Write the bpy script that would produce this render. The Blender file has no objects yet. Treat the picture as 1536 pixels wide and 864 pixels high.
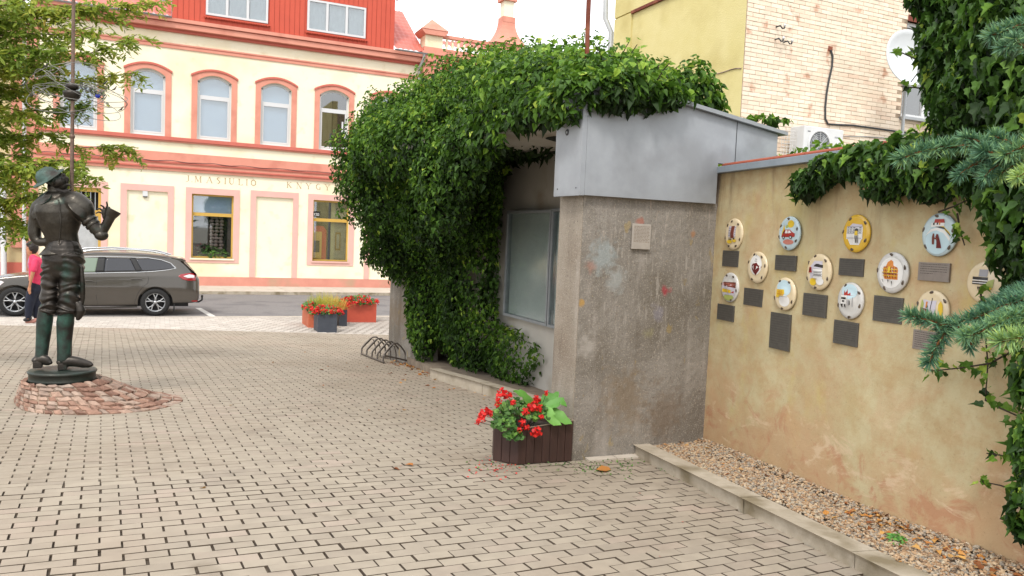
import bpy, bmesh, math, random
import numpy as np
from mathutils import Vector, Matrix, noise
random.seed(7); rng = np.random.default_rng(7)
C = bpy.context.scene.collection
SC = bpy.context.scene
PI = math.pi

# ------------------------------------------------------------------ camera
W_PX, H_PX, F_PX = 1536.0, 864.0, 1155.0
YAW, PITCH, ROLL = (math.radians(a) for a in (24.6, 3.68, 2.42))
FWD = Vector((math.sin(YAW)*math.cos(PITCH), math.cos(YAW)*math.cos(PITCH), -math.sin(PITCH)))
_r0 = Vector((math.cos(YAW), -math.sin(YAW), 0)); _u0 = _r0.cross(FWD)
RIGHT = _r0*math.cos(ROLL) + _u0*math.sin(ROLL)
UP = _u0*math.cos(ROLL) - _r0*math.sin(ROLL)
cam_d = bpy.data.cameras.new("camera"); cam = bpy.data.objects.new("camera", cam_d); C.objects.link(cam)
cam_d.sensor_width = 36.0; cam_d.lens = 36.0*F_PX/W_PX; cam_d.clip_start = 0.05; cam_d.clip_end = 2000
cam.matrix_world = Matrix((RIGHT, UP, -FWD)).transposed().to_4x4()
SC.camera = cam

# ------------------------------------------------------------------ sky, sun, exposure
SUN_EL, SUN_AZ = math.radians(52), math.radians(215)      # azimuth clockwise from +Y
wd = bpy.data.worlds.new("World"); SC.world = wd; wd.use_nodes = True
nt = wd.node_tree; bg = nt.nodes["Background"]
sky = nt.nodes.new("ShaderNodeTexSky"); sky.sky_type = 'NISHITA'; sky.sun_disc = False
sky.sun_elevation = SUN_EL; sky.sun_rotation = SUN_AZ
sky.air_density = 1.5; sky.dust_density = 4.0
cloud = nt.nodes.new("ShaderNodeTexNoise"); cloud.inputs["Scale"].default_value = 1.6; cloud.inputs["Detail"].default_value = 5
cr = nt.nodes.new("ShaderNodeValToRGB")
cr.color_ramp.elements[0].position = .3; cr.color_ramp.elements[0].color = (9.6, 9.9, 10.4, 1)
cr.color_ramp.elements[1].position = .7; cr.color_ramp.elements[1].color = (12.6, 12.6, 12.6, 1)
tc = nt.nodes.new("ShaderNodeTexCoord")
nt.links.new(tc.outputs["Generated"], cloud.inputs["Vector"]); nt.links.new(cloud.outputs["Fac"], cr.inputs["Fac"])
mx = nt.nodes.new("ShaderNodeMix"); mx.data_type = 'RGBA'; mx.inputs[0].default_value = 0.88
nt.links.new(sky.outputs[0], mx.inputs[6]); nt.links.new(cr.outputs[0], mx.inputs[7])
nt.links.new(mx.outputs[2], bg.inputs["Color"]); bg.inputs["Strength"].default_value = 0.108
sl = bpy.data.lights.new("sun", 'SUN'); sl.energy = 1.35; sl.angle = math.radians(12); sl.color = (1.0, .955, .89)
so = bpy.data.objects.new("sun", sl); C.objects.link(so)
sd = Vector((math.sin(SUN_AZ)*math.cos(SUN_EL), math.cos(SUN_AZ)*math.cos(SUN_EL), math.sin(SUN_EL)))
so.rotation_euler = sd.to_track_quat('Z', 'Y').to_euler(); so.location = sd*40
vs = SC.view_settings; vs.view_transform = 'Standard'; vs.look = 'None'; vs.exposure = 0.78; vs.gamma = 1.0
vs.use_curve_mapping = False
SC.cycles.max_bounces = 7; SC.cycles.diffuse_bounces = 3; SC.cycles.glossy_bounces = 3
SC.cycles.transmission_bounces = 4; SC.cycles.transparent_max_bounces = 8

# ------------------------------------------------------------------ helpers
def ray(x, y): return RIGHT*((x-768)/F_PX) - UP*((y-432)/F_PX) + FWD
def onY(x, y, Y): d = ray(x, y); return d*(Y/d.y)
def onX(x, y, X): d = ray(x, y); return d*(X/d.x)
SX, SY, Z0 = -.038, -.0412, -1.437
ROAD_Z = -2.25
def gz(X, Y):
    zp = Z0 + SX*X + SY*min(Y, 17.2)
    if Y > 17.2:
        t = min(1, (Y-17.2)/3.2); zp = zp*(1-t) + ROAD_Z*t
    return zp
def gnd(x, y, dz=0.):
    d = ray(x, y); t = (Z0+dz)/(d.z-SX*d.x-SY*d.y); return d*t

def lin(h):
    h = h.lstrip('#'); v = [int(h[i:i+2], 16)/255 for i in (0, 2, 4)]
    return tuple(x/12.92 if x <= .04045 else ((x+.055)/1.055)**2.4 for x in v)
def col4(c):
    if isinstance(c, str): c = lin(c)
    return (*c[:3], 1)

MATS = {}
def mat(name, c1, c2=None, scale=4., rough=.75, metal=0., bump=0., bscale=60., c3=None, s3=.8, t3=(.5, .65), spec=.5, detail=5, coat=0., stretch=None, bdist=.01):
    m = bpy.data.materials.new(name); MATS[name] = m; m.use_nodes = True
    n = m.node_tree; L = n.links.new; b = n.nodes["Principled BSDF"]
    b.inputs["Roughness"].default_value = rough; b.inputs["Metallic"].default_value = metal
    b.inputs["Specular IOR Level"].default_value = spec; b.inputs["Coat Weight"].default_value = coat
    g = n.nodes.new("ShaderNodeNewGeometry"); vec = g.outputs["Position"]
    if stretch:
        mp = n.nodes.new("ShaderNodeMapping"); mp.inputs["Scale"].default_value = stretch; L(vec, mp.inputs["Vector"]); vec = mp.outputs[0]
    out = None
    if c2 is None: b.inputs["Base Color"].default_value = col4(c1)
    else:
        t = n.nodes.new("ShaderNodeTexNoise"); t.inputs["Scale"].default_value = scale; t.inputs["Detail"].default_value = detail
        t.inputs["Roughness"].default_value = .65
        L(vec, t.inputs["Vector"])
        r = n.nodes.new("ShaderNodeValToRGB"); r.color_ramp.elements[0].position = .32; r.color_ramp.elements[1].position = .68
        r.color_ramp.elements[0].color = col4(c1); r.color_ramp.elements[1].color = col4(c2)
        L(t.outputs["Fac"], r.inputs["Fac"]); out = r.outputs[0]
        if c3 is not None:
            t2 = n.nodes.new("ShaderNodeTexNoise"); t2.inputs["Scale"].default_value = s3; t2.inputs["Detail"].default_value = 6
            L(vec, t2.inputs["Vector"])
            r2 = n.nodes.new("ShaderNodeMapRange"); r2.inputs[1].default_value = t3[0]; r2.inputs[2].default_value = t3[1]
            L(t2.outputs["Fac"], r2.inputs[0])
            x = n.nodes.new("ShaderNodeMix"); x.data_type = 'RGBA'; L(r2.outputs[0], x.inputs[0]); L(out, x.inputs[6])
            x.inputs[7].default_value = col4(c3); out = x.outputs[2]
        L(out, b.inputs["Base Color"])
    m["_out"] = 1
    if bump:
        t = n.nodes.new("ShaderNodeTexNoise"); t.inputs["Scale"].default_value = bscale; t.inputs["Detail"].default_value = 4
        L(vec, t.inputs["Vector"])
        bp = n.nodes.new("ShaderNodeBump"); bp.inputs["Strength"].default_value = bump; bp.inputs["Distance"].default_value = bdist
        L(t.outputs["Fac"], bp.inputs["Height"]); L(bp.outputs[0], b.inputs["Normal"])
    return m

def tint_mat(name, cols, rough=.6, transl=0., spec=.4, mottled=0., mscale=30., bump=0., bscale=80., objrand=False):
    """colour by the mesh attribute 'tint' (0..1): pieces of one stuff mesh each keep their own tone"""
    m = bpy.data.materials.new(name); MATS[name] = m; m.use_nodes = True
    n = m.node_tree; L = n.links.new; b = n.nodes["Principled BSDF"]
    b.inputs["Roughness"].default_value = rough; b.inputs["Specular IOR Level"].default_value = spec
    a = n.nodes.new("ShaderNodeAttribute"); a.attribute_name = "tint"; fac = a.outputs["Fac"]
    if objrand:
        oi = n.nodes.new("ShaderNodeObjectInfo"); fac = oi.outputs["Random"]
    r = n.nodes.new("ShaderNodeValToRGB"); e = r.color_ramp.elements
    while len(e) < len(cols): e.new(.5)
    for i, c in enumerate(cols): e[i].position = i/(len(cols)-1); e[i].color = col4(c)
    L(fac, r.inputs["Fac"]); out = r.outputs[0]
    g = n.nodes.new("ShaderNodeNewGeometry")
    if mottled:
        t = n.nodes.new("ShaderNodeTexNoise"); t.inputs["Scale"].default_value = mscale; t.inputs["Detail"].default_value = 5
        L(g.outputs["Position"], t.inputs["Vector"])
        mr = n.nodes.new("ShaderNodeMapRange"); mr.inputs[1].default_value = .3; mr.inputs[2].default_value = .7
        mr.inputs[3].default_value = 1-mottled; mr.inputs[4].default_value = 1+mottled; L(t.outputs["Fac"], mr.inputs[0])
        x = n.nodes.new("ShaderNodeMix"); x.data_type = 'RGBA'; x.blend_type = 'MULTIPLY'; x.inputs[0].default_value = 1
        L(out, x.inputs[6]); L(mr.outputs[0], x.inputs[7]); out = x.outputs[2]
    L(out, b.inputs["Base Color"])
    if bump:
        t = n.nodes.new("ShaderNodeTexNoise"); t.inputs["Scale"].default_value = bscale; t.inputs["Detail"].default_value = 3
        L(g.outputs["Position"], t.inputs["Vector"])
        bp = n.nodes.new("ShaderNodeBump"); bp.inputs["Strength"].default_value = bump; bp.inputs["Distance"].default_value = .004
        L(t.outputs["Fac"], bp.inputs["Height"]); L(bp.outputs[0], b.inputs["Normal"])
    if transl:
        tr = n.nodes.new("ShaderNodeBsdfTranslucent"); L(out, tr.inputs["Color"])
        ms = n.nodes.new("ShaderNodeMixShader"); ms.inputs[0].default_value = transl
        L(b.outputs[0], ms.inputs[1]); L(tr.outputs[0], ms.inputs[2]); L(ms.outputs[0], n.nodes["Material Output"].inputs[0])
    return m

def glass_mat(name, tintc, opacity=.35, rough=.03, ior=1.5):
    m = bpy.data.materials.new(name); MATS[name] = m; m.use_nodes = True
    n = m.node_tree; L = n.links.new; n.nodes.remove(n.nodes["Principled BSDF"])
    tr = n.nodes.new("ShaderNodeBsdfTransparent"); tr.inputs[0].default_value = col4(tintc)
    gl = n.nodes.new("ShaderNodeBsdfGlossy"); gl.inputs["Roughness"].default_value = rough; gl.inputs[0].default_value = (1, 1, 1, 1)
    fr = n.nodes.new("ShaderNodeFresnel"); ge = n.nodes.new("ShaderNodeNewGeometry"); io = n.nodes.new("ShaderNodeMapRange")
    io.inputs[3].default_value = ior; io.inputs[4].default_value = 1/ior; L(ge.outputs["Backfacing"], io.inputs[0]); L(io.outputs[0], fr.inputs[0])
    ad = n.nodes.new("ShaderNodeMath"); ad.operation = 'ADD'; ad.inputs[1].default_value = opacity; ad.use_clamp = True
    L(fr.outputs[0], ad.inputs[0])
    ms = n.nodes.new("ShaderNodeMixShader"); L(ad.outputs[0], ms.inputs[0]); L(tr.outputs[0], ms.inputs[1]); L(gl.outputs[0], ms.inputs[2])
    L(ms.outputs[0], n.nodes["Material Output"].inputs[0])
    return m

def tag(o, label=None, cat=None, group=None, kind=None):
    if label: o["label"] = label
    if cat: o["category"] = cat
    if group: o["group"] = group
    if kind: o["kind"] = kind
    return o
def empty(name, loc, label=None, cat=None, group=None, rz=0.):
    o = bpy.data.objects.new(name, None); C.objects.link(o); o.location = loc; o.rotation_euler = (0, 0, rz)
    o.empty_display_size = .1
    return tag(o, label, cat, group)
def adopt(o, parent):
    """parent o, its mesh staying in world coordinates"""
    o.parent = parent
    o.matrix_parent_inverse = world_of(parent).inverted()
def world_of(o):
    loc = Matrix.LocRotScale(o.location, o.rotation_euler, o.scale)
    if o.parent is None: return loc
    return world_of(o.parent) @ o.matrix_parent_inverse @ loc

class MB:
    def __init__(s, xf=None): s.v = []; s.f = []; s.mi = []; s.xf = xf; s.sm = []
    def add(s, vs, fs, mi=0, smooth=False):
        n = len(s.v)
        s.v += [tuple(s.xf @ Vector(v)) if s.xf is not None else tuple(v) for v in vs]
        s.f += [tuple(i+n for i in f) for f in fs]; s.mi += [mi]*len(fs); s.sm += [smooth]*len(fs)
        return s
    def box(s, x0, x1, y0, y1, z0, z1, mi=0):
        v = [(x0,y0,z0),(x1,y0,z0),(x1,y1,z0),(x0,y1,z0),(x0,y0,z1),(x1,y0,z1),(x1,y1,z1),(x0,y1,z1)]
        return s.add(v, [(0,3,2,1),(4,5,6,7),(0,1,5,4),(1,2,6,5),(2,3,7,6),(3,0,4,7)], mi)
    def prism(s, poly, axis, a, b, mi=0, smooth=False):
        """poly: 2-D points; axis 'y': (x,z) extruded along y from a to b, etc."""
        def P(p, t): return {'y': (p[0], t, p[1]), 'x': (t, p[0], p[1]), 'z': (p[0], p[1], t)}[axis]
        n = len(poly); v = [P(p, a) for p in poly] + [P(p, b) for p in poly]
        f = [(i, (i+1) % n, n+(i+1) % n, n+i) for i in range(n)]
        s.add(v, f, mi, smooth); s.add(v, [tuple(range(n))[::-1], tuple(range(n, 2*n))], mi)
        return s
    def tube(s, pts, r, n=8, mi=0, cap=True, smooth=True, r2=None, ref=None):
        """r: radius or list; r2: second radius (along ref x tangent)"""
        pts = [Vector(p) for p in pts]; k = len(pts)
        R = r if isinstance(r, (list, tuple)) else [r]*k
        R2 = R if r2 is None else (r2 if isinstance(r2, (list, tuple)) else [r2]*k)
        vs = []; side = None
        for i, p in enumerate(pts):
            t = (pts[min(i+1, k-1)]-pts[max(i-1, 0)]).normalized()
            if ref is not None: a = Vector(ref)
            else: a = side if side is not None else (Vector((0, 0, 1)) if abs(t.z) < .9 else Vector((1, 0, 0)))
            u = t.cross(a)
            if u.length < 1e-6: u = t.cross(Vector((1, .01, 0)))
            u.normalize(); w = u.cross(t).normalized()
            if ref is None: side = w
            for j in range(n):
                q = 2*PI*j/n; vs.append(p + u*math.cos(q)*R[i] + w*math.sin(q)*R2[i])
        fs = [(i*n+j, i*n+(j+1) % n, (i+1)*n+(j+1) % n, (i+1)*n+j) for i in range(k-1) for j in range(n)]
        s.add(vs, fs, mi, smooth)
        if cap: s.add([vs[j] for j in range(n)], [tuple(range(n))[::-1]], mi); s.add([vs[(k-1)*n+j] for j in range(n)], [tuple(range(n))], mi)
        return s
    def lathe(s, prof, c, n=24, mi=0, axis=(0, 0, 1), smooth=True):
        ax = Vector(axis).normalized(); u = ax.orthogonal().normalized(); w = ax.cross(u); c = Vector(c)
        vs = [c + ax*z + (u*math.cos(2*PI*j/n) + w*math.sin(2*PI*j/n))*max(r, 1e-4) for r, z in prof for j in range(n)]
        k = len(prof)
        return s.add(vs, [(i*n+j, i*n+(j+1) % n, (i+1)*n+(j+1) % n, (i+1)*n+j) for i in range(k-1) for j in range(n)], mi, smooth)
    def ball(s, c, r, n=12, m=8, mi=0):
        rx, ry, rz = r if isinstance(r, (tuple, list)) else (r, r, r)
        vs = []
        for i in range(m+1):
            a = PI*i/m
            for j in range(n):
                b = 2*PI*j/n; vs.append((c[0]+rx*math.sin(a)*math.cos(b), c[1]+ry*math.sin(a)*math.sin(b), c[2]-rz*math.cos(a)))
        return s.add(vs, [(i*n+j, i*n+(j+1) % n, (i+1)*n+(j+1) % n, (i+1)*n+j) for i in range(m) for j in range(n)], mi, True)
    def build(s, name, mats, parent=None, bevel=0., kind=None, label=None, cat=None, group=None, fix=False):
        me = bpy.data.meshes.new(name); me.from_pydata(s.v, [], s.f)
        for m in (mats if isinstance(mats, (list, tuple)) else [mats]): me.materials.append(m)
        me.polygons.foreach_set("material_index", s.mi); me.polygons.foreach_set("use_smooth", s.sm); me.update()
        if fix:
            bm = bmesh.new(); bm.from_mesh(me); bmesh.ops.remove_doubles(bm, verts=bm.verts, dist=1e-5)
            bmesh.ops.recalc_face_normals(bm, faces=bm.faces); bm.to_mesh(me); bm.free()
        o = bpy.data.objects.new(name, me); C.objects.link(o)
        if parent is not None: adopt(o, parent)
        if bevel:
            md = o.modifiers.new("bevel", 'BEVEL'); md.width = bevel; md.segments = 2; md.limit_method = 'ANGLE'
        return tag(o, label, cat, group, kind)

def np_mesh(name, V, F, mats, tint=None, mi=None, parent=None, kind=None, smooth=False, label=None, cat=None, group=None, loops=None):
    """V (n,3); F (m,k) one face size"""
    me = bpy.data.meshes.new(name); V = np.asarray(V, np.float32); F = np.asarray(F, np.int32)
    m, k = F.shape
    me.vertices.add(len(V)); me.vertices.foreach_set("co", V.ravel())
    me.loops.add(m*k); me.loops.foreach_set("vertex_index", F.ravel())
    me.polygons.add(m); me.polygons.foreach_set("loop_start", np.arange(0, m*k, k, dtype=np.int32))
    me.polygons.foreach_set("use_smooth", np.full(m, bool(smooth)))
    if mi is not None: me.polygons.foreach_set("material_index", np.asarray(mi, np.int32))
    me.update(calc_edges=True)
    for x in (mats if isinstance(mats, (list, tuple)) else [mats]): me.materials.append(x)
    if tint is not None:
        a = me.attributes.new("tint", 'FLOAT', 'POINT'); a.data.foreach_set("value", np.asarray(tint, np.float32))
    o = bpy.data.objects.new(name, me); C.objects.link(o)
    if parent is not None: adopt(o, parent)
    return tag(o, label, cat, group, kind)

def stamp(T, TF, P, A, B, N, S):
    """place template verts T (k,3) in frames (A,B,N) rows of (n,3) with sizes S -> verts, faces"""
    T = np.asarray(T, float); n = len(P); k = len(T)
    S = np.asarray(S).reshape(n, 1, 1)
    V = P[:, None, :] + S*(T[None, :, 0:1]*A[:, None, :] + T[None, :, 1:2]*B[:, None, :] + T[None, :, 2:3]*N[:, None, :])
    TF = np.asarray(TF); F = TF[None] + (np.arange(n)*k)[:, None, None]
    return V.reshape(-1, 3), F.reshape(-1, TF.shape[1])
def nrm(v): return v/np.maximum(np.linalg.norm(v, axis=-1, keepdims=True), 1e-9)
def frames(N, D):
    """normal N, wanted leaf direction D -> A (width), B (length), N"""
    N = nrm(N); B = nrm(D - (D*N).sum(-1, keepdims=True)*N); return np.cross(B, N), B, N
# ------------------------------------------------------------------ materials of the setting
mat("terrain", '#8a8478', '#7c766a', 2, .95)
mat("joint_sand", '#5a4e40', '#463b30', 14, .95, bump=.4)
tint_mat("paver", ['#8c8173', '#94897a', '#9a8f7f', '#918677', '#9f9082'], .85, mottled=.08, mscale=9, bump=.2, bscale=220)
# broad wear over the paving, fixed to the stone
def add_wear(m, c, sc, lo, hi, amount):
    n = m.node_tree; L = n.links.new; b = n.nodes["Principled BSDF"]; src = b.inputs["Base Color"].links[0].from_socket
    g = n.nodes.new("ShaderNodeNewGeometry"); t = n.nodes.new("ShaderNodeTexNoise"); t.inputs["Scale"].default_value = sc; t.inputs["Detail"].default_value = 4
    L(g.outputs["Position"], t.inputs["Vector"]); mr = n.nodes.new("ShaderNodeMapRange"); mr.inputs[1].default_value = lo; mr.inputs[2].default_value = hi
    mr.inputs[4].default_value = amount; L(t.outputs["Fac"], mr.inputs[0])
    x = n.nodes.new("ShaderNodeMix"); x.data_type = 'RGBA'; L(mr.outputs[0], x.inputs[0]); L(src, x.inputs[6]); x.inputs[7].default_value = col4(c)
    L(x.outputs[2], b.inputs["Base Color"])
add_wear(MATS["paver"], '#7f705e', .55, .5, .72, .5)
add_wear(MATS["paver"], '#a89484', .8, .54, .7, .3)
add_wear(MATS["paver"], '#6f6353', 3.1, .62, .74, .4)
mat("slab", '#bdb3a6', '#aba194', 3, .85, bump=.2, bscale=80)
mat("asphalt", '#6c6866', '#7c7876', 18, .9, bump=.35, bscale=120, c3='#636060', s3=1.2)
mat("road_paint", '#d8d6d0', '#b5b2ac', 12, .8)
mat("kerb_stone", '#b0a594', '#9b907e', 7, .9, bump=.35, bscale=90, c3='#7b6f58', s3=2.5)
mat("kerb_brown", '#8a7c6c', '#6b5e50', 7, .9, bump=.4, bscale=60)

# ------------------------------------------------------------------ ground
def sheet(name, xs, ys, dz, m, zf=gz, **k):
    V = [(x, y, zf(x, y)+dz) for y in ys for x in xs]; nx = len(xs)
    F = [(j*nx+i, j*nx+i+1, (j+1)*nx+i+1, (j+1)*nx+i) for j in range(len(ys)-1) for i in range(nx-1)]
    return np_mesh(name, V, F, m, **k)
np_mesh("terrain", [(-900, -900, -2.6), (900, -900, -2.6), (900, 900, -2.6), (-900, 900, -2.6)], [(0, 1, 2, 3)], MATS["terrain"], kind="structure")
plaza = sheet("paved_plaza", [-16, -8, 0, 4.6, 9, 18], [-4, 0, 5, 10, 17.2], -.014, MATS["joint_sand"], kind="structure")
np_mesh("backyard_ground", [(4.5, -6, -1.75), (40, -6, -1.75), (40, 10.5, -1.75), (4.5, 10.5, -1.75)], [(0, 1, 2, 3)], MATS["terrain"], kind="structure")

TH = .06; CT, ST = math.cos(TH), math.sin(TH); GO = np.array((-.4293, 5.37))
nz = Vector((-SX, -SY, 1)).normalized()
def cutters(X, Y):
    """True where the plaza is covered by something standing in it"""
    return False
def pavers(x0, x1, y0, y1, L, Wd, offs):
    out = []
    j0, j1 = int(round((y0)/Wd)), int(round(y1/Wd))
    for j in range(j0, j1):
        yc = (j+.5)*Wd
        i0, i1 = int(x0/L)-1, int(x1/L)+1
        for i in range(i0, i1):
            out.append(((i + (.5 if j % 2 else 0))*L+offs, yc))
    return np.array(out)
# grid frame: the coarse courses lie in front of y'=.046, the narrow ones behind it
L1, W1, L2, W2 = .2006, .0919, .1968, .0773
lo = pavers(-7, 6.2, -6.0, 0, L1, W1, L1/2); lo[:, 1] += .046
hi = pavers(-11, 6.5, 0, 12.6, L2, W2, 0.); hi[:, 1] += .046
def place(arr):
    X = GO[0] + arr[:, 0]*CT - arr[:, 1]*ST; Y = GO[1] + arr[:, 0]*ST + arr[:, 1]*CT
    return X, Y
WALL_A = np.array((4.45, 5.6)); WALL_U = np.array((-.1190, -.9929)); WALL_N = np.array((.9929, -.1190))
def plaza_ok(X, Y):
    s = (X-WALL_A[0])*WALL_U[0] + (Y-WALL_A[1])*WALL_U[1]; d = (X-WALL_A[0])*WALL_N[0] + (Y-WALL_A[1])*WALL_N[1]
    ok = ~((s > .05) & (d > -.66))                    # gravel bed and wall
    ok &= ~((Y > 5.36) & (X > 3.04) & (Y < 5.74)) & ~((Y > 5.7) & (X > 3.95-.15*(Y-6.6)) & (Y < 10.1)) & ~((Y > 10) & (X > 3.55-.12*(Y-11)) & (Y < 12.7)) & ~((Y > 5.3) & (X > 5))
    ok &= (Y < 17.15) & (Y > -3.5)
    return ok
def paver_arrays(arr, L, Wd, gw=.0022):
    X, Y = place(arr); k = plaza_ok(X, Y); X, Y = X[k], Y[k]
    n = len(X); gl, bv = .0045, .0014
    hx, hy = L/2-gl, Wd/2-gw
    T = np.array([(-hx, -hy, -.016), (hx, -hy, -.016), (hx, hy, -.016), (-hx, hy, -.016), (-hx+bv, -hy+bv, 0), (hx-bv, -hy+bv, 0), (hx-bv, hy-bv, 0), (-hx+bv, hy-bv, 0)])
    F = np.array([(4, 5, 6, 7), (0, 1, 5, 4), (1, 2, 6, 5), (2, 3, 7, 6), (3, 0, 4, 7)])
    Z = np.array([gz(a, b) for a, b in zip(X, Y)]) + rng.normal(0, .0012, n) + np.array([.006*noise.noise(Vector((a*.9, b*.9, 0))) for a, b in zip(X, Y)])
    P = np.stack([X+rng.normal(0, .0016, n), Y+rng.normal(0, .0007, n), Z], -1)
    N = nrm(np.stack([np.full(n, nz.x)+rng.normal(0, .005, n), np.full(n, nz.y)+rng.normal(0, .007, n), np.full(n, nz.z)], -1))
    ang = TH + rng.normal(0, .006, n)
    D = np.stack([-np.sin(ang), np.cos(ang), np.zeros(n)], -1)
    A, B, N = frames(N, D)
    return T, F, P, A, B, N
T1, F1, P1, A1, B1, N1 = paver_arrays(lo, L1, W1)
T2, F2, P2, A2, B2, N2 = paver_arrays(hi, L2, W2, .0014)
def in_view(P, m=0):
    P = np.asarray(P); z = P @ np.array(FWD); x = 768 + F_PX*(P @ np.array(RIGHT))/np.where(z > .1, z, 1e9); y = 432 - F_PX*(P @ np.array(UP))/np.where(z > .1, z, 1e9)
    return (z > .2) & (x > -m) & (x < 1536+m) & (y > -m) & (y < 864+m), z
vis, dz_ = in_view(P1); order = np.argsort(np.where(vis, dz_, 1e9))[:300]
single = np.zeros(len(P1), bool); single[order] = True
tv = np.clip(rng.normal(.5, .22, len(P1)), 0, 1)
variants = []; PM = [MATS["paver"], MATS["joint_sand"]]
for i in range(10):
    me = np_mesh("paver", T1, F1, PM, tint=np.full(8, .08+.84*i/9), mi=[0, 1, 1, 1, 1]); variants.append(me.data); bpy.data.objects.remove(me)
for i in order:
    o = bpy.data.objects.new("paver", variants[int(min(.999, tv[i])*10)]); C.objects.link(o); o.parent = plaza
    M3 = Matrix((A1[i], B1[i], N1[i])).transposed().to_4x4(); M3.translation = Vector(P1[i]); o.matrix_local = M3
V, F = stamp(T1, F1, P1[~single], A1[~single], B1[~single], N1[~single], np.ones((~single).sum()))
np_mesh("paver_field", V, F, PM, tint=np.repeat(tv[~single], 8), parent=plaza, kind="stuff", mi=np.tile([0, 1, 1, 1, 1], len(V)//8))
V, F = stamp(T2, F2, P2, A2, B2, N2, np.ones(len(P2)))
np_mesh("paver_field", V, F, PM, tint=np.repeat(np.clip(rng.normal(.5, .2, len(P2)), 0, 1), 8), parent=plaza, kind="stuff", mi=np.tile([0, 0, 1, 0, 1], len(V)//8))

# light slab band, street, far pavement
xs = [-40, -16, -6, 0, 6, 16, 40]
band = sheet("pavement_band", xs, [17.15+.16*i for i in range(20)]+[20.38], -.012, MATS["joint_sand"], kind="structure")
P, Tn = [], []
for r in range(16):
    y = 17.16+.2*r
    for i in range(-70, 80):
        x = i*.2 + (.1 if r % 2 else 0)
        if -13 < x < 15: P.append((x+.1, y+.1, gz(x+.1, y+.1)-.004))
P = np.array(P); n = len(P); up = np.tile((0, .03, 1.), (n, 1)); A, B, N = frames(up, np.tile((0, 1., 0), (n, 1)))
T = np.array([(-.098, -.098, -.004), (.098, -.098, -.004), (.098, .098, -.004), (-.098, .098, -.004), (-.094, -.094, 0), (.094, -.094, 0), (.094, .094, 0), (-.094, .094, 0)])
V, F = stamp(T, F1, P, A, B, N, np.ones(n))
tint_mat("band_slab", ['#a89f95', '#b3aaa0', '#b9b1a7'], .85, mottled=.08, mscale=4)
np_mesh("paver_field", V, F, MATS["band_slab"], tint=np.repeat(rng.random(n), 8), parent=band, kind="stuff")
street = np_mesh("street", [(-60, 20.3, ROAD_Z-.01), (60, 20.3, ROAD_Z-.01), (60, 27.2, ROAD_Z-.01), (-60, 27.2, ROAD_Z-.01)], [(0, 1, 2, 3)], MATS["asphalt"], kind="structure")
mk = MB(); a = gnd(300, 461); 
mk.add([(1.12, 20.5, ROAD_Z-.005), (1.27, 20.5, ROAD_Z-.005), (1.02, 22.6, ROAD_Z-.005), (.87, 22.6, ROAD_Z-.005)], [(0, 1, 2, 3)])
mk.build("bay_marking", MATS["road_paint"], street)
kb = MB()
for i in range(-30, 40): kb.box(i+.005, i+.995, 20.3, 20.42, ROAD_Z-.15, ROAD_Z+.004)
kb.build("flush_kerb", MATS["slab"], band)
fp = np_mesh("far_pavement", [(-60, 27.32, -2.165), (60, 27.32, -2.165), (60, 30.2, -2.185), (-60, 30.2, -2.185)], [(0, 1, 2, 3)], MATS["slab"], kind="structure")
for i in range(-7, 12):
    k = MB(); k.box(i+.004, i+.996, 27.18, 27.32, -2.4, -2.16); k.build("kerb_stone", MATS["kerb_stone"], fp)
for x in range(-7, 12):
    for q in range(3):
        s = MB(); z0 = -2.165-.007*q
        s.box(x*1.0+.01, x*1.0+.99, 27.34+q*.93, 28.25+q*.93, z0-.03, z0+.004); s.build("paving_slab", MATS["slab"], fp)
# ------------------------------------------------------------------ plastered wall with gravel bed
def wall_frame(origin=WALL_A, u=WALL_U, z=0.):
    """local x runs along the wall towards the camera, local y out of its face, z up"""
    out = (-WALL_N[0], -WALL_N[1])
    return Matrix(((u[0], out[0], 0, origin[0]), (u[1], out[1], 0, origin[1]), (0, 0, 1, z), (0, 0, 0, 1)))
WX = wall_frame()
def onwall(x, y, off=0.):
    """pixel -> (s, z) on the wall face"""
    d = ray(x, y); n = Vector((WALL_N[0], WALL_N[1], 0)); a = Vector((WALL_A[0], WALL_A[1], 0))
    P = d*((a.dot(n)-off)/d.dot(n)); r = P-a
    return r.x*WALL_U[0]+r.y*WALL_U[1], P.z

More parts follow.
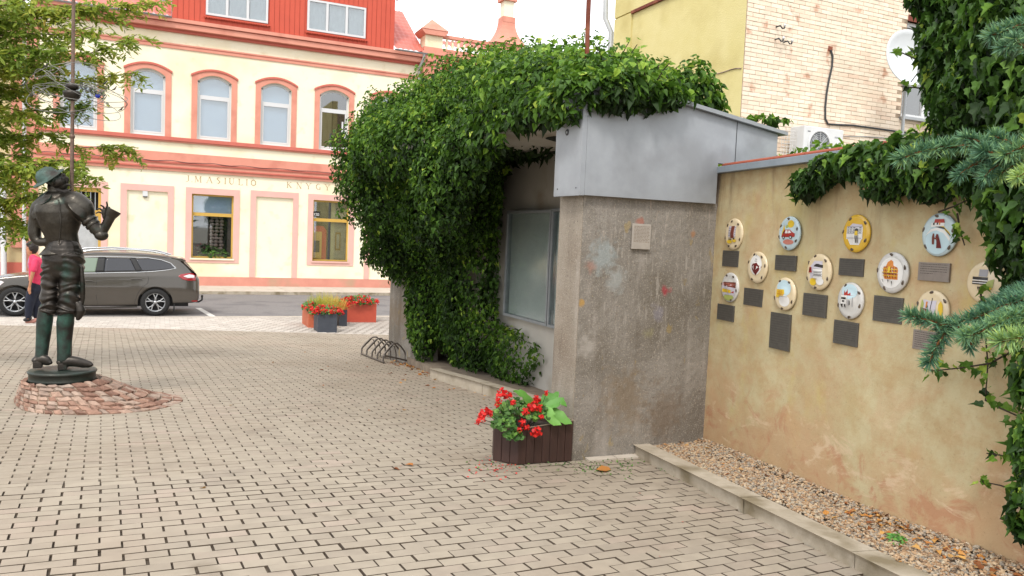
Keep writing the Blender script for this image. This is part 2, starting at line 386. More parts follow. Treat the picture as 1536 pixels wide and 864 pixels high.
def plaster():
    m = bpy.data.materials.new("ochre_plaster"); MATS["ochre_plaster"] = m; m.use_nodes = True
    n = m.node_tree; L = n.links.new; b = n.nodes["Principled BSDF"]; b.inputs["Roughness"].default_value = .88; b.inputs["Specular IOR Level"].default_value = .25
    tc = n.nodes.new("ShaderNodeTexCoord"); V = tc.outputs["Object"]
    def noise_(sc, det=6, rough=.6, st=None, dist=0.):
        src = V
        if st: mp = n.nodes.new("ShaderNodeMapping"); mp.inputs["Scale"].default_value = st; L(V, mp.inputs[0]); src = mp.outputs[0]
        t = n.nodes.new("ShaderNodeTexNoise"); t.inputs["Scale"].default_value = sc; t.inputs["Detail"].default_value = det
        t.inputs["Roughness"].default_value = rough; t.inputs["Distortion"].default_value = dist; L(src, t.inputs["Vector"]); return t.outputs["Fac"]
    def rng_(f, a, b_, c=0., d=1.):
        r = n.nodes.new("ShaderNodeMapRange"); r.inputs[1].default_value = a; r.inputs[2].default_value = b_; r.inputs[3].default_value = c; r.inputs[4].default_value = d
        L(f, r.inputs[0]); return r.outputs[0]
    def mixc(f, a, c):
        x = n.nodes.new("ShaderNodeMix"); x.data_type = 'RGBA'
        L(f, x.inputs[0])
        for s, k in ((a, 6), (c, 7)):
            if isinstance(s, str): x.inputs[k].default_value = col4(s)
            else: L(s, x.inputs[k])
        return x.outputs[2]
    def mth(op, a, c):
        x = n.nodes.new("ShaderNodeMath"); x.operation = op
        for s, k in ((a, 0), (c, 1)):
            if isinstance(s, (int, float)): x.inputs[k].default_value = s
            else: L(s, x.inputs[k])
        return x.outputs[0]
    sp = n.nodes.new("ShaderNodeSeparateXYZ"); L(V, sp.inputs[0]); X, Z = sp.outputs[0], sp.outputs[2]
    c = mixc(rng_(noise_(1.6), .38, .62), '#b3a582', '#bbaf8b')
    c = mixc(rng_(noise_(4.5, 8, .7), .42, .62, 0, .6), c, '#a88a60')
    c = mixc(rng_(noise_(2.1, 7, .65, (1, 1, .8), .5), .52, .62, 0, .28), c, '#b58c6c')
    c = mixc(rng_(noise_(1.3, 7, .7, (1, 1, .5)), .55, .66, 0, .6), c, '#b9a866')
    c = mixc(rng_(noise_(1.1, 5, .6, (1, 1, .6)), .52, .68, 0, .55), c, '#b3a980')
    zz = mth('ADD', Z, mth('MULTIPLY', rng_(noise_(1.7, 7, .65, None, .6), .25, .75, -.5, .5), 1.5))
    c = mixc(rng_(zz, -1.05, -1.6, 0, .7), c, '#b59370')                       # rising damp, reddish
    c = mixc(mth('MULTIPLY', rng_(noise_(3.2, 8, .7, None, 1.), .53, .62), rng_(Z, -.95, -1.35, 0, .75)), c, '#ab7c5e')
    c = mixc(mth('MULTIPLY', rng_(noise_(2.6, 8, .7, (1, 1, 2.), 1.), .56, .63), rng_(Z, -.8, -1.3, 0, .7)), c, '#c9b294')
    c = mixc(mth('MULTIPLY', rng_(noise_(9, 6, .7, (1, 1, .12)), .52, .7), rng_(Z, -.1, .65, 0, .75)), c, '#75614a')   # streaks from the coping
    c = mixc(mth('MULTIPLY', rng_(noise_(1.5, 6, .7), .45, .62), rng_(Z, .1, .5, 0, .5)), c, '#8f7856')
    ed = mth('SUBTRACT', X, mth('ADD', rng_(Z, -1.7, .6, .0, .13), mth('MULTIPLY', noise_(7, 6, .7), .09)))
    c = mixc(rng_(ed, .012, -.012), c, '#77695a')                                # bare concrete beside the kiosk
    c = mixc(rng_(noise_(55, 4), .62, .75, 0, .35), c, '#6d5638')
    L(c, b.inputs["Base Color"])
    h = mth('ADD', mth('MULTIPLY', noise_(3.5, 5), 1.2), mth('MULTIPLY', noise_(70, 5, .7), .25))
    bp = n.nodes.new("ShaderNodeBump"); bp.inputs["Strength"].default_value = .55; bp.inputs["Distance"].default_value = .014
    L(h, bp.inputs["Height"]); L(bp.outputs[0], b.inputs["Normal"])
    return m
plaster()
mat("coping_grey", '#8b949c', '#7d868e', 6, .6, bump=.15, bscale=30)
mat("clay_red", '#9a4a30', '#84402c', 9, .8, bump=.2)
wall = empty("plaster_wall", (WALL_A[0], WALL_A[1], -1.75), "long ochre plastered wall with grey coping, hung with the round ceramic plates", "wall")
wall.rotation_euler.z = math.atan2(WALL_U[1], WALL_U[0])
# the face is a fine grid, slightly uneven; object coordinates are wall coordinates
def in_frame(mb, name, mats, parent, M=WX, **k):
    """build a mesh given in frame M keeping those coordinates as object coordinates"""
    o = mb.build(name, mats, None, **k); o.parent = parent
    o.matrix_parent_inverse = world_of(parent).inverted() @ M
    return o
ns, nzz = 120, 50; S0, S1 = 0.0, 7.5
gv = [];
for j in range(nzz+1):
    z = -1.95 + (.639+1.95)*j/nzz
    for i in range(ns+1):
        s = S0 + (S1-S0)*i/ns
        gv.append((s, .012*noise.noise(Vector((s*1.1, 0, z*1.3)))+.004*noise.noise(Vector((s*5, 3, z*5))) - .006, z))
mb = MB(); mb.add(gv, [(j*(ns+1)+i, j*(ns+1)+i+1, (j+1)*(ns+1)+i+1, (j+1)*(ns+1)+i) for j in range(nzz) for i in range(ns)], 0, True)
mb.box(S0-.02, S1, -.34, -.03, -1.95, .638)
in_frame(mb, "plaster_face", MATS["ochre_plaster"], wall)
mb = MB(); poly = [(.05, .640), (.05, .694), (-.02, .702), (-.40, .71), (-.40, .640)]
mb.prism([(p[0], p[1]) for p in poly], 'x', -.10, 7.5); in_frame(mb, "coping", MATS["coping_grey"], wall, bevel=.003)
for i in range(20):
    mb = MB(); a, b = .2+.36*i, .2+.36*(i+1)-.006
    pr = [(-.05+.05*math.cos(q*PI/8), .702+.030*math.sin(q*PI/8)) for q in range(9)]
    mb.prism(pr, 'x', a, b, smooth=True); in_frame(mb, "ridge_tile", MATS["clay_red"], wall)

# gravel bed and its kerb
bed = np_mesh("gravel_bed", [tuple(WX @ Vector((s, d, gz(*(WX @ Vector((s, d, 0))).xy)+.075))) for s, d in ((-.05, -.05), (7.4, -.05), (7.4, .62), (-.05, .62))], [(0, 1, 2, 3)], MATS["joint_sand"], kind="structure")
tint_mat("gravel", ['#6b5a4b', '#947557', '#a88b6c', '#b39c7e', '#9d9284', '#7f776c', '#b8a88e'], .8, mottled=.15, mscale=60)
bmi = bmesh.new(); bmesh.ops.create_icosphere(bmi, subdivisions=1, radius=1); IV = np.array([v.co[:] for v in bmi.verts]); IFc = np.array([[v.index for v in f.verts] for f in bmi.faces]); bmi.free()
n = 15000
s = rng.uniform(0, 4.2, n); d = rng.uniform(0.0, .56, n)
Wp = np.array([tuple(WX @ Vector((a, b, 0))) for a, b in zip(s, d)])
Wp[:, 2] = [gz(a, b) for a, b in Wp[:, :2]]; Wp[:, 2] += .078 + rng.uniform(0, .012, n) + .01*np.sin(s*2.3)*np.cos(d*7) + .03*np.clip(.12-d, 0, .12)/.12
Wp[:, 2] += .0
size = rng.uniform(.005, .0125, n)*np.where(rng.random(n) < .04, 1.6, 1.)
N = nrm(rng.normal(0, 1, (n, 3))*(.35, .35, .35)+(0, 0, 1)); A, B, N = frames(N, rng.normal(0, 1, (n, 3)))
V, F = stamp(IV*(1.25, .85, .62), IFc, Wp, A, B, N, size)
V += rng.normal(0, .0007, V.shape)
np_mesh("gravel", V, F, MATS["gravel"], tint=np.repeat(rng.random(n), len(IV)), kind="stuff", label="loose beige gravel in the bed along the foot of the ochre wall", cat="gravel")
kb = empty("bed_kerb", tuple(WX @ Vector((0, .65, -1.8))), "pale worn concrete kerb edging the gravel bed below the ochre wall", "kerb")
def kerb_row(parent, p0, p1, w, h, n, m, jit=.006, down=.12, name="kerb_stone", lens=None):
    p0 = Vector(p0); p1 = Vector(p1); d = (p1-p0); L = d.length; d.normalize(); o = Vector((-d.y, d.x))
    cuts = lens or [L*i/n for i in range(n+1)]
    for a, b in zip(cuts[:-1], cuts[1:]):
        a += .004; b -= .004
        vs = []; jz = random.uniform(-.004, .004); jo = random.uniform(-jit, jit); rd = .028
        pr = [(0, -down), (0, h-rd), (rd*.3, h-rd*.3), (rd, h), (w-rd*.6, h), (w, h-rd*.6), (w, -down)]
        for t in (a, b):
            for (q, z) in pr:
                P = p0+d*t+o*(q+jo); vs.append((P.x, P.y, gz(P.x, P.y)+z+jz))
        k = len(pr); mb = MB(); mb.add(vs, [(i, i+1, k+i+1, k+i) for i in range(k-1)]); mb.add(vs, [tuple(range(k))[::-1], tuple(range(k, 2*k))])
        mb.build(name, m, parent)
P0 = WX @ Vector((.02, .735, 0)); P1 = WX @ Vector((7.2, .735, 0))
kerb_row(kb, P1.xy, P0.xy, -.128, .102, 7, MATS["kerb_stone"], .003, lens=[0, .35, 1.35, 2.35, 3.35, 4.35, 5.35, 6.33, 7.18])

# ------------------------------------------------------------------ ceramic plates on the wall
mat("glaze_white", '#c9c5c0', '#b7b6b2', 9, .25, coat=.4); mat("glaze_cream", '#d2c3a4', '#cdb995', 9, .25, coat=.4)
mat("glaze_blue", '#a9bec6', '#bccdd0', 12, .25, coat=.4); mat("glaze_yellow", '#d3ab33', '#c99d2a', 9, .25, coat=.4)
mat("stud_brown", '#3b2f26', '#5a4a3a', 30, .35)
for k, v in dict(red='#a12a20', dred='#611618', black='#26211f', grey='#8d8b8e', yel='#d2b02a', orange='#c77a2c', green='#8fa042', lilac='#b9b4bd', brown='#6b3327', white='#d8d6d2', sky='#b3cad2', pink='#c07a6c', olive='#9aa25a').items():
    mat("paint_"+k, v, None, rough=.4)
def R_(c, x0, x1, y0, y1): return ('r', c, x0, x1, y0, y1)
def O_(c, x, y, rx, ry): return ('o', c, x, y, rx, ry)
def P_(c, *p): return ('p', c, p)
def rows_(c, x0, x1, ys, h): return [R_(c, x0, x1, y, y+h) for y in ys]
def grid_(c, xs, ys, w, h): return [R_(c, x, x+w, y, y+h) for x in xs for y in ys]
def plate(px, py, rpx, rpy, base, studs, draw, label, studmat="stud_brown"):
    s, z = onwall(px, py, .03)
    s0, _ = onwall(px-rpx, py, .02); s1, _ = onwall(px+rpx, py, .02); _, z0 = onwall(px, py-rpy, .02); _, z1 = onwall(px, py+rpy, .02)
    ra, rb = abs(s1-s0)/2, abs(z0-z1)/2
    root = empty("ceramic_plate", tuple(WX @ Vector((s, 0, z))), label, "ceramic plate", "round ceramic plates on the ochre wall")
    M = WX @ Matrix.Translation((s, 0, z))
    ra *= .97; rb *= .97
    def hgt(r): return .021 + (.012*(math.cos(min(1, r/.66)*PI)*.5+.5) if r < .66 else 0) - (.010*((r-.8)/.2)**2 if r > .8 else 0)
    prof = [0, .15, .3, .42, .52, .6, .66, .72, .8, .88, .95, 1.0]
    n = 40; vs = []; off = lambda r: (0, -.0)
    wob = [1+.012*noise.noise(Vector((math.cos(2*PI*j/n)*1.5+px, math.sin(2*PI*j/n)*1.5, 0))) for j in range(n)]
    for r in prof:
        for j in range(n):
            a = 2*PI*j/n; vs.append((ra*r*wob[j]*math.cos(a), hgt(r), rb*r*wob[j]*math.sin(a)))
    for j in range(n): a = 2*PI*j/n; vs.append((ra*.97*wob[j]*math.cos(a), .0, rb*.97*wob[j]*math.sin(a)))
    k = len(prof)
    mb = MB(); mb.add(vs, [(i*n+j, i*n+(j+1) % n, (i+1)*n+(j+1) % n, (i+1)*n+j) for i in range(k) for j in range(n)], 0, True)
    in_frame(mb, "plate_body", MATS[base], root, M)
    for (a, r) in studs:
        mb = MB(); a = math.radians(a); cx_, cz_ = ra*r*math.cos(a), rb*r*math.sin(a)
        t = a+PI/2 + random.uniform(-.5, .5); ll, ww = .016, .009
        vv = []; 
        for q in range(10):
            c_, s_ = math.cos(2*PI*q/10), math.sin(2*PI*q/10); taper = 1-.35*c_
            vv.append((cx_+ll*c_*math.cos(t)-ww*s_*taper*math.sin(t), hgt(r)+.001, cz_+ll*c_*math.sin(t)+ww*s_*taper*math.cos(t)))
        vv.append((cx_, hgt(r)+.008, cz_))
        mb.add(vv, [(q, (q+1) % 10, 10) for q in range(10)], 0, True); in_frame(mb, "stud", MATS[studmat], root, M)
    lay = 0
    mats_ = []; mb = MB(); 
    for d in draw:
        lay += 1; c = MATS["paint_"+d[1]]
        if c not in mats_: mats_.append(c)
        mi = mats_.index(c); o_ = .0012+.00025*lay
        if d[0] == 'r': x0, x1, y0, y1 = d[2:]; pts = [(x0, y0), ((x0+x1)/2, y0), (x1, y0), (x1, y1), ((x0+x1)/2, y1), (x0, y1)]
        elif d[0] == 'o': pts = [(d[2]+d[4]*math.cos(2*PI*q/18), d[3]+d[5]*math.sin(2*PI*q/18)) for q in range(18)]
        else: pts = list(d[2])
        bm = bmesh.new(); bm.faces.new([bm.verts.new((x, y, 0)) for x, y in pts]); bmesh.ops.triangulate(bm, faces=bm.faces)
        big = max(max(p[0] for p in pts)-min(p[0] for p in pts), max(p[1] for p in pts)-min(p[1] for p in pts))
        if big > .12: bmesh.ops.subdivide_edges(bm, edges=bm.edges, cuts=int(min(4, 1+big*4)), use_grid_fill=True)
        bm.verts.index_update(); mb.add([(v.co.x*ra, hgt(min(1, math.hypot(v.co.x, v.co.y)))+o_, v.co.y*rb) for v in bm.verts], [tuple(v.index for v in f.verts) for f in bm.faces], mi); bm.free()
    if draw: in_frame(mb, "painting", mats_, root, M)
    return root
# picture x runs right in the photo; local x runs towards the camera, which is right too
def flip(draw): return draw
ST6 = [(100, .84), (40, .84), (-20, .84), (-70, .84), (-130, .84), (170, .84)]
g = grid_
plate(1098, 351, 13.5, 24.5, "glaze_cream", [(105, .82), (50, .8), (-22, .84), (-62, .84), (-118, .86), (-165, .95), (140, .86)],
      [R_('lilac', -.5, .35, -.2, .5), R_('brown', -.18, .2, -.25, .5)] + g('black', [-.45, -.32], [-.1, .05, .2, .35], .07, .04) + g('grey', [.26], [-.2, -.05, .1, .25, .4], .1, .04) + [O_('yel', -.3, -.48, .3, .12), O_('yel', .25, -.42, .2, .1), R_('black', -.4, -.02, -.35, -.3), O_('black', .22, -.3, .08, .05)],
      "cream ceramic plate painted with a tall narrow tower, nearest the kiosk in the top row")
plate(1181, 350, 16.5, 26.5, "glaze_blue", [(95, .86), (20, .82), (-30, .84), (-100, .84), (-165, .9), (150, .86)],
      [O_('yel', .2, .55, .3, .22), O_('sky', -.2, .15, .35, .3), O_('olive', -.1, .4, .15, .1), O_('pink', .05, -.5, .5, .15), P_('yel', (-.62, -.1), (-.4, .5), (-.2, .1)), P_('red', (-.62, -.22), (-.5, .02), (-.3, .22), (.2, .22), (.45, .06), (.62, -.0), (.6, -.2)), P_('black', (-.5, .0), (-.3, .18), (-.25, .0)), P_('white', (-.2, .0), (-.15, .17), (.05, .17), (.08, .0)), P_('white', (.12, .0), (.12, .17), (.22, .17), (.36, .03)), O_('black', -.38, -.25, .12, .1), O_('black', .3, -.22, .12, .1), O_('white', -.38, -.25, .06, .05), O_('white', .3, -.22, .06, .05)],
      "pale blue ceramic plate painted with a round red car")
plate(1281, 350, 21, 29.5, "glaze_yellow", [(120, .86), (40, .86), (-25, .84), (-100, .86), (175, .92)],
      [R_('white', -.62, .55, -.3, .35), P_('white', (-.5, -.3), (.5, -.3), (.35, -.6), (-.3, -.6)), P_('lilac', (-.5, .3), (-.2, .52), (.5, .45), (.5, .3))] + rows_('grey', -.6, .5, [-.02, .1, .22, .34, -.26], .025) + g('black', [-.55, -.3, -.05, .35], [.04, .16, .28], .14, .03) + [P_('black', (.1, .2), (.2, .28), (.3, .2), (.3, .12), (.1, .12)), P_('yel', (.1, -.1), (.12, .13), (.28, .13), (.3, -.1)), R_('black', .12, .17, -.5, -.12), R_('black', .24, .29, -.5, -.12)],
      "bright yellow ceramic plate with a small figure before a white house")
plate(1405, 352, 27, 33.5, "glaze_blue", [(100, .88), (15, .84), (-40, .88), (-140, .88), (165, .9)],
      [O_('sky', 0, -.3, .68, .6), P_('white', (-.72, -.05), (-.4, .25), (0, .33), (.4, .2), (.7, -.15), (.68, -.3), (.35, .08), (0, .2), (-.4, .12)), P_('yel', (-.1, .5), (.25, .45), (.6, .15), (.72, .0), (.66, -.02), (.3, .3), (-.1, .4)), P_('black', (-.25, .38), (.15, .38), (.4, .25), (.72, -.08), (.72, -.02), (.35, .34), (-.1, .44)), P_('white', (-.4, .55), (-.4, .35), (.35, .4), (.35, .55)), P_('red', (-.25, .55), (-.2, .72), (.3, .72), (.36, .55)), R_('orange', .05, .12, .45, .6), R_('black', -.3, -.2, .45, .55), R_('black', -.08, .0, .46, .56), P_('brown', (-.27, -.45), (-.25, -.12), (-.18, .06), (-.10, .04), (-.09, -.14), (-.14, -.45)), P_('dred', (-.02, -.62), (.02, -.30), (-.02, -.1), (.04, .04), (.12, .02), (.18, -.15), (.27, -.62)), P_('brown', (-.16, -.18), (-.14, -.12), (.08, -.16), (.06, -.24))],
      "large pale blue ceramic plate with two dark figures under a yellow striped arch")
plate(1133, 401, 15.2, 24.8, "glaze_cream", [(110, .84), (55, .82), (10, .85), (-45, .84), (-115, .85), (160, .88)],
      [O_('white', -.05, .15, .6, .62), P_('dred', (-.55, .02), (-.42, .1), (-.35, .2), (.1, .3), (.3, .12), (.5, .18), (.55, .02), (0, -.5)), P_('white', (-.32, .02), (-.15, .13), (.05, .13), (.28, .02), (.05, -.14), (-.12, -.14)), O_('dred', -.02, .02, .15, .17), P_('grey', (-.1, .72), (-.05, .9), (0, .72)), R_('black', -.12, .08, .5, .53), R_('black', -.14, .12, .38, .41)],
      "cream ceramic plate painted with a dark red heart shape around an eye")
plate(1225, 408, 19.3, 28.5, "glaze_cream", [(110, .9), (50, .84), (-22, .84), (-98, .86), (-155, .93), (150, .93)],
      [P_('lilac', (-.6, -.35), (-.6, .3), (-.3, .6), (.35, .6), (.35, -.35)), P_('black', (-.35, .3), (-.1, .48), (.15, .42), (.4, .4), (.42, .24)), R_('white', -.3, .4, -.35, .2)] + rows_('grey', -.3, .4, [.16, .02, -.12, -.22], .03) + g('black', [-.25, .05], [-.04, -.17], .3, .03) + [P_('red', (-.7, -.05), (-.66, .25), (-.5, .25), (-.42, -.05)), O_('yel', -.3, -.55, .26, .2), O_('white', .25, -.5, .3, .2), O_('dred', -.6, .1, .08, .12)],
      "cream ceramic plate with a grey house, a red figure and a yellow patch")
plate(1335, 409, 24.5, 32, "glaze_white", [(95, .88), (20, .86), (-30, .86), (-115, .86), (175, .9)],
      [O_('white', .0, 0, .75, .75), P_('orange', (-.5, -.32), (-.5, .25), (-.32, .3), (-.25, .5), (-.05, .62), (.1, .55), (.16, .35), (.45, .25), (.45, -.32))] + g('brown', [-.46, -.3, -.14, .02, .18, .34], [-.26, -.1, .06, .2], .035, .1) + rows_('yel', -.5, .45, [-.16, .0, .15], .03) + [R_('yel', -.08, .06, .0, .3), R_('brown', -.5, .45, -.05, -.02)] + [P_('black', (-.5, -.34), (-.4, -.5), (-.45, -.34)), P_('black', (-.1, -.34), (-.08, -.52), (-.02, -.34)), P_('black', (.12, -.4), (.14, -.68), (.18, -.4))],
      "white ceramic plate painted with an orange stepped-gable house")
plate(1474, 424, 29, 33, "glaze_cream", [],
      [R_('grey', -.28, .2, .28, .62), R_('black', -.62, .25, .12, .26), R_('white', -.62, .25, .08, .12), R_('black', -.62, .25, -.1, .06), R_('white', -.6, .22, -.04, -.0), P_('black', (-.3, -.2), (-.25, -.42), (-.2, -.2)), P_('olive', (.0, -.25), (.3, .1), (.55, .2), (.5, -.2)), P_('yel', (.05, -.28), (.3, -.18), (.5, -.26), (.3, -.34))],
      "plain-rimmed cream ceramic plate with a grey and black building, half hidden by spruce")
plate(1092, 431, 13.2, 23.2, "glaze_white", [(115, .86), (60, .84), (-10, .85), (-70, .86), (170, .9)],
      [P_('lilac', (-.8, -.5), (-.85, .2), (.75, .25), (.75, -.5)), P_('brown', (-.92, .1), (-.9, .32), (.78, .38), (.78, .0))] + rows_('pink', -.85, .74, [.12, .22], .03) + [R_('yel', -.75, -.05, -.35, -.12), R_('yel', .0, .3, -.36, -.15), P_('red', (.3, -.32), (.6, -.2), (.6, -.35)), P_('olive', (-.6, -.7), (-.4, -.52), (.45, -.5), (.62, -.62), (.3, -.88), (-.25, -.88))],
      "white ceramic plate with a long brown-roofed building over yellow cars and grass")
plate(1174, 441, 16.6, 25.8, "glaze_cream", [(120, .86), (60, .84), (-28, .86), (-95, .88), (-160, .9)],
      [O_('sky', .0, .35, .65, .5), O_('white', .1, -.4, .5, .35), P_('yel', (-.68, -.25), (-.66, .25), (.1, .28), (.18, .05), (.05, -.12)), R_('orange', -.6, .1, .1, .13), R_('orange', -.6, .1, -.03, .0)] + g('orange', [-.5, -.3, -.1], [-.1, .02, .14], .03, .1) + [R_('grey', -.35, .4, -.16, -.13)],
      "cream ceramic plate painted with a small yellow house under pale blue sky")
plate(1272, 451, 20, 28.7, "glaze_white", [(115, .88), (35, .84), (-15, .84), (-85, .88), (-160, .9)],
      [O_('sky', -.0, .5, .6, .4), P_('red', (-.42, .25), (-.4, .55), (-.3, .4), (-.15, .62), (-.08, .35), (.1, .45), (.15, .3), (.42, .3)), P_('white', (-.62, -.3), (-.62, .25), (-.1, .28), (-.1, -.3)), R_('black', -.62, -.16, .05, .16), R_('black', -.52, -.3, -.1, .0), P_('black', (-.66, -.22), (-.5, -.42), (-.42, -.2)), P_('black', (-.35, -.22), (-.25, -.42), (-.16, -.2)), R_('grey', .02, .08, -.25, .05), R_('black', .12, .16, -.22, .02), R_('grey', .3, .34, -.3, .2)],
      "white ceramic plate with red roofs, a black-windowed house and small black figures")
plate(1395, 465, 25.5, 31, "glaze_cream", [(95, .88), (35, .9), (165, .9), (-60, .85), (-120, .85)],
      [P_('lilac', (-.55, -.2), (-.5, .5), (-.1, .45), (.3, .5), (.3, -.2)), P_('olive', (-.72, -.2), (-.6, .5), (-.45, .3), (-.5, -.2)), P_('brown', (-.66, -.25), (-.66, .08), (-.1, .02), (-.1, -.25)), O_('black', -.22, .15, .07, .08), R_('black', .02, .06, -.1, .6), P_('yel', (.45, -.2), (.42, .3), (.55, .5), (.68, .3), (.72, -.2)), O_('black', .5, -.38, .22, .12), R_('orange', -.3, -.2, .1, .4)],
      "cream ceramic plate with a brown cart and yellow tower, its lower half behind spruce needles")
# metal caption plates
mat("caption_metal", '#55524c', '#4b4843', 30, .55, metal=.2); mat("caption_light", '#7e756e', '#8a8078', 20, .5, metal=.3); mat("caption_line", '#3a3532', None, rough=.6)
def caption(l, t, r, b, lines, label, m="caption_metal", indent=.08):
    s0, z0 = onwall(l, t); s1, _ = onwall(r, t); _, z1 = onwall(l, b); _, z2 = onwall(r, b); z1 = (z1+z2)/2; _, z3 = onwall(r, t); z0 = (z0+z3)/2
    root = empty("caption_plate", tuple(WX @ Vector(((s0+s1)/2, 0, (z0+z1)/2))), label, "metal caption plate", "small metal caption plates under the ceramic plates")
    M = WX @ Matrix.Translation(((s0+s1)/2, 0, (z0+z1)/2)); w, h = abs(s1-s0)/2, abs(z0-z1)/2
    mb = MB(); mb.box(-w, w, -.008, .0055, -h, h); in_frame(mb, "plate", MATS[m], root, M, bevel=.0015)
    mb = MB(); 
    for i in range(lines):
        z = h*.8 - (1.5 if lines > 5 else 1.0)*h*i/max(1, lines-1); x = -w*.86; 
        while x < w*.84:
            q = min(w*.86, x+random.uniform(.006, .022)); mb.add([(x, .006, z-.0016), (q, .006, z-.0016), (q, .006, z+.0016), (x, .006, z+.0016)], [(3, 2, 1, 0)]); x = q+.003
            if i == lines-1 and x > 0: break
    in_frame(mb, "engraved_lines", MATS["caption_line"], root, M)
    for sx in (-1, 1):
        for sz_ in (-1, 1):
            mb = MB(); mb.ball((sx*w*.94, .0055, sz_*h*.92), .0018, 8, 4); in_frame(mb, "screw", MATS["coping_grey"], root, M)
caption(1085, 376, 1109, 400, 7, "dark metal caption under the cream tower plate, nearest the kiosk")
caption(1164, 383, 1195, 406, 6, "dark metal caption under the plate with the red car")
caption(1260, 388, 1297, 414, 7, "dark metal caption under the yellow plate")
caption(1379, 394, 1426, 422, 5, "lighter grey metal caption under the large pale blue plate", "caption_light")
caption(1117, 433, 1145, 459, 7, "dark metal caption under the dark red heart plate")
caption(1206, 441, 1241, 475, 8, "dark metal caption under the plate with the grey house and red figure")
caption(1312, 445, 1356, 484, 10, "dark metal caption under the orange gabled house plate")
caption(1077, 457, 1102, 481, 6, "dark metal caption under the brown-roofed building plate, lowest beside the kiosk")
caption(1157, 470, 1187, 525, 12, "tall dark metal caption under the yellow house plate")
caption(1252, 482, 1289, 518, 9, "dark metal caption under the plate with red roofs and black figures")
caption(1371, 497, 1418, 527, 8, "metal caption partly behind the spruce twig, lowest on the right", "caption_light")

# ------------------------------------------------------------------ kiosk (open concrete shelter)
def concrete(name, c1, c2, c3, graff=False):
    m = mat(name, c1, c2, 5, .92, bump=.8, bscale=150, c3=c3, s3=1.6, t3=(.45, .65), bdist=.007, spec=.3)
    n = m.node_tree; L = n.links.new; b = n.nodes["Principled BSDF"]; g = n.nodes.new("ShaderNodeNewGeometry")
    src = b.inputs["Base Color"].links[0].from_socket
    def layer(src, sc, lo, hi, amt, c, st=None, det=5, zr=None):
        t = n.nodes.new("ShaderNodeTexNoise"); t.inputs["Scale"].default_value = sc; t.inputs["Detail"].default_value = det
        v = g.outputs["Position"]
        if st: mp = n.nodes.new("ShaderNodeMapping"); mp.inputs["Scale"].default_value = st; mp.inputs["Location"].default_value = (sc, sc*2, 0); L(v, mp.inputs[0]); v = mp.outputs[0]
        L(v, t.inputs["Vector"]); mr = n.nodes.new("ShaderNodeMapRange"); mr.inputs[1].default_value = lo; mr.inputs[2].default_value = hi; mr.inputs[4].default_value = amt
        L(t.outputs["Fac"], mr.inputs[0]); f = mr.outputs[0]
        if zr:
            sp = n.nodes.new("ShaderNodeSeparateXYZ"); L(g.outputs["Position"], sp.inputs[0]); m2 = n.nodes.new("ShaderNodeMapRange")
            m2.inputs[1].default_value, m2.inputs[2].default_value = zr; L(sp.outputs[2], m2.inputs[0]); mm = n.nodes.new("ShaderNodeMath"); mm.operation = 'MULTIPLY'; L(f, mm.inputs[0]); L(m2.outputs[0], mm.inputs[1]); f = mm.outputs[0]
        x = n.nodes.new("ShaderNodeMix"); x.data_type = 'RGBA'; L(f, x.inputs[0]); L(src, x.inputs[6]); x.inputs[7].default_value = col4(c); return x.outputs[2]
    src = layer(src, 95, .56, .64, .75, '#a39b90'); src = layer(src, 60, .6, .7, .6, '#544a40')
    src = layer(src, 110, .64, .7, .7, '#b8a48c')
    src = layer(src, 7, .57, .70, .35, '#b0a8a0', (1, 1, .16))
    src = layer(src, 5, .56, .72, .5, '#5f564c', (1, 1, .16))
    if graff:
        def spot(src, px_, py_, r_, c, amt=.6, st=(1, 1, 1)):
            p = onY(px_, py_, 5.38); vm = n.nodes.new("ShaderNodeVectorMath"); vm.operation = 'SUBTRACT'; L(g.outputs["Position"], vm.inputs[0]); vm.inputs[1].default_value = p
            v2 = n.nodes.new("ShaderNodeVectorMath"); v2.operation = 'MULTIPLY'; L(vm.outputs[0], v2.inputs[0]); v2.inputs[1].default_value = (st[0], 0, st[2])
            ln = n.nodes.new("ShaderNodeVectorMath"); ln.operation = 'LENGTH'; L(v2.outputs[0], ln.inputs[0])
            t = n.nodes.new("ShaderNodeTexNoise"); t.inputs["Scale"].default_value = 16; t.inputs["Detail"].default_value = 6; L(g.outputs["Position"], t.inputs["Vector"])
            ad = n.nodes.new("ShaderNodeMath"); ad.operation = 'MULTIPLY_ADD'; L(t.outputs["Fac"], ad.inputs[0]); ad.inputs[1].default_value = r_*2.6; L(ln.outputs["Value"], ad.inputs[2])
            mr = n.nodes.new("ShaderNodeMapRange"); mr.inputs[1].default_value = r_*2.5; mr.inputs[2].default_value = r_*1.7; mr.inputs[4].default_value = amt; L(ad.outputs[0], mr.inputs[0])
            x = n.nodes.new("ShaderNodeMix"); x.data_type = 'RGBA'; L(mr.outputs[0], x.inputs[0]); L(src, x.inputs[6]); x.inputs[7].default_value = col4(c); return x.outputs[2]
        src = layer(src, 30, .60, .68, .5, '#aba49b', (1, 1, .14), 5, (-1.2, -.3)); src = layer(src, 40, .62, .68, .6, '#a89c90', (1, 1, .2), 6, (-.2, .3))
        for q in ((905, 385, .14, '#9aa5a6', .55), (925, 420, .11, '#a3a9a8', .5), (880, 520, .10, '#aaa49c', .6), (885, 400, .05, '#a0705e', .5), (1003, 436, .045, '#9c3b42', .85), (870, 455, .03, '#b38a3c', .7), (963, 332, .035, '#a86a58', .7), (990, 470, .07, '#8d8a9a', .35), (975, 500, .05, '#8f8a60', .4), (1045, 350, .03, '#a8703e', .6), (940, 600, .25, '#7d6a52', .5), (1000, 620, .22, '#6f5c48', .5)):
            src = spot(src, *q[:3], q[3], q[4])
        src = layer(src, 8.3, .66, .70, .4, '#a08848', (1, 1, .6))
    L(src, b.inputs["Base Color"])
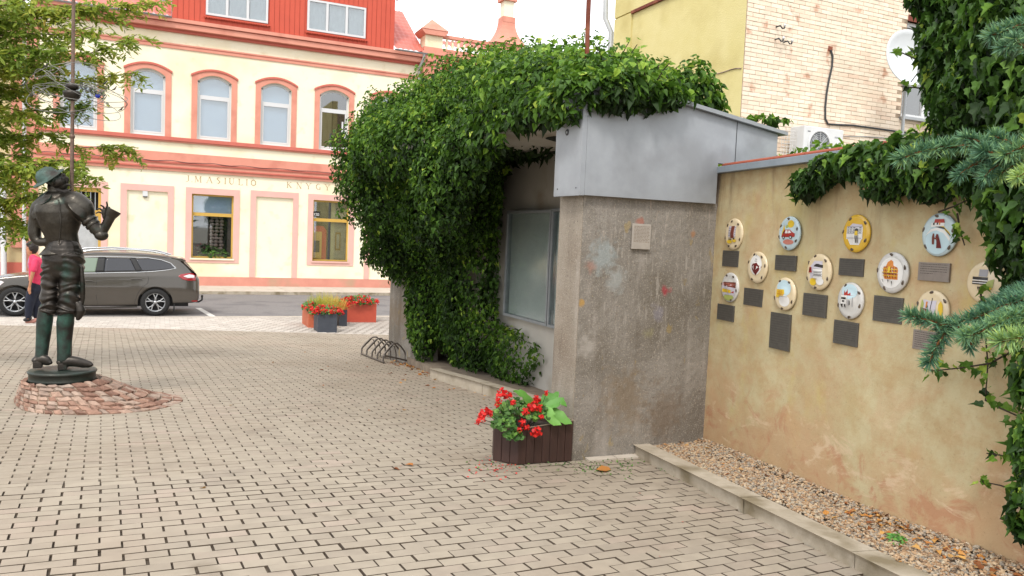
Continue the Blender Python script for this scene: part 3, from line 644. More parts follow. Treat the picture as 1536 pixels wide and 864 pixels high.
concrete("pebbledash", '#7e7870', '#8c867e', '#70695f', True)
concrete("pebbledash_pale", '#8b8275', '#978d80', '#7f7264')
mat("fascia_grey", '#8d9196', '#989ca1', 3, .5, bump=.08, bscale=20, c3='#85888c', s3=2.)
add_wear(MATS["fascia_grey"], "#6f7073", 2.3, .55, .75, .5)
mat("inner_wall", '#aaa59d', '#b3aea5', 3, .9, bump=.2, c3='#9a9080', s3=1.3, t3=(.55, .7))
mat("case_metal", '#8f9396', '#84888b', 12, .5, metal=.2); mat("case_back", '#a4a8a4', '#afb2ad', 5, .7, c3='#a5aaa6', s3=3); mat("poster_white", '#b9bcb9', '#a8acaa', 9, .8)
mat("seam_dark", '#3a3c3e', None, rough=.8); mat("rust", '#7a3b28', '#5d2d20', 12, .85, bump=.3, c3='#8a5138', s3=4)
mat("roof_felt", '#4b4a47', '#55534f', 8, .9)
KO = Vector((3.05, 5.37, 0)); KX = Matrix(((CT, -ST, 0, KO.x), (ST, CT, 0, KO.y), (0, 0, 1, 0), (0, 0, 0, 1)))
kiosk = empty("concrete_kiosk", (4.0, 8.5, -1.85), "open concrete shelter with pale grey fascia and notice case, overgrown with ivy", "kiosk")
def pipebox(mb, pts_lo, pts_hi, mi=0):
    n = len(pts_lo); vs = list(pts_lo)+list(pts_hi)
    mb.add(vs, [(i, (i+1) % n, n+(i+1) % n, n+i) for i in range(n)]+[tuple(range(n))[::-1], tuple(range(n, 2*n))], mi)
mb = MB(KX)
# near end wall: front face with fine relief, returning along the left side
nx_, nz_ = 70, 110; vv = []
for j in range(nz_+1):
    z = -2.0 + 2.38*j/nz_
    for i in range(nx_+1):
        x = -.0 + 1.42*i/nx_
        vv.append((x, -.006 - .010*noise.noise(Vector((x*2.2, 0, z*2.2))) - .006*noise.noise(Vector((x*30, 1, z*30))), z))
mb.add(vv, [(j*(nx_+1)+i, j*(nx_+1)+i+1, (j+1)*(nx_+1)+i+1, (j+1)*(nx_+1)+i) for j in range(nz_) for i in range(nx_)], 0, True)
mb.box(.06, 1.42, .005, .34, -2.0, .38)
mb.build("end_wall", MATS["pebbledash"], kiosk)
mb = MB(KX); mb.box(-.0, .055, .004, .36, -2.0, .375); mb.build("end_pier", MATS["pebbledash_pale"], kiosk, bevel=.008)
mb = MB(); mb.box(4.3, 4.5, 5.75, 12.3, -2.1, 1.1); mb.build("back_wall", MATS["inner_wall"], kiosk)
mb = MB(); mb.prism([(3.52, 12.28), (3.70, 11.3), (3.95, 11.3), (3.85, 12.5), (4.5, 12.5), (4.5, 12.75), (3.52, 12.6)], 'z', -2.3, 1.15); mb.build("far_pier", MATS["pebbledash"], kiosk)
# floor and its step
fl = MB()
gp = lambda x, y, h: (x, y, gz(x, y)+h)
pl = [(3.98, 5.72), (4.35, 5.72), (4.35, 12.2), (3.62, 12.2), (3.54, 9.9), (3.98, 7.16)]
fl.add([gp(x, y, .10) for x, y in pl]+[gp(x, y, -.2) for x, y in pl], [(0, 1, 2, 3, 4, 5)]+[(i, i+6, (i+1) % 6+6, (i+1) % 6) for i in range(6)]); fl.build("floor_slab", MATS["kerb_brown"], kiosk)
kerb_row(kiosk, (3.95, 6.6), (3.42, 10.1), -.13, .135, 5, MATS["kerb_stone"], .012, name="step_stone")
# fascia
mb = MB(KX)
top = lambda x: 1.215 - .115*max(0, x-.85)
mb.prism([(-.03, .365), (1.33, .375), (1.33, .725), (2.02, .725), (2.02, top(2.02)-.04), (.85, 1.175), (-.03, 1.09+.085)], 'y', -.055, .0); mb.build("fascia_panel", MATS["fascia_grey"], kiosk, bevel=.003)
mb = MB(KX); mb.prism([(-.055, .36), (.34, .36), (.34, 1.17), (-.055, 1.17)], 'x', -.075, -.032); mb.build("fascia_panel", MATS["fascia_grey"], kiosk, bevel=.003)
mb = MB(KX); mb.prism([(.36, 1.04), (2.4, 1.04), (2.4, 1.17), (.36, 1.17)], 'x', -.075, -.035); mb.build("roof_trim", MATS["fascia_grey"], kiosk, bevel=.003)
mb = MB(KX); mb.box(1.52, 1.526, -.058, -.05, .73, 1.1); mb.build("panel_joint", MATS["seam_dark"], kiosk)
mb = MB(KX); mb.prism([(-.09, 1.178), (.85, 1.178), (2.1, 1.035), (2.1, 1.065), (.85, 1.212), (-.09, 1.212)], 'y', -.10, .02); mb.build("roof_edge", MATS["case_metal"], kiosk)
mb = MB(KX); mb.prism([(.12, 1.14), (.85, 1.15), (2.1, 1.02), (2.1, 1.05), (.85, 1.205), (.12, 1.205)], 'y', .02, 7.0); mb.build("roof", MATS["roof_felt"], kiosk)
mb = MB(KX); mb.lathe([(0, .006), (.022, .005), (.026, 0), (.028, -.01)], (-.075, .17, .87), 16, 0, (-1, 0, 0)); mb.build("vent_hole", MATS["seam_dark"], kiosk)
mb = MB(KX); mb.lathe([(0, .004), (.011, .003), (.012, -.01)], (-.079, .17, .87), 12, 0, (-1, 0, 0)); mb.build("vent_pin", MATS["fascia_grey"], kiosk)
for z, y in ((.42, .28), (1.1, .28), (.42, 0), (1.1, 0)):
    mb = MB(KX); mb.ball((-.076, y, z), .006, 8, 4); mb.build("screw", MATS["seam_dark"], kiosk)
# notice case on the back wall: frame, doors and glass
GLZ = glass_mat("case_glass", '#f2f6f6', .03, .12, 1.22)
case = empty("notice_case", (4.2, 8.4, -1.0), "grey glazed notice case on the wall inside the ivy covered shelter", "notice case")
def casebox(y0, y1, z0, z1, nm):
    X = 4.18
    fr = MB(); w = .035
    fr.box(X, X+.1, y0, y1, z0, z0+w); fr.box(X, X+.1, y0, y1, z1-w, z1); fr.box(X, X+.1, y0, y0+w, z0+w, z1-w); fr.box(X, X+.1, y1-w, y1, z0+w, z1-w); fr.build(nm, MATS["case_metal"], case, bevel=.003)
    bk = MB(); bk.box(X+.07, X+.095, y0+w, y1-w, z0+w, z1-w); bk.build("case_back", MATS["case_back"], case)
    g_ = MB(); g_.box(X+.018, X+.022, y0+w, y1-w, z0+w, z1-w); g_.build("glass_pane", GLZ, case)
casebox(8.12, 9.40, -1.03, .36, "door_frame"); casebox(7.0, 8.10, -1.03, .37, "door_frame")
mb = MB(); mb.box(4.24, 4.262, 8.16, 8.30, -.55, .1); mb.build("notice_sheet", MATS["poster_white"], case)
mb = MB(); mb.box(4.24, 4.247, 7.4, 8.0, -.35, .22); mb.build("notice_sheet", MATS["poster_white"], case)
mb = MB()
for (z, r_) in ((.12, .05), (-.02, .06), (-.14, .07), (-.26, .06)):
    mb.tube([(4.238, 7.9+.0+r_*math.sin(a)*.9, z+r_*math.cos(a)*.8) for a in np.linspace(.3, 5.2, 14)], .007, 5)
mb.build("scrawl", MATS["seam_dark"], case)
mb = MB(KX); mb.prism([(.02, 1.02), (1.2, 1.02), (1.2, 1.14), (.02, 1.14)], 'y', .37, 6.9); mb.build("ceiling", MATS["inner_wall"], kiosk)
# small plaque, gap stones, rusty mast
pq = onX  # plaque sits on the end wall
mb = MB(KX); mb.box(.475, .665, -.030, -.018, -.045, .165); pl_ = mb.build("wall_plaque", mat("plaque_stone", '#a79f95', '#9b938a', 12, .6, bump=.1), None, bevel=.003, label="small pale engraved plaque on the rough concrete end wall", cat="plaque")
mb = MB(KX)
for i in range(12):
    z = .145-.0115*i; x = .49
    while x < .64: q = min(.65, x+random.uniform(.008, .03)); mb.add([(x, -.0305, z), (q, -.0305, z), (q, -.0305, z-.004), (x, -.0305, z-.004)], [(3, 2, 1, 0)]); x = q+.005
o = mb.build("engraved_lines", mat("plaque_line", '#7a6c5e', None, rough=.8), pl_)
gsl = empty("joint_slabs", (3.9, 5.35, -1.8), "two thin pale slabs in the paving joint at the concrete end wall", "edging slabs")
for a, b in ((.13, .40), (.41, .88)):
    mb = MB(KX); z = lambda x: gz(3.05+x, 5.4)
    mb.add([(a, -.075, z(a)+.012), (b, -.075, z(b)+.012), (b, -.01, z(b)+.02), (a, -.01, z(a)+.02), (a, -.075, z(a)-.05), (b, -.075, z(b)-.05), (b, -.01, z(b)-.05), (a, -.01, z(a)-.05)], [(0, 1, 2, 3), (4, 5, 1, 0), (5, 6, 2, 1), (7, 4, 0, 3)])
    mb.build("slab", MATS["slab"], gsl)
mb = MB(); b0 = onY(881, 110, 6.3); mb.tube([(b0.x, 6.3, 1.1), (b0.x-.02, 6.3, 2.0), (b0.x-.03, 6.3, 3.4)], .022, 10)
mast = mb.build("rusty_mast", MATS["rust"], None, label="rusty red-brown mast rising out of the ivy on the shelter roof", cat="mast")
# ------------------------------------------------------------------ the pink and cream building across the street
mat("cream_wall", '#e8e0c4', '#ebe4cc', 1.2, .9, bump=.12, bscale=60, c3='#dfd4b2', s3=.45)
add_wear(MATS["cream_wall"], '#c2b18a', 2.6, .58, .72, .4)
mat("salmon", '#cf8f7b', '#cb8874', 2., .8, c3='#c27e6b', s3=1.5); mat("salmon_pale", '#d6aca2', '#d2a59a', 2., .85); mat("brick_red_trim", '#c0695a', '#b86152', 3, .8)
mat("plinth_pink", '#c98c7b', '#bf8171', 2, .85, c3='#a59076', s3=.7)
mat("white_frame", '#c9cacb', None, rough=.45); mat("yellow_frame", '#bb9642', '#c29d4a', 5, .5)
mat("clad_red", '#c04c33', '#b8472f', 2, .55); mat("roof_red", '#c06e60', '#b56255', 3, .55, c3='#c06a5c', s3=2); mat("zinc", '#9a9d9f', '#8b8e90', 6, .4, metal=.5)
mat("curtain", '#b9babd', '#a3a4a9', 14, .9, stretch=(1, 1, .4)); mat("blind_blue", '#c4cee2', '#ccd6e6', 1.5, .6); mat("dark_room", '#2a2623', '#1f1c1a', 2, .9)
mat("room_tan", '#d8c89c', '#c8b68a', 2, .9); mat("letter", '#b39a72', '#a68d68', 8, .85); mat("downpipe", '#b9bbbb', '#a5a7a7', 5, .4, metal=.3)
WG = glass_mat("window_glass", '#e2e8ea', .10, .02); WGD = glass_mat("dark_glass", '#8f979b', .14, .02)
FY = 30.0; fac = empty("bookshop_building", (3, FY, -2.2), "cream two storey building with salmon trim, arched windows and red dormer", "building")
def fb(name, m, x0, x1, z0, z1, out, dep=.02, parent=None, bevel=0.):
    mb = MB(); mb.box(x0, x1, FY-out, FY+dep, z0, z1); return mb.build(name, MATS[m], parent or fac, bevel=bevel)
XL, XR = -3.82, 9.4
ups = [(-3.12, -2.02), (-1.01, .08), (1.12, 2.26), (3.28, 4.37), (5.41, 6.52), (7.53, 8.64)]
los = [(-3.25, -1.88, -2.15, 1.12), (-1.09, .20, -1.84, 1.12), (.99, 2.41, -1.18, 1.12), (3.19, 4.51, -1.84, 1.15), (5.27, 6.65, -1.18, 1.15), (7.48, 8.8, -1.84, 1.15)]
def wall_with_openings(x0, x1, z0, z1, rects):
    xs = sorted({x0, x1} | {v for r in rects for v in r[:2]}); zs = sorted({z0, z1} | {v for r in rects for v in r[2:4]})
    mb = MB()
    for a, b in zip(xs[:-1], xs[1:]):
        for c, d in zip(zs[:-1], zs[1:]):
            if any(r[0] <= a and b <= r[1] and r[2] <= c and d <= r[3] for r in rects): continue
            mb.add([(a, FY, c), (b, FY, c), (b, FY, d), (a, FY, d)], [(0, 1, 2, 3)])
    for r in rects:
        a, b, c, d = r[:4]; q = .30
        mb.add([(a, FY, c), (b, FY, c), (b, FY, d), (a, FY, d), (a, FY+q, c), (b, FY+q, c), (b, FY+q, d), (a, FY+q, d)], [(0, 4, 5, 1), (1, 5, 6, 2), (2, 6, 7, 3), (3, 7, 4, 0)])
    return mb
up_r = [(a, b, 3.06, 5.36) for a, b in ups]
mb = wall_with_openings(XL, XR, -2.2, 7.0, up_r+los)
def arc(a, b, zs, rise, n=12):
    return [(a+(b-a)*i/n, zs+rise*(1-((2*i/n)-1)**2)) for i in range(n+1)]
for a, b in ups:                                   # spandrels above the segmental arches
    ar = arc(a, b, 5.13, .22)
    for i in range(12):
        (xa, za), (xb, zb) = ar[i], ar[i+1]
        mb.add([(xa, FY+.0, za), (xb, FY+.0, zb), (xb, FY+.0, 5.36), (xa, FY+.0, 5.36), (xa, FY+.3, za), (xb, FY+.3, zb)], [(0, 1, 2, 3), (0, 4, 5, 1)])
mb.build("wall", MATS["cream_wall"], fac)
b_ = MB(); b_.box(XL, XR+4.5, FY+.32, FY+9, -2.2, 6.9); b_.build("rear_volume", MATS["dark_room"], fac)
# upper windows: surround > , frame > pane
def arched_window(a, b, pane_m, behind, split=4.60):
    sw = .19
    o = MB(); outer = [(a-sw, 3.06)]+arc(a-sw, b+sw, 5.30, .23)+[(b+sw, 3.06)]; inner = [(a, 3.06)]+arc(a, b, 5.13, .22)+[(b, 3.06)]
    n = len(outer)
    for (yo, yi, inn, outr) in ((.035, .035, inner, outer),):
        vs = [(x, FY-.035, z) for x, z in outer]+[(x, FY-.035, z) for x, z in inner]+[(x, FY+.0, z) for x, z in outer]+[(x, FY-.001, z) for x, z in inner]
        o.add(vs, [(i, i+1, n+i+1, n+i) for i in range(n-1)]+[(i, 2*n+i, 2*n+i+1, i+1) for i in range(n-1)]+[(n+i, n+i+1, 3*n+i+1, 3*n+i) for i in range(n-1)])
    sur = o.build("window_surround", MATS["salmon"], fac)
    h = MB(); hm = arc(a-sw-.03, b+sw+.03, 5.33, .235); h2 = arc(a-sw-.03, b+sw+.03, 5.26, .235)
    vs = [(x, FY-.07, z) for x, z in hm]+[(x, FY-.07, z) for x, z in h2]+[(x, FY, z) for x, z in hm]+[(x, FY, z) for x, z in h2]; k = len(hm)
    h.add(vs, [(i, i+1, k+i+1, k+i) for i in range(k-1)]+[(i, 2*k+i, 2*k+i+1, i+1) for i in range(k-1)]+[(k+i, k+i+1, 3*k+i+1, 3*k+i) for i in range(k-1)]); h.build("hood_mould", MATS["brick_red_trim"], sur)
    w = .07; y = FY+.12
    f = MB(); ia = arc(a+w, b-w, 5.07, .20); oa = arc(a, b, 5.13, .22); k = len(ia)
    f.box(a, a+w, y, y+.06, 3.06, 5.14); f.box(b-w, b, y, y+.06, 3.06, 5.14); f.box(a+w, b-w, y, y+.06, 3.06, 3.06+w*1.4); f.box(a+w, b-w, y-.005, y+.06, split-.05, split+.05)
    vs = [(x, y, z) for x, z in oa]+[(x, y, z) for x, z in ia]+[(x, y+.06, z) for x, z in ia]
    f.add(vs, [(i, i+1, k+i+1, k+i) for i in range(k-1)]+[(k+i, k+i+1, 2*k+i+1, 2*k+i) for i in range(k-1)])
    fr = f.build("window_frame", MATS["white_frame"], fac)
    ca = MB(); ca.box(a+w, a+w+.05, y-.012, y+.05, 3.06+w*1.4, split-.05); ca.box(b-w-.05, b-w, y-.012, y+.05, 3.06+w*1.4, split-.05); ca.box(a+w+.05, b-w-.05, y-.012, y+.05, 3.158, 3.21); ca.box(a+w+.05, b-w-.05, y-.012, y+.05, split-.10, split-.05)
    ca.build("casement", MATS["white_frame"], fr)
    p = MB(); p.box(a+w+.05, b-w-.05, y+.02, y+.026, 3.21, split-.10); p.build("pane", pane_m, fr)
    p = MB(); poly = [(a+w, split+.05)]+arc(a+w, b-w, 5.07, .20)[::1]+[(b-w, split+.05)]
    p.prism(poly, 'y', y+.02, y+.026); p.build("pane", pane_m, fr)
    if behind: q = MB(); q.box(a, b, y+.10, y+.13, 3.06, 5.36); q.build("blind", MATS[behind], fr)
    return fr
W_ = []
for (a, b), pm, bh in zip(ups, [WG, WG, WG, WG, WGD, WG], ["blind_blue", "blind_blue", "blind_blue", "blind_blue", None, "blind_blue"]):
    W_.append(arched_window(a, b, pm, bh))
cu = MB(); cu.box(5.95, 6.1, FY+.24, FY+.3, 3.1, 4.7); cu.box(6.25, 6.5, FY+.26, FY+.3, 3.1, 5.2); cu.build("curtain", MATS["room_tan"], W_[4])
cu = MB(); cu.box(6.28, 6.34, FY+.09, FY+.11, 3.75, 4.2); cu.build("handle", MATS["white_frame"], W_[4])
# ground floor surrounds
for i, (a, b, c, d) in enumerate(los):
    zb = c if i in (0, 1, 3, 5) else c
    o = MB(); sw = .20; full = i in (1, 3, 5, 0)
    lowz = -1.845 if full else c-.16
    o.box(a-sw, a, FY-.03, FY+.0, lowz, d+.22); o.box(b, b+sw, FY-.03, FY+.0, lowz, d+.22); o.box(a, b, FY-.03, FY+.0, d, d+.22)
    if not full: o.box(a, b, FY-.03, FY, lowz, c)
    sur = o.build("opening_surround", MATS["salmon_pale"], fac)
    if i in (1, 3, 5):
        n_ = MB(); n_.box(a, b, FY+.06, FY+.1, c, d); n_.build("blind_niche", MATS["cream_wall"], fac)
    elif i in (2, 4):
        s = MB(); s.box(a-.04, b+.04, FY-.07, FY+.28, c-.06, c); s.build("window_sill", MATS["cream_wall" if i == 2 else "salmon_pale"], fac)
        y = FY+.14; w = .06; tz = .40
        f = MB(); f.box(a, a+w, y, y+.06, c, d); f.box(b-w, b, y, y+.06, c, d); f.box(a+w, b-w, y, y+.06, c, c+w); f.box(a+w, b-w, y, y+.06, d-w, d); f.box(a+w, b-w, y-.01, y+.06, tz-.06, tz+.06)
        fr = f.build("window_frame", MATS["yellow_frame"], fac)
        for (z0, z1) in ((c+w, tz-.06), (tz+.06, d-w)):
            p = MB(); p.box(a+w, b-w, y+.02, y+.026, z0, z1); p.build("pane", WG, fr)
        if i == 2: q = MB(); q.box(a, b, y+.08, y+.1, tz, d); q.build("blind", MATS["blind_blue"], fr)
mb = MB(); mb.box(5.27, 5.95, FY+.33, FY+.34, -1.2, 1.2); mb.build("dark_interior", MATS["dark_room"], fac)
mb = MB(); mb.box(6.0, 6.66, FY+.24, FY+.30, -1.2, 1.2); mb.build("shop_partition", MATS["room_tan"], fac)
mb = MB(); mb.box(6.18, 6.38, FY+.215, FY+.24, -.75, -.05); pf = mb.build("picture_frame", MATS["yellow_frame"], fac)
mb = MB(); mb.box(6.22, 6.34, FY+.21, FY+.215, -.68, -.12); mb.build("picture", MATS["room_tan"], pf)
# things in the shop windows
mat("vermilion", '#e2402a', '#d03620', 4, .5); mat("ochre_wood", '#ecba5c', '#e0aa4c', 6, .6)
cab = empty("display_cabinet", (5.55, FY+.25, -1.12), "red and ochre cabinet standing inside the right hand shop window", "cabinet")
mb = MB(); mb.prism([(5.30, -1.12), (5.84, -1.12), (5.84, .0), (5.72, .16), (5.5, .18), (5.3, .1)], 'y', FY+.25, FY+.32); mb.build("cabinet_body", MATS["vermilion"], cab)
mb = MB(); mb.box(5.31, 5.66, FY+.22, FY+.25, -1.1, -.05); mb.build("cabinet_front", MATS["ochre_wood"], cab)
mb = MB(); mb.box(5.36, 5.58, FY+.215, FY+.22, -.85, -.4); mb.build("cabinet_window", MATS["dark_room"], cab)
mat("stone_pink", '#b08c7e', '#8f807a', 9, .8); 
colm = empty("stone_column", (1.9, FY+.27, -1.1), "rubble stone column inside the left shop window", "column")
for j in range(11):
    for q in range(3):
        mb = MB(); x = 1.66+q*.16+random.uniform(-.02, .02); z = -1.0+j*.125
        mb.ball((x+.03, FY+.27, z+.05), (.085, .05, .06), 7, 5); mb.build("stone", MATS["stone_pink"], colm)
sg = MB(); sg.box(5.30, 5.56, FY+.13, FY+.136, .52, .72); sgo = sg.build("window_sign", MATS["dark_room"], None, label="small dark sign with white letters in the right shop window transom", cat="sign")
mat("sign_white", '#d8d8d6', None, rough=.6)
# letters built of strokes: thin and thick stems with serifs, as the painted roman capitals
GL = {'J': [((.3, 1), (.3, .15), 1), ((.3, .15), (.05, .0), 0)], '.': [((.1, .0), (.1, .08), 1)], 'M': [((.1, 0), (.12, 1), 0), ((.12, 1), (.5, .1), 1), ((.5, .1), (.88, 1), 0), ((.88, 1), (.9, 0), 1)],
      'A': [((.05, 0), (.45, 1), 0), ((.45, 1), (.85, 0), 1), ((.2, .35), (.7, .35), 0)], 'S': [((.62, .85), (.35, 1), 0), ((.35, 1), (.12, .78), 1), ((.12, .78), (.6, .3), 1), ((.6, .3), (.35, 0), 1), ((.35, 0), (.08, .15), 0)],
      'I': [((.15, 0), (.15, 1), 1)], 'U': [((.12, 1), (.12, .25), 1), ((.12, .25), (.4, 0), 1), ((.4, 0), (.7, .25), 0), ((.7, .25), (.7, 1), 0)], 'L': [((.12, 0), (.12, 1), 1), ((.12, 0), (.6, .0), 0), ((.6, 0), (.64, .2), 0)],
      'O': [((.45, 1), (.12, .75), 1), ((.12, .75), (.12, .25), 1), ((.12, .25), (.45, 0), 1), ((.45, 0), (.8, .25), 1), ((.8, .25), (.8, .75), 1), ((.8, .75), (.45, 1), 1)],
      'K': [((.12, 0), (.12, 1), 1), ((.12, .45), (.65, 1), 0), ((.28, .6), (.75, 0), 1)], 'N': [((.12, 0), (.12, 1), 0), ((.12, 1), (.75, 0), 1), ((.75, 0), (.75, 1), 0)],
      'Y': [((.05, 1), (.4, .45), 1), ((.75, 1), (.4, .45), 0), ((.4, .45), (.4, 0), 1)], 'G': [((.75, .85), (.45, 1), 0), ((.45, 1), (.12, .7), 1), ((.12, .7), (.12, .3), 1), ((.12, .3), (.45, 0), 1), ((.45, 0), (.75, .15), 0), ((.75, .0), (.75, .45), 1)]}
WD = {'J': .5, '.': .35, 'I': .5, 'L': .8, 'S': .85, 'M': 1.2, ' ': 1.7}
def letters(txt, x, z, h, pitch, y, m, parent, t1=.028, t0=.012, sc=1., name="letter"):
    for ch in txt:
        w = WD.get(ch, 1.0)*pitch
        if ch in GL:
            mb = MB(); k = 0
            for (a, b, th) in GL[ch]:
                A_ = Vector((x+a[0]*h*sc, z+a[1]*h)); B_ = Vector((x+b[0]*h*sc, z+b[1]*h)); d = B_-A_
                if d.length < 1e-6: continue
                nn = Vector((-d.y, d.x)).normalized()*(t1 if th else t0)/2; k += 1; e = d.normalized()*.004
                yy = y-.0015-.0004*k
                mb.add([(p.x, yy, p.y) for p in (A_-e-nn, B_+e-nn, B_+e+nn, A_-e+nn)], [(0, 1, 2, 3)])
            if ch in 'IMNKLUYAJ':
                ends = {p for a, b, _ in GL[ch] for p in (a, b) if p[1] in (0, 1, .0)}
                for p in ends:
                    k += 1; zz = z+p[1]*h; s_ = 1 if p[1] == 0 else -1
                    mb.add([(x+p[0]*h*sc-.035, y-.0015-.0004*k, zz), (x+p[0]*h*sc+.035, y-.0015-.0004*k, zz), (x+p[0]*h*sc+.03, y-.0015-.0004*k, zz+s_*.012), (x+p[0]*h*sc-.03, y-.0015-.0004*k, zz+s_*.012)], [(0, 1, 2, 3)] if s_ > 0 else [(3, 2, 1, 0)])
            mb.build(name, m, parent)
        x += w
lt = empty("shop_lettering", (3.6, FY, 1.55), "faded roman capitals J. MASIULIO KNYGYNAS painted above the shop windows", "lettering")
letters("J.MASIULIO", .80, 1.53, .22, .325, FY, MATS["letter"], lt)
letters("KNYGYNAS", 4.27, 1.54, .22, .355, FY, MATS["letter"], lt)
letters("KAS", 5.33, .56, .09, .075, FY+.128, MATS["sign_white"], sgo, .014, .01, .7)
# left door with bars
mb = MB(); mb.box(-3.25, -1.95, FY+.1, FY+.14, .30, .36); mb.box(-1.97, -1.88, FY+.08, FY+.14, -2.1, 1.12); mb.box(-3.25, -1.97, FY+.08, FY+.14, .98, 1.12); mb.box(-3.25, -1.97, FY+.08, FY+.14, .16, .30); mb.build("door_frame", MATS["yellow_frame"], fac)
for i in range(9):
    mb = MB(); mb.box(-3.2+.14*i, -3.17+.14*i, FY+.1, FY+.12, .36, .98); mb.build("window_bar", MATS["zinc"], fac)
mb = MB(); mb.box(-3.25, -1.97, FY+.14, FY+.18, -2.15, .16); mb.build("door_leaf", MATS["downpipe"], fac)
mb = MB(); mb.box(-.60, -.44, FY-.03, FY+.06, .93, 1.11); lm = mb.build("wall_lamp", MATS["white_frame"], fac); mb = MB(); mb.box(-.59, -.45, FY-.035, FY+.05, .90, .928); mb.build("lamp_base", MATS["dark_room"], lm)
# mouldings
fb("plinth", "plinth_pink", XL, XR, -2.2, -1.85, .05)
fb("sill_course", "brick_red_trim", XL, XR, 2.93, 3.055, .12); fb("sill_course", "salmon", XL, XR, 2.88, 2.93, .07)
fb("string_course", "salmon", XL, XR, 2.19, 2.52, .03); fb("string_course", "brick_red_trim", XL, XR, 2.13, 2.188, .14); fb("string_course", "salmon", XL, XR, 2.02, 2.13, .10); fb("string_course", "brick_red_trim", XL, XR, 1.97, 2.02, .12); fb("string_course", "salmon", XL, XR, 1.87, 1.97, .07)
fb("frieze_strip", "salmon", XL, XR, 6.13, 6.23, .04); fb("frieze_strip", "brick_red_trim", XL, XR, 6.23, 6.25, .05); fb("frieze_strip", "salmon", XL, XR, 6.25, 6.30, .06)
fb("cornice", "brick_red_trim", XL, XR, 6.68, 6.78, .12); fb("cornice", "salmon", XL-.1, XR, 6.78, 6.95, .30); fb("cornice", "brick_red_trim", XL-.1, XR, 6.95, 6.98, .27); fb("cornice", "salmon", XL-.1, XR, 6.98, 7.10, .36)
fb("pilaster", "salmon", XL-.25, XL+.08, -2.2, 6.68, .08)
# loose cable along the string course
cb = MB(); pts = [(x, FY-.16, 2.205+.012*math.sin(x*5.1)+.02*noise.noise(Vector((x*2, 0, 0)))) for x in np.arange(-3.7, 8.5, .12)]
cb.tube(pts, .011, 5); cb.build("facade_cable", MATS["seam_dark"], None, label="thin black cable sagging along the red string course of the cream building", cat="cable")
# dormer with vertical boards
dr = (.26, 8.14)
nb = 44; bw = (dr[1]-dr[0])/nb
dwin = [(1.34, 3.43, 7.38, 9.2), (4.82, 7.0, 7.36, 8.50)]
for i in range(nb):
    a, b = dr[0]+bw*i, dr[0]+bw*(i+1)-.012
    segs = [(7.12, 9.7)]
    for (p, q, r, s_) in dwin:
        if b > p-.02 and a < q+.02: segs = [(7.12, r-.02), (s_+.02, 9.7)]
    mb = MB()
    for z0, z1 in segs:
        if z1 > z0: mb = MB(); mb.box(a, b, FY-.30+.008*(i % 2), FY-.27, z0, z1); mb.build("board", MATS["clad_red"], fac)
mb = MB(); mb.box(dr[0]+.02, 1.34, FY-.262, FY-.2, 7.12, 9.7); mb.box(3.43, 4.82, FY-.262, FY-.2, 7.12, 9.7); mb.box(7.0, dr[1]-.02, FY-.262, FY-.2, 7.12, 9.7); mb.box(1.34, 3.43, FY-.262, FY-.2, 7.12, 7.38); mb.box(4.82, 7.0, FY-.262, FY-.2, 7.12, 7.36); mb.box(4.82, 7.0, FY-.262, FY-.2, 8.5, 9.7)
mb.box(dr[0]+.02, dr[1]-.02, FY+.3, FY+.4, 7.12, 9.7)
mb.box(dr[0], dr[0]+.06, FY-.26, FY+3, 7.12, 9.7); mb.box(dr[1]-.06, dr[1], FY-.26, FY+3, 7.12, 9.7); mb.build("dormer_body", MATS["clad_red"], fac)
mb = MB(); mb.box(dr[0]-.2, dr[1]+.15, FY-.6, FY+3.2, 9.7, 9.8); mb.build("dormer_roof", MATS["brick_red_trim"], fac)
for (p, q, r, s_) in dwin:
    y = FY-.34; n = 3; w = .075; cw = (q-p)/n
    f = MB(); f.box(p, q, y, y+.09, r, r+w); f.box(p, q, y, y+.09, s_-w, s_)
    for k in range(n+1): x = p+cw*k; f.box(max(p, x-w/2*(2 if k in (0, 3) else 1.2)), min(q, x+w/2*(2 if k in (0, 3) else 1.2)), y+.002, y+.088, r+w, s_-w)
    fr = f.build("dormer_window", MATS["white_frame"], fac)
    for k in range(n):
        g_ = MB(); g_.box(p+cw*k+w, p+cw*(k+1)-w*.7, y+.04, y+.046, r+w, s_-w); g_.build("pane", WG, fr)
    c_ = MB(); c_.box(p+.03, q-.03, y+.10, y+.12, r+.03, s_-.03); c_.build("curtain", MATS["curtain"], fr)
    t_ = MB()
    t_.box(p-.05, q+.08, FY-.40, FY-.31, r-.09, r-.045)
    for k in range(26): x = p-.04+k*(q-p+.08)/26; t_.box(x, x+.05, FY-.395, FY-.312, r-.12, r-.091)
    t_.build("drip_trim", MATS["clad_red"], fac)
mb = MB(); mb.tube([(8.16, FY-.45, 9.66), (8.22, FY-.35, 9.5), (8.05, FY-.1, 9.3), (8.2, FY-.32, 9.0)], .05, 8); mb.build("downpipe", MATS["downpipe"], fac)
mb = MB(); mb.tube([(.12, FY-.4, 9.6), (.14, FY-.36, 7.9), (.05, FY-.38, 7.65), (-.05, FY-.42, 7.62)], .05, 8); mb.build("downpipe", MATS["downpipe"], fac)
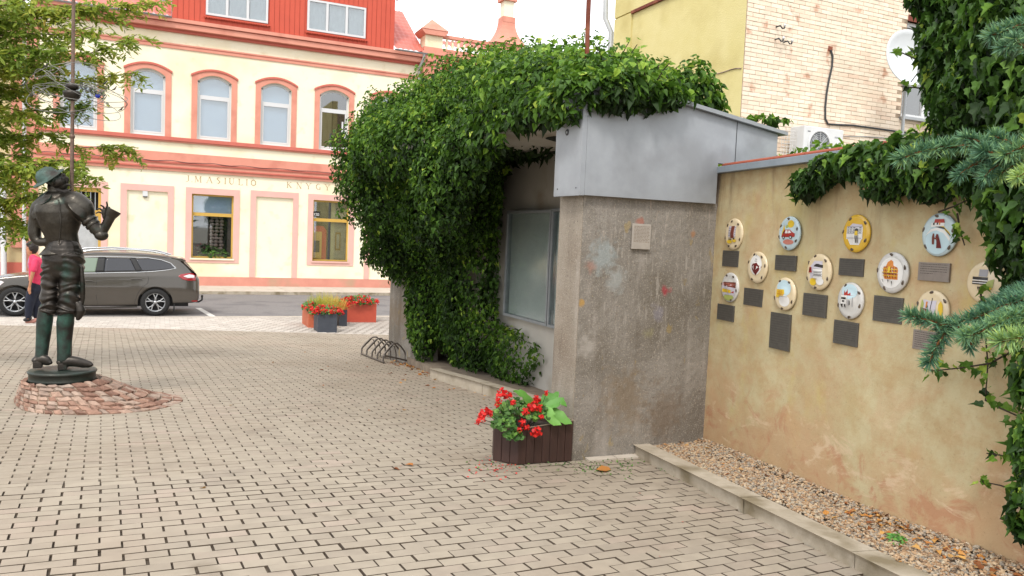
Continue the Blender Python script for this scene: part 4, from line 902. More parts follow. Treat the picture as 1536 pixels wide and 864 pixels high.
# tiled roof slopes beside the dormer
def tile_roof(x0, x1, z0, slope, ny, y0, mirror=1):
    nxx = int((x1-x0)/.035); V = []; rows = ny*5
    for j in range(rows+1):
        t = j/5.; base = t*.34; st = (t % 1.0)
        for i in range(nxx+1):
            x = x0+(x1-x0)*i/nxx; zz = .012*math.cos((x-x0)*2*PI/.21) - .03*st
            V.append((x, y0+base*math.cos(slope), z0+base*math.sin(slope)+zz))
    F = [(j*(nxx+1)+i, j*(nxx+1)+i+1, (j+1)*(nxx+1)+i+1, (j+1)*(nxx+1)+i) for j in range(rows) for i in range(nxx)]
    return np_mesh("tiled_roof", V, F, MATS["roof_red"], parent=fac, smooth=True)
tile_roof(-4.3, .24, 7.14, .62, 12, FY-.42); tile_roof(8.16, 9.35, 7.16, .62, 12, FY-.40)
for (a, b) in ((-4.3, .25), (8.12, 9.42)):
    g_ = MB(); pr = [(FY-.52+.06*math.cos(q), 7.10+.06*math.sin(q)) for q in np.linspace(PI, 2*PI, 9)]; pr += [(p[0]*1.0-(.006 if p[0] < FY-.52 else -.006), 7.106) for p in pr[::-1]][:1]
    vs = [(a, y, z) for y, z in pr]+[(b, y, z) for y, z in pr]; k = len(pr); g_.add(vs, [(i, i+1, k+i+1, k+i) for i in range(k-1)]+[tuple(range(k))], 0, True); g_.build("gutter", MATS["zinc"], fac)
mb = MB(); mb.tube([(9.3, FY-.5, 7.06), (9.3, FY-.45, 6.9), (9.25, FY-.12, 6.6), (9.25, FY-.12, -2.1)], .055, 10); mb.build("downpipe", MATS["downpipe"], fac)
mb = MB(); mb.tube([(-4.1, FY-.5, 7.0), (-4.1, FY-.2, 6.6), (-4.1, FY-.2, -2.1)], .06, 10); mb.build("downpipe", MATS["white_frame"], fac)
# right bay: pilaster, balustrade, tower
mb = MB(); mb.box(9.4, 13.6, FY-.15, FY+.3, -2.2, 6.5); mb.build("bay_wall", MATS["cream_wall"], fac)
mb = MB(); mb.box(9.36, 10.15, FY-.30, FY+.2, -2.2, 6.72); mb.build("pilaster", MATS["salmon"], fac)
for z0, z1, o_ in ((6.15, 6.3, .05), (6.72, 6.84, .06), (6.84, 7.02, .10), (7.02, 7.12, .03), (7.12, 7.22, .12)):
    mb = MB(); mb.box(9.38-o_, 10.15+o_, FY-.30-o_, FY+.2, z0, z1); mb.build("pilaster_moulding", MATS["salmon"], fac)
mb = MB(); mb.box(10.15, 13.6, FY-.30, FY+.3, 7.08, 7.42); mb.build("parapet", MATS["salmon"], fac)
mb = MB(); mb.box(10.27, 13.6, FY-.2, FY+.3, 6.5, 7.08); mb.build("bay_cornice", MATS["brick_red_trim"], fac)
mb = MB(); mb.box(9.36, 10.15, FY-.30, FY+.4, 7.22, 7.42); mb.build("parapet", MATS["salmon"], fac)
mb = MB(); mb.box(9.40, 10.12, FY-.28, FY+.42, 7.42, 7.92); mb.build("pier", MATS["cream_wall"], fac)
mb = MB(); mb.prism([(9.36, 7.88), (10.16, 7.88), (10.3, 8.02), (10.3, 8.08), (9.22, 8.08), (9.22, 8.02)], 'y', FY-.42, FY+.56); mb.build("pier_cap", MATS["salmon"], fac)
mb = MB(); mb.add([(9.2, FY-.44, 8.082), (10.32, FY-.44, 8.082), (10.32, FY+.58, 8.082), (9.2, FY+.58, 8.082), (9.76, FY+.07, 8.60)], [(0, 1, 4), (1, 2, 4), (2, 3, 4), (3, 0, 4), (3, 2, 1, 0)]); mb.build("pier_roof", MATS["salmon"], fac)
mb = MB(); mb.box(10.12, 12.45, FY-.26, FY-.06, 7.86, 7.98); mb.build("balustrade_rail", MATS["salmon"], fac)
for i in range(9):
    x = 10.33+i*.25; mb = MB(); mb.lathe([(.05, 7.42), (.05, 7.46), (.03, 7.48), (.07, 7.58), (.05, 7.7), (.028, 7.76), (.05, 7.8), (.05, 7.86)], (x, FY-.16, 0), 10); mb.build("baluster", MATS["cream_wall"], fac)
mb = MB(); mb.box(12.42, 13.5, FY-.35, FY+.6, 7.42, 7.72); mb.build("pier", MATS["cream_wall"], fac)
mb = MB(); mb.box(12.36, 13.56, FY-.42, FY+.66, 7.72, 7.98); mb.build("pier_cap", MATS["salmon"], fac)
def hip(x0, x1, y0, y1, z0, x2, x3, y2, y3, z1): 
    m_ = MB(); n = 6; vs = []
    for k in range(n+1):
        t = k/n; f_ = 1-(1-t)**1.9
        q = lambda a, b: a+(b-a)*f_
        z = z0+(z1-z0)*t; vs += [(q(x0, x2), q(y0, y2), z), (q(x1, x3), q(y0, y2), z), (q(x1, x3), q(y1, y3), z), (q(x0, x2), q(y1, y3), z)]
    m_.add(vs, [(4*k+i, 4*k+(i+1) % 4, 4*k+4+(i+1) % 4, 4*k+4+i) for k in range(n) for i in range(4)]+[(4*n, 4*n+1, 4*n+2, 4*n+3)]); return m_
hip(12.28, 13.66, FY-.5, FY+.74, 7.98, 12.72, 13.30, FY-.15, FY+.35, 8.95).build("tower_roof", MATS["salmon"], fac)
mb = MB(); mb.box(12.80, 13.24, FY-.1, FY+.3, 9.0, 9.8); mb.build("chimney", MATS["cream_wall"], fac)
mb = MB(); mb.box(12.74, 13.30, FY-.16, FY+.36, 8.93, 9.15); mb.build('chimney_band', MATS['salmon'], fac); mb = MB(); mb.box(12.7, 13.34, FY-.2, FY+.4, 9.8, 10.1); mb.build("chimney_band", MATS["salmon"], fac)
V = []; F = []; nxx = 70
for j in range(26):
    for i in range(nxx+1):
        t = i/nxx; x = 10.6+3.2*t; ridge = .35+t*1.0
        h = j/25; V.append((x, FY+1.2+h*ridge*1.4, 7.95+h*ridge*.75+.02*math.cos(x*30)-.02*((h*ridge*3.0) % 1)))
F = [(j*(nxx+1)+i, j*(nxx+1)+i+1, (j+1)*(nxx+1)+i+1, (j+1)*(nxx+1)+i) for j in range(25) for i in range(nxx)]
np_mesh("tiled_roof", V, F, MATS["roof_red"], parent=fac, smooth=True)
# neighbouring house at the left edge
nb_ = empty("neighbour_house", (-6, 30.3, -2.2), "house with white framed windows at the left edge, half hidden by the tree", "house")
mat("neigh_wall", '#c9b98f', '#bdaa80', 2, .9)
mb = MB(); mb.box(-12, -4.2, 30.4, 36, -2.2, 7.2); mb.build("wall", MATS["neigh_wall"], nb_)
mb = MB(); mb.box(-12, -4.2, 30.34, 30.4, -2.2, -1.5); mb.build("plinth", MATS["brick_red_trim"], nb_)
mb = MB(); mb.box(-4.55, -4.2, 30.3, 30.4, -1.0, 6.6); mb.build("pilaster", MATS["salmon"], nb_)
for (a, b, c, d) in ((-6.2, -4.85, -1.0, 1.2), (-6.1, -4.9, 2.6, 5.0), (-9.0, -7.6, -1.0, 1.2), (-9.0, -7.6, 2.6, 5.0)):
    mb = MB(); mb.box(a, b, 30.33, 30.37, c, d); f_ = mb.build("window_frame", MATS["white_frame"], nb_)
    for k in (0, 1):
        g_ = MB(); x = a+.08+k*(b-a)/2; g_.box(x, x+(b-a)/2-.14, 30.32, 30.335, c+.08, d-.08); g_.build("pane", MATS["blind_blue"] if c < 0 else MATS["dark_room"], f_)
mb = MB(); mb.box(-12, -4.2, 30.2, 30.4, 7.2, 7.5); mb.build("cornice", MATS["salmon"], nb_)
mb = MB(); mb.tube([(-4.72, 30.1, -2.15), (-4.72, 30.1, 1.1)], .09, 8); mb.build("white_post", MATS["white_frame"], None, label="slim white post standing at the left edge in front of the neighbouring house", cat="post")
# ------------------------------------------------------------------ yellow and whitewashed brick building on the right
BX, BY = 8.95, 10.5
mat("yellow_render", '#ccbf82', '#d2c68e', 1.6, .92, bump=.6, bscale=40, c3='#bdae72', s3=1.1, t3=(.5, .7))
tint_mat("brick_wash", ['#ddccb6', '#e2d3bf', '#e4d6c3', '#dfcfba', '#dcc4ae', '#e3d4c0'], .9, mottled=.07, mscale=5, bump=.5, bscale=70)
add_wear(MATS["brick_wash"], '#a86e4c', 3.2, .63, .72, .7); add_wear(MATS["brick_wash"], '#8f7560', 1.1, .58, .75, .4)
mat("mortar", '#8c7a66', '#b3a08b', 6, .95, bump=.5, c3='#5a4c3e', s3=2.5, t3=(.55, .68))
br = empty("brick_building", (BX, BY, -1.75), "tall yellow rendered building whose rear wall is whitewashed brick", "building")
mb = MB(); mb.box(BX, BX+.3, BY+.02, 14.72, -1.75, 7.5); mb.build("rendered_wall", MATS["yellow_render"], br)
mb = MB(); mb.box(BX-.03, BX+.02, 14.05, 14.72, -1.75, 4.83); mb.box(BX-.03, BX+.02, 10.5, 14.72, 4.86, 7.5); mb.build("raised_band", MATS["yellow_render"], br)
mb = MB(); mb.box(BX-.05, BX-.0, 10.5, 14.05, 4.80, 4.858); mb.build("drip_moulding", MATS["rust"], br)
mb = MB(); mb.tube([(BX-.02, 14.85, -1.7), (BX-.02, 14.85, 4.6), (BX-.12, 14.95, 4.9), (BX-.12, 15.0, 5.6)], .06, 10); mb.build("downpipe", MATS["downpipe"], br)
mb = MB(); mb.tube([(BX-.006, BY+.05+t*3.4, 3.05-.55*t*0+.22*math.sin(t*2.2)-.28*t+.03*noise.noise(Vector((t*9, 0, 0)))) for t in np.linspace(0, 1, 24)], .012, 5); mb.build("crack", MATS["mortar"], br)
WIN = (12.80, 14.2, 2.62, 4.42)
mb = MB(); mb.box(BX+.001, WIN[0], BY+.006, BY+.3, -1.75, 7.5); mb.box(WIN[0], WIN[1], BY+.006, BY+.3, -1.75, WIN[2]); mb.box(WIN[0], WIN[1], BY+.006, BY+.3, WIN[3], 7.5); mb.box(WIN[1], 22, BY+.006, BY+.3, -1.75, 7.5); mb.build("mortar_bed", MATS["mortar"], br)
CL, CH = .255, .0735
rows = int((6.6-1.2)/CH); bricks = []
for r in range(rows):
    z = 1.2+r*CH; off = CL/2 if r % 2 else 0; x = BX+.004-off
    while x < 16.5:
        a, b = max(BX+.004, x+.003), x+CL-.0035
        if b-a > .05 and not (a < WIN[1]+.02 and b > WIN[0]-.02 and z+CH > WIN[2] and z < WIN[3]+.0):
            bricks.append((a, b, z+.003, z+CH-.0028))
        x += CL
cen = np.array([((a+b)/2, BY, (c+d)/2) for a, b, c, d in bricks]); v_, d_ = in_view(cen); hid = cen[:, 0] > 13.2
key = np.where(v_ & ~hid & (cen[:, 2] > 1.9), d_, 1e9); pick = set(np.argsort(key)[:300].tolist())
def brick_geo(a, b, c, d, dep):
    j = lambda: random.uniform(-.0022, .0022); e = .0018; y = BY-dep
    o = [(a+j(), BY+.006, c+j()), (b+j(), BY+.006, c+j()), (b+j(), BY+.006, d+j()), (a+j(), BY+.006, d+j())]
    i = [(o[0][0]+e, y, o[0][2]+e), (o[1][0]-e, y, o[1][2]+e), (o[2][0]-e, y+random.uniform(-.002, .002), o[2][2]-e), (o[3][0]+e, y, o[3][2]-e)]
    return o+i
FB = np.array([(4, 5, 6, 7), (0, 1, 5, 4), (1, 2, 6, 5), (2, 3, 7, 6), (3, 0, 4, 7)])
Vr, Tr = [], []
for i, (a, b, c, d) in enumerate(bricks):
    g_ = brick_geo(a, b, c, d, random.choice((.0, .001, .002, .003, -.002)))
    t = random.random()
    if i in pick: np_mesh("brick", g_, FB, MATS["brick_wash"], tint=[t]*8, parent=br)
    else: Vr += g_; Tr += [t]*8
Fs = np.concatenate([FB+8*k for k in range(len(Tr)//8)]); np_mesh("brick_courses", Vr, Fs, MATS["brick_wash"], tint=Tr, parent=br, kind="stuff")
f = MB(); a, b, c, d = WIN; y = BY+.08
f.box(a, a+.08, y, y+.07, c, d); f.box(b-.08, b, y, y+.07, c, d); f.box(a+.08, b-.08, y, y+.07, c, c+.09); f.box(a+.08, b-.08, y, y+.07, d-.09, d); f.box((a+b)/2-.04, (a+b)/2+.04, y+.002, y+.068, c+.09, d-.09)
fr = f.build("window_frame", MATS["white_frame"], br)
for k in (0, 1):
    g_ = MB(); g_.box(a+.08+k*(b-a)/2, (a+b)/2-.04+k*(b-a)/2-.04, y+.03, y+.036, c+.09, d-.09); g_.build("pane", WGD, fr)
mb = MB(); mb.box(a, b, BY+.25, BY+.29, c, d); mb.build("dark_interior", MATS["curtain"], fr)
mb = MB(); mb.box(a-.05, b+.05, BY-.12, BY+.09, c-.05, c+.002); mb.build("window_sill", MATS["zinc"], br)
mb = MB(); mb.box(a, b, BY-.01, BY+.07, d, d+.0735*1.6); mb.build("lintel", MATS["rust"], br)
# air conditioner
mat("ac_white", '#cfd0d0', '#c4c5c5', 4, .4); mat("fan_dark", '#565a60', '#4a4e54', 10, .5)
ac = empty("air_conditioner", (10.85, 10.2, 1.55), "white air conditioner outdoor unit on the brick wall behind the coping", "air conditioner")
A0, A1, AY, AZ0, AZ1 = 9.92, 10.83, 10.02, 1.52, 2.13
mb = MB(); mb.box(A0, A1, AY, AY+.32, AZ0, AZ1); mb.build("casing", MATS["ac_white"], ac, bevel=.015)
cx_, cz_, rr = A0+.36, AZ0+.30, .265
mb = MB(); mb.lathe([(rr, .0), (rr, .012), (rr-.02, .02), (rr-.035, .012), (rr-.035, .0)], (cx_, AY, cz_), 36, 0, (0, -1, 0)); mb.build("fan_ring", MATS["ac_white"], ac)
mb = MB(); mb.lathe([(0, .004), (rr-.03, .004)], (cx_, AY, cz_), 36, 0, (0, -1, 0)); mb.build("fan_opening", MATS["fan_dark"], ac)
for k in range(7):
    r_ = .05+.03*k; mb = MB(); mb.tube([(cx_+r_*math.cos(q), AY-.014, cz_+r_*math.sin(q)) for q in np.linspace(0, 2*PI, 25)], .0022, 5, cap=False); mb.build("guard_wire", MATS["ac_white"], ac)
for k in range(8):
    q = k*PI/4; mb = MB(); mb.tube([(cx_, AY-.017, cz_), (cx_+.23*math.cos(q), AY-.017, cz_+.23*math.sin(q))], .0035, 5); mb.build("guard_wire", MATS["ac_white"], ac)
for k in range(4):
    q = k*PI/2+.4; mb = MB(); mb.add([(cx_, AY-.006, cz_), (cx_+.2*math.cos(q), AY-.006, cz_+.2*math.sin(q)), (cx_+.2*math.cos(q+.8), AY-.01, cz_+.2*math.sin(q+.8))], [(0, 2, 1)]); mb.build("fan_blade", MATS["case_metal"], ac)
mb = MB()
for k in range(9): z = AZ0+.08+k*.055; mb.tube([(A0-.28, AY+.22, z), (A0-.01, AY+.16, z)], .004, 4)
for k in range(6): x = A0-.28+k*.052; mb.tube([(x, AY+.22-k*.012, AZ0+.06), (x, AY+.22-k*.012, AZ1-.05)], .004, 4)
mb.build("side_guard", MATS["ac_white"], ac)
mb = MB(); mb.box(A0+.08, A0+.14, AY-.003, AY, AZ1-.10, AZ1-.085); mb.box(A1-.13, A1-.07, AY-.003, AY, AZ0+.05, AZ0+.065); mb.build("vent_slot", MATS["seam_dark"], ac)
mb = MB()
for k in range(6): mb.box(A1-.20+k*.022, A1-.188+k*.022, AY-.003, AY, AZ1-.16, AZ1-.13)
mb.build("maker_mark", MATS["case_metal"], ac)
for x in (A0+.12, A1-.12):
    mb = MB(); mb.box(x, x+.03, AY+.02, BY+.01, AZ0-.04, AZ0-.002); mb.build("bracket", MATS["zinc"], ac)
# cables and hooks on the bricks
cbl = MB(); q = lambda x, y: (lambda p: (p.x, BY-.02, p.z))(onY(x, y, BY-.02))
cbl.tube([q(1246, 75), q(1249, 84), q(1248, 100), q(1243, 122), q(1240, 140), q(1238, 160), q(1238, 178), q(1242, 186), q(1256, 187), q(1280, 188), q(1310, 192), q(1345, 197), q(1400, 203), q(1430, 206)], .018, 7)
cbl.build("black_cable", MATS["seam_dark"], None, label="thick black cable dropping down the whitewashed brick wall and running right", cat="cable")
cbl = MB(); cbl.tube([q(1265, 204), q(1300, 205), q(1340, 208), q(1400, 213)], .008, 5); cbl.build("thin_cable", MATS["case_metal"], None, label="thin grey cable low on the brick wall under the black one", cat="cable")
for (x, y), lb in (((1168, 42), "iron insulator hook on the brick wall, uppermost of three"), ((1166, 61), "iron insulator hook on the brick wall, lower left of three"), ((1179, 65), "iron insulator hook on the brick wall, lower right of three")):
    p = onY(x, y, BY-.03); r_ = empty("wall_hook", (p.x, BY, p.z), lb, "hook", "insulator hooks on the brick wall")
    mb = MB(); mb.tube([(p.x-.03, BY+.01, p.z+.02), (p.x-.03, BY-.1, p.z+.02), (p.x, BY-.12, p.z-.03), (p.x+.04, BY-.12, p.z-.02), (p.x+.05, BY-.12, p.z+.02)], .013, 6); mb.build("iron_hook", MATS["seam_dark"], r_)
    mb = MB(); mb.ball((p.x+.05, BY-.12, p.z+.035), (.025, .025, .03), 8, 6); mb.build("insulator", MATS["ac_white"], r_)
mb = MB(); p = onY(1246, 73, BY-.01); mb.box(p.x-.05, p.x+.05, BY-.008, BY+.004, p.z-.04, p.z+.04); mb.build("broken_patch", MATS["rust"], br)
# satellite dish on a pole
mat("dish_white", '#cdd1d3', '#c3c7ca', 3, .45)
DY = 9.7; dc = onY(1363, 88, DY); dish = empty("satellite_dish", (dc.x, DY, dc.z-.6), "large white satellite dish in front of the window of the brick wall", "satellite dish")
ax = Vector((-.16, -.95, .18)).normalized(); R_d = .50
mb = MB(); prof = [(R_d*k/8, .16*(k/8)**2) for k in range(9)]+[(R_d+.012, .155), (R_d+.012, .145)]+[(R_d*k/8, .16*(k/8)**2-.01) for k in range(8, -1, -1)]
mb.lathe(prof, (dc.x-ax.x*.1, DY-ax.y*.1, dc.z-ax.z*.1), 40, 0, ax); mb.build("reflector", MATS["dish_white"], dish)
mb = MB(); e = Vector((dc.x, DY, dc.z))+ax*.45+Vector((0, 0, -.2)); lo_ = Vector((dc.x, DY, dc.z-.5)); mb.tube([lo_, e], .012, 6); mb.build("feed_arm", MATS["zinc"], dish)
mb = MB(); mb.tube([e, e-ax*.09], .03, 10); mb.build("receiver", MATS["ac_white"], dish)
mb = MB(); mb.tube([(dc.x-ax.x*.2, DY-ax.y*.2, dc.z-.1), (dc.x+.16, DY+.15, dc.z-.55), (dc.x+.16, DY+.15, -1.7)], .03, 10); mb.build("pole", MATS["zinc"], dish)
# ------------------------------------------------------------------ plants
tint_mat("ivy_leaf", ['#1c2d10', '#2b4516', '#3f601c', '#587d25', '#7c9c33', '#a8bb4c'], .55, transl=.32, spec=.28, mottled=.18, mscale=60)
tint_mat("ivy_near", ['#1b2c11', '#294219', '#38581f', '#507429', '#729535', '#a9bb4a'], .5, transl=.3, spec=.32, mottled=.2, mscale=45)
mat("ivy_wood_and_shade", '#2c231a', '#3a3024', 20, .9); mat("ivy_shade_core_and_stem", '#10160b', '#1a2210', 14, .95, bump=1., bscale=30, bdist=.05)  # stem bark; the core's near-black green is painted inner shade
tint_mat("locust_leaf", ['#587029', '#738a30', '#8f9f3c', '#aeae48', '#c7aa50'], .55, transl=.42, spec=.35)
tint_mat("needle", ['#37584a', '#4c7459', '#648a66', '#7f9f66', '#9fb864'], .5, transl=.1, spec=.35)
mat("bark", '#4a3a2a', '#5e4a36', 20, .9, bump=.6, bscale=60); mat("twig_orange", '#8a5526', '#6d421f', 40, .8, bump=.5, bscale=150)
LEAF_S = ([(0, 0, 0), (.38, .14, .13), (.28, .52, .08), (0, 1.05, -.22), (-.28, .52, .08), (-.38, .14, .13)], [(0, 1, 2, 3), (0, 3, 4, 5)])
_o = [(0, 0, 0), (.20, -.08, .08), (.44, .10, .19), (.30, .34, .08), (.33, .58, .12), (.13, .68, -.02), (0, 1.15, -.30)]
LEAF_L = (_o + [(-x, y, z) for x, y, z in _o[1:6][::-1]] + [(0, .36, -.08)], [(i, (i+1) % 12, 12) for i in range(12)])
def blob_sample(blobs, dens, thick=(.86, 1.12), noise_amp=.16, seed=0):
    r = np.random.default_rng(seed); Ps, Ns = [], []
    for k, b in enumerate(blobs):
        c = np.array(b[:3]); R = np.array(b[3:6]); a_ = 4*PI*(((R[0]*R[1])**1.6+(R[0]*R[2])**1.6+(R[1]*R[2])**1.6)/3)**(1/1.6)
        n = int(a_*dens*(b[6] if len(b) > 6 else 1)); u = nrm(r.normal(0, 1, (n, 3)))
        w = np.linalg.norm(u*R[[1, 2, 0]]*R[[2, 0, 1]], axis=1); u = u[r.random(n) < w/w.max()*1.0]
        na = np.array([noise.noise(Vector(c+v*R)*1.9)*1.2+noise.noise(Vector(c+v*R)*5)*.5 for v in u])
        f = 1+noise_amp*na + r.uniform(thick[0]-1, thick[1]-1, len(u)); P = c+u*R*f[:, None]; N = nrm(u/R)
        keep = np.ones(len(P), bool)
        for j, q in enumerate(blobs):
            if j == k: continue
            d = np.linalg.norm((P-np.array(q[:3]))/(np.array(q[3:6])*.84), axis=1); keep &= d > 1
        Ps.append(P[keep]); Ns.append(N[keep])
    return np.concatenate(Ps), np.concatenate(Ns)
def ivy_mass(P, N, size, r, droop=.9, up=.35, tone=None):
    n = len(P); N2 = nrm(N*.7+np.array((0, 0, up))+r.normal(0, .5, (n, 3)))
    D = np.array((0, 0, -1.))*droop + N*.35 + r.normal(0, .38, (n, 3)); A, B, N3 = frames(N2, D)
    S = size*r.uniform(.5, 1.4, n)
    t = np.clip(.37+.20*N[:, 2]+r.normal(0, .14, n)+(.32*(r.random(n) < .085)) + .22*np.array([noise.noise(Vector(p)*2.3) for p in P]), 0, 1)  # lighter tint where the mass faces up: sunlight put into the leaf colour
    return P, A, B, N3, S, t
def cores(name, blobs, parent, sc=.8):  # dark filler blobs inside the leaves, standing in for the shade in there
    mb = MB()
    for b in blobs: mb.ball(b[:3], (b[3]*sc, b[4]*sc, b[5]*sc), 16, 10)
    o = mb.build(name, MATS["ivy_shade_core_and_stem"], parent, kind="stuff")
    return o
r6 = np.random.default_rng(11)
kb_ = [(3.35, 11.4, .95, .86, 1.1, 1.05), (3.75, 11.0, 1.42, 1.0, 1.3, .70), (3.45, 11.7, .1, .58, .85, .80), (3.55, 10.1, .75, .62, 1.1, 1.0), (3.3, 9.2, 1.15, .48, .9, .62),
       (4.1, 9.5, 1.55, 1.15, 1.4, .80), (4.15, 8.1, 1.48, 1.05, 1.2, .66), (3.72, 6.9, 1.32, .84, .85, .46), (3.65, 5.95, 1.30, .62, .52, .26), (4.72, 6.35, 1.33, .25, .36, .44), (4.2, 6.4, 1.13, .35, .40, .20), (3.62, 5.31, 1.215, .34, .12, .10), (3.22, 5.30, 1.20, .30, .13, .13), (2.98, 5.50, 1.13, .15, .26, .16),
       (4.05, 10.75, -.5, .36, 1.15, 1.1), (4.15, 10.5, -1.35, .28, 1.1, .62), (4.2, 9.3, -1.52, .16, .85, .36), (3.7, 11.3, -1.2, .22, .42, .75), (4.0, 10.6, .6, .5, 1.2, .9), (2.97, 6.15, 1.13, .13, .42, .17), (2.97, 6.9, 1.08, .17, .6, .24), (2.98, 7.7, .98, .22, .7, .40), (3.02, 8.6, .72, .28, .8, .58), (2.75, 10.6, 1.1, .32, 1.3, .42), (2.85, 9.4, 1.12, .3, .9, .4), (5.15, 5.6, 1.10, .32, .16, .12)]
kiv = empty("ivy_mound", (3.7, 10.8, -2.05), "huge bushy ivy mound covering the roof and street side of the concrete shelter", "ivy")
P, N = blob_sample(kb_, 1500, thick=(.82, 1.16), noise_amp=.30, seed=3)
ok = ~((P[:, 0] > 3.02) & (P[:, 2] < 1.19) & (P[:, 1] > 5.36) & (P[:, 1] < 8.0)) & ~((P[:, 0] > 4.27) & (P[:, 2] < 1.1)); ok &= P[:, 2] > -2.02; ok &= ~((P[:, 0] > .437*P[:, 1]) & (P[:, 1] > 5.9) & (P[:, 2] < .98) & (P[:, 2] > -1.12))
P, N = P[ok], N[ok]
P, A, B, N3, S, t = ivy_mass(P, N, np.where(P[:, 1] < 7.4, .066, .055), r6)
V, F = stamp(LEAF_S[0], LEAF_S[1], P, A, B, N3, S); print("kiosk ivy leaves", len(P))
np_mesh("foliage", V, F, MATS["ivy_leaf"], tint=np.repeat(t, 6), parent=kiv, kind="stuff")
# inner thatch of leaves that closes the mass
P, N = blob_sample([(b[0], b[1], b[2], b[3]*.84, b[4]*.84, b[5]*.84) for b in kb_], 220, thick=(.9, 1.0), seed=4)
ok = ~((P[:, 0] > 3.02) & (P[:, 2] < 1.19) & (P[:, 1] > 5.36) & (P[:, 1] < 7.6)) & (P[:, 2] > -2.0) & ~((P[:, 0] > 4.25) & (P[:, 2] < 1.1)) & ~((P[:, 0] > .437*P[:, 1]) & (P[:, 1] > 5.9) & (P[:, 2] < .98)); P, N = P[ok], N[ok]
P, A, B, N3, S, t = ivy_mass(P, N, .12, r6); V, F = stamp(LEAF_S[0], LEAF_S[1], P, A, B, N3, S)
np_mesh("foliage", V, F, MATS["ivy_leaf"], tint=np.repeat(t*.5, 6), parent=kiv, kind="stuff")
cores("ivy_wood_and_shade", [b for i, b in enumerate(kb_) if i in (0, 1, 2, 3, 5, 6, 7, 17)], kiv, .72)  # dark cores: painted shade behind the mound's leaves, no real wood
def sprays(name, lines, mat_, leaf, size, per_m, parent, spread, r, tone=(.5, .2), droop=.6, stem=.006, wood="ivy_wood_and_shade", facing=(0, 0, 0), split=None):
    """trailing stems with leaves set along them; split: this many leaves as single parts"""
    PP, DD = [], []
    for ln in lines:
        ln = [Vector(p) for p in ln]; mb = MB(); mb.tube(ln, [stem*(1-.6*i/len(ln)) for i in range(len(ln))], 5); mb.build("stem", MATS[wood], parent)
        for a, b in zip(ln[:-1], ln[1:]):
            k = max(1, int((b-a).length*per_m)); tt = r.random(k)
            for q in tt: PP.append(a+(b-a)*q); DD.append((b-a).normalized())
    P = np.array([tuple(p) for p in PP]); D = np.array([tuple(d) for d in DD]); n = len(P)
    P = P + r.normal(0, spread, (n, 3)); side = r.normal(0, 1, (n, 3)); D = D*.5+side*.8+np.array((0, 0, -droop))
    N = nrm(np.array((-.35, -.5, .55))+np.array(facing)+r.normal(0, .45, (n, 3))); A, B, N = frames(N, D); S = size*r.uniform(.55, 1.25, n); t = np.clip(r.normal(tone[0], tone[1], n), 0, 1)
    V, F = stamp(leaf[0], leaf[1], P, A, B, N, S)
    if n > 300: np_mesh(name, V, F, MATS[mat_], tint=np.repeat(t, len(leaf[0])), parent=parent, kind="stuff")
    else:
        me_c = {}
        for i in range(n):
            q = int(min(.999, t[i])*6)
            if q not in me_c:
                o = np_mesh("leaf", leaf[0], leaf[1], MATS[mat_], tint=np.full(len(leaf[0]), (q+.5)/6)); me_c[q] = o.data; bpy.data.objects.remove(o)
            o = bpy.data.objects.new("leaf", me_c[q]); C.objects.link(o); M = Matrix((A[i], B[i], N[i])).transposed()*float(S[i]); M = M.to_4x4(); M.translation = Vector(P[i])
            o.parent = parent; o.matrix_parent_inverse = world_of(parent).inverted(); o.matrix_basis = M
kt = []
for i in range(90):                                      # loose shoots sticking out of the mound
    b = kb_[int(r6.integers(0, 12))]; u = nrm(r6.normal(0, 1, 3)+np.array((-.4, -.3, .7))); p = Vector(np.array(b[:3])+u*np.array(b[3:6])*.95)
    if p.x > 3.0 and p.y < 7.3 and p.z < 1.2: continue
    d = Vector(u*.6+r6.normal(0, .3, 3)+np.array((0, 0, .3))).normalized(); kt.append([p, p+d*.12, p+d*.22+Vector((0, 0, -.03))])
sprays("foliage", kt, "ivy_leaf", LEAF_S, .07, 70, kiv, .03, r6, (.72, .15))
# --- ivy on the ochre wall
wiv = empty("wall_ivy", tuple(WX @ Vector((3.6, .1, -1.7))), "dense ivy hanging over the coping and down the right end of the ochre wall", "ivy")
def wblob(px, py, off, r, fz=1., fs=1.):
    s, z = onwall(px, py, off); p = WX @ Vector((s, off, z)); return (p.x, p.y, p.z, r*.8, r*fs, r*fz)
wb = [wblob(1212, 272, .10, .10, .9, 1.1), wblob(1248, 252, .08, .11, .8, 1.4), wblob(1300, 240, .08, .13, .8, 1.5), wblob(1330, 262, .10, .13, 1.0, 1.2), wblob(1362, 238, .08, .16, .9, 1.3), wblob(1403, 255, .08, .14, 1., 1.3), wblob(1472, 258, .08, .12, 1., 1.1), wblob(1544, 325, .08, .09, 1.4, 1.), wblob(1568, 290, .12, .24, 1.6, 1.), wblob(1562, 398, .08, .07, 1.3, 1.), wblob(1562, 440, .10, .14, 1.2, .9),
      wblob(1445, 125, -.15, .19, 1.4, 1.), wblob(1432, 28, -.1, .16, 1.2, 1.), wblob(1485, 60, -.1, .30, 1.2, 1.), wblob(1530, 20, -.05, .40, 1., 1.), wblob(1540, 150, -.05, .40, 1., 1.), wblob(1472, 200, -.1, .19, 1., 1.), wblob(1600, 60, 0, .45, 1.2, 1.), wblob(1640, 260, .1, .4, 1.8, 1.), wblob(1402, 92, -.12, .07, 1.3, 1.), wblob(1480, -60, -.1, .4, .8, 1.), wblob(1580, -80, -.1, .5, .8, 1.),
      wblob(1552, 560, .08, .10, 1.5, .8), wblob(1548, 660, .07, .09, 1.6, .8), wblob(1545, 760, .06, .09, 1.6, .8)]
P, N = blob_sample(wb, 1900, thick=(.8, 1.22), seed=6)
v_, dd = in_view(P, 60)
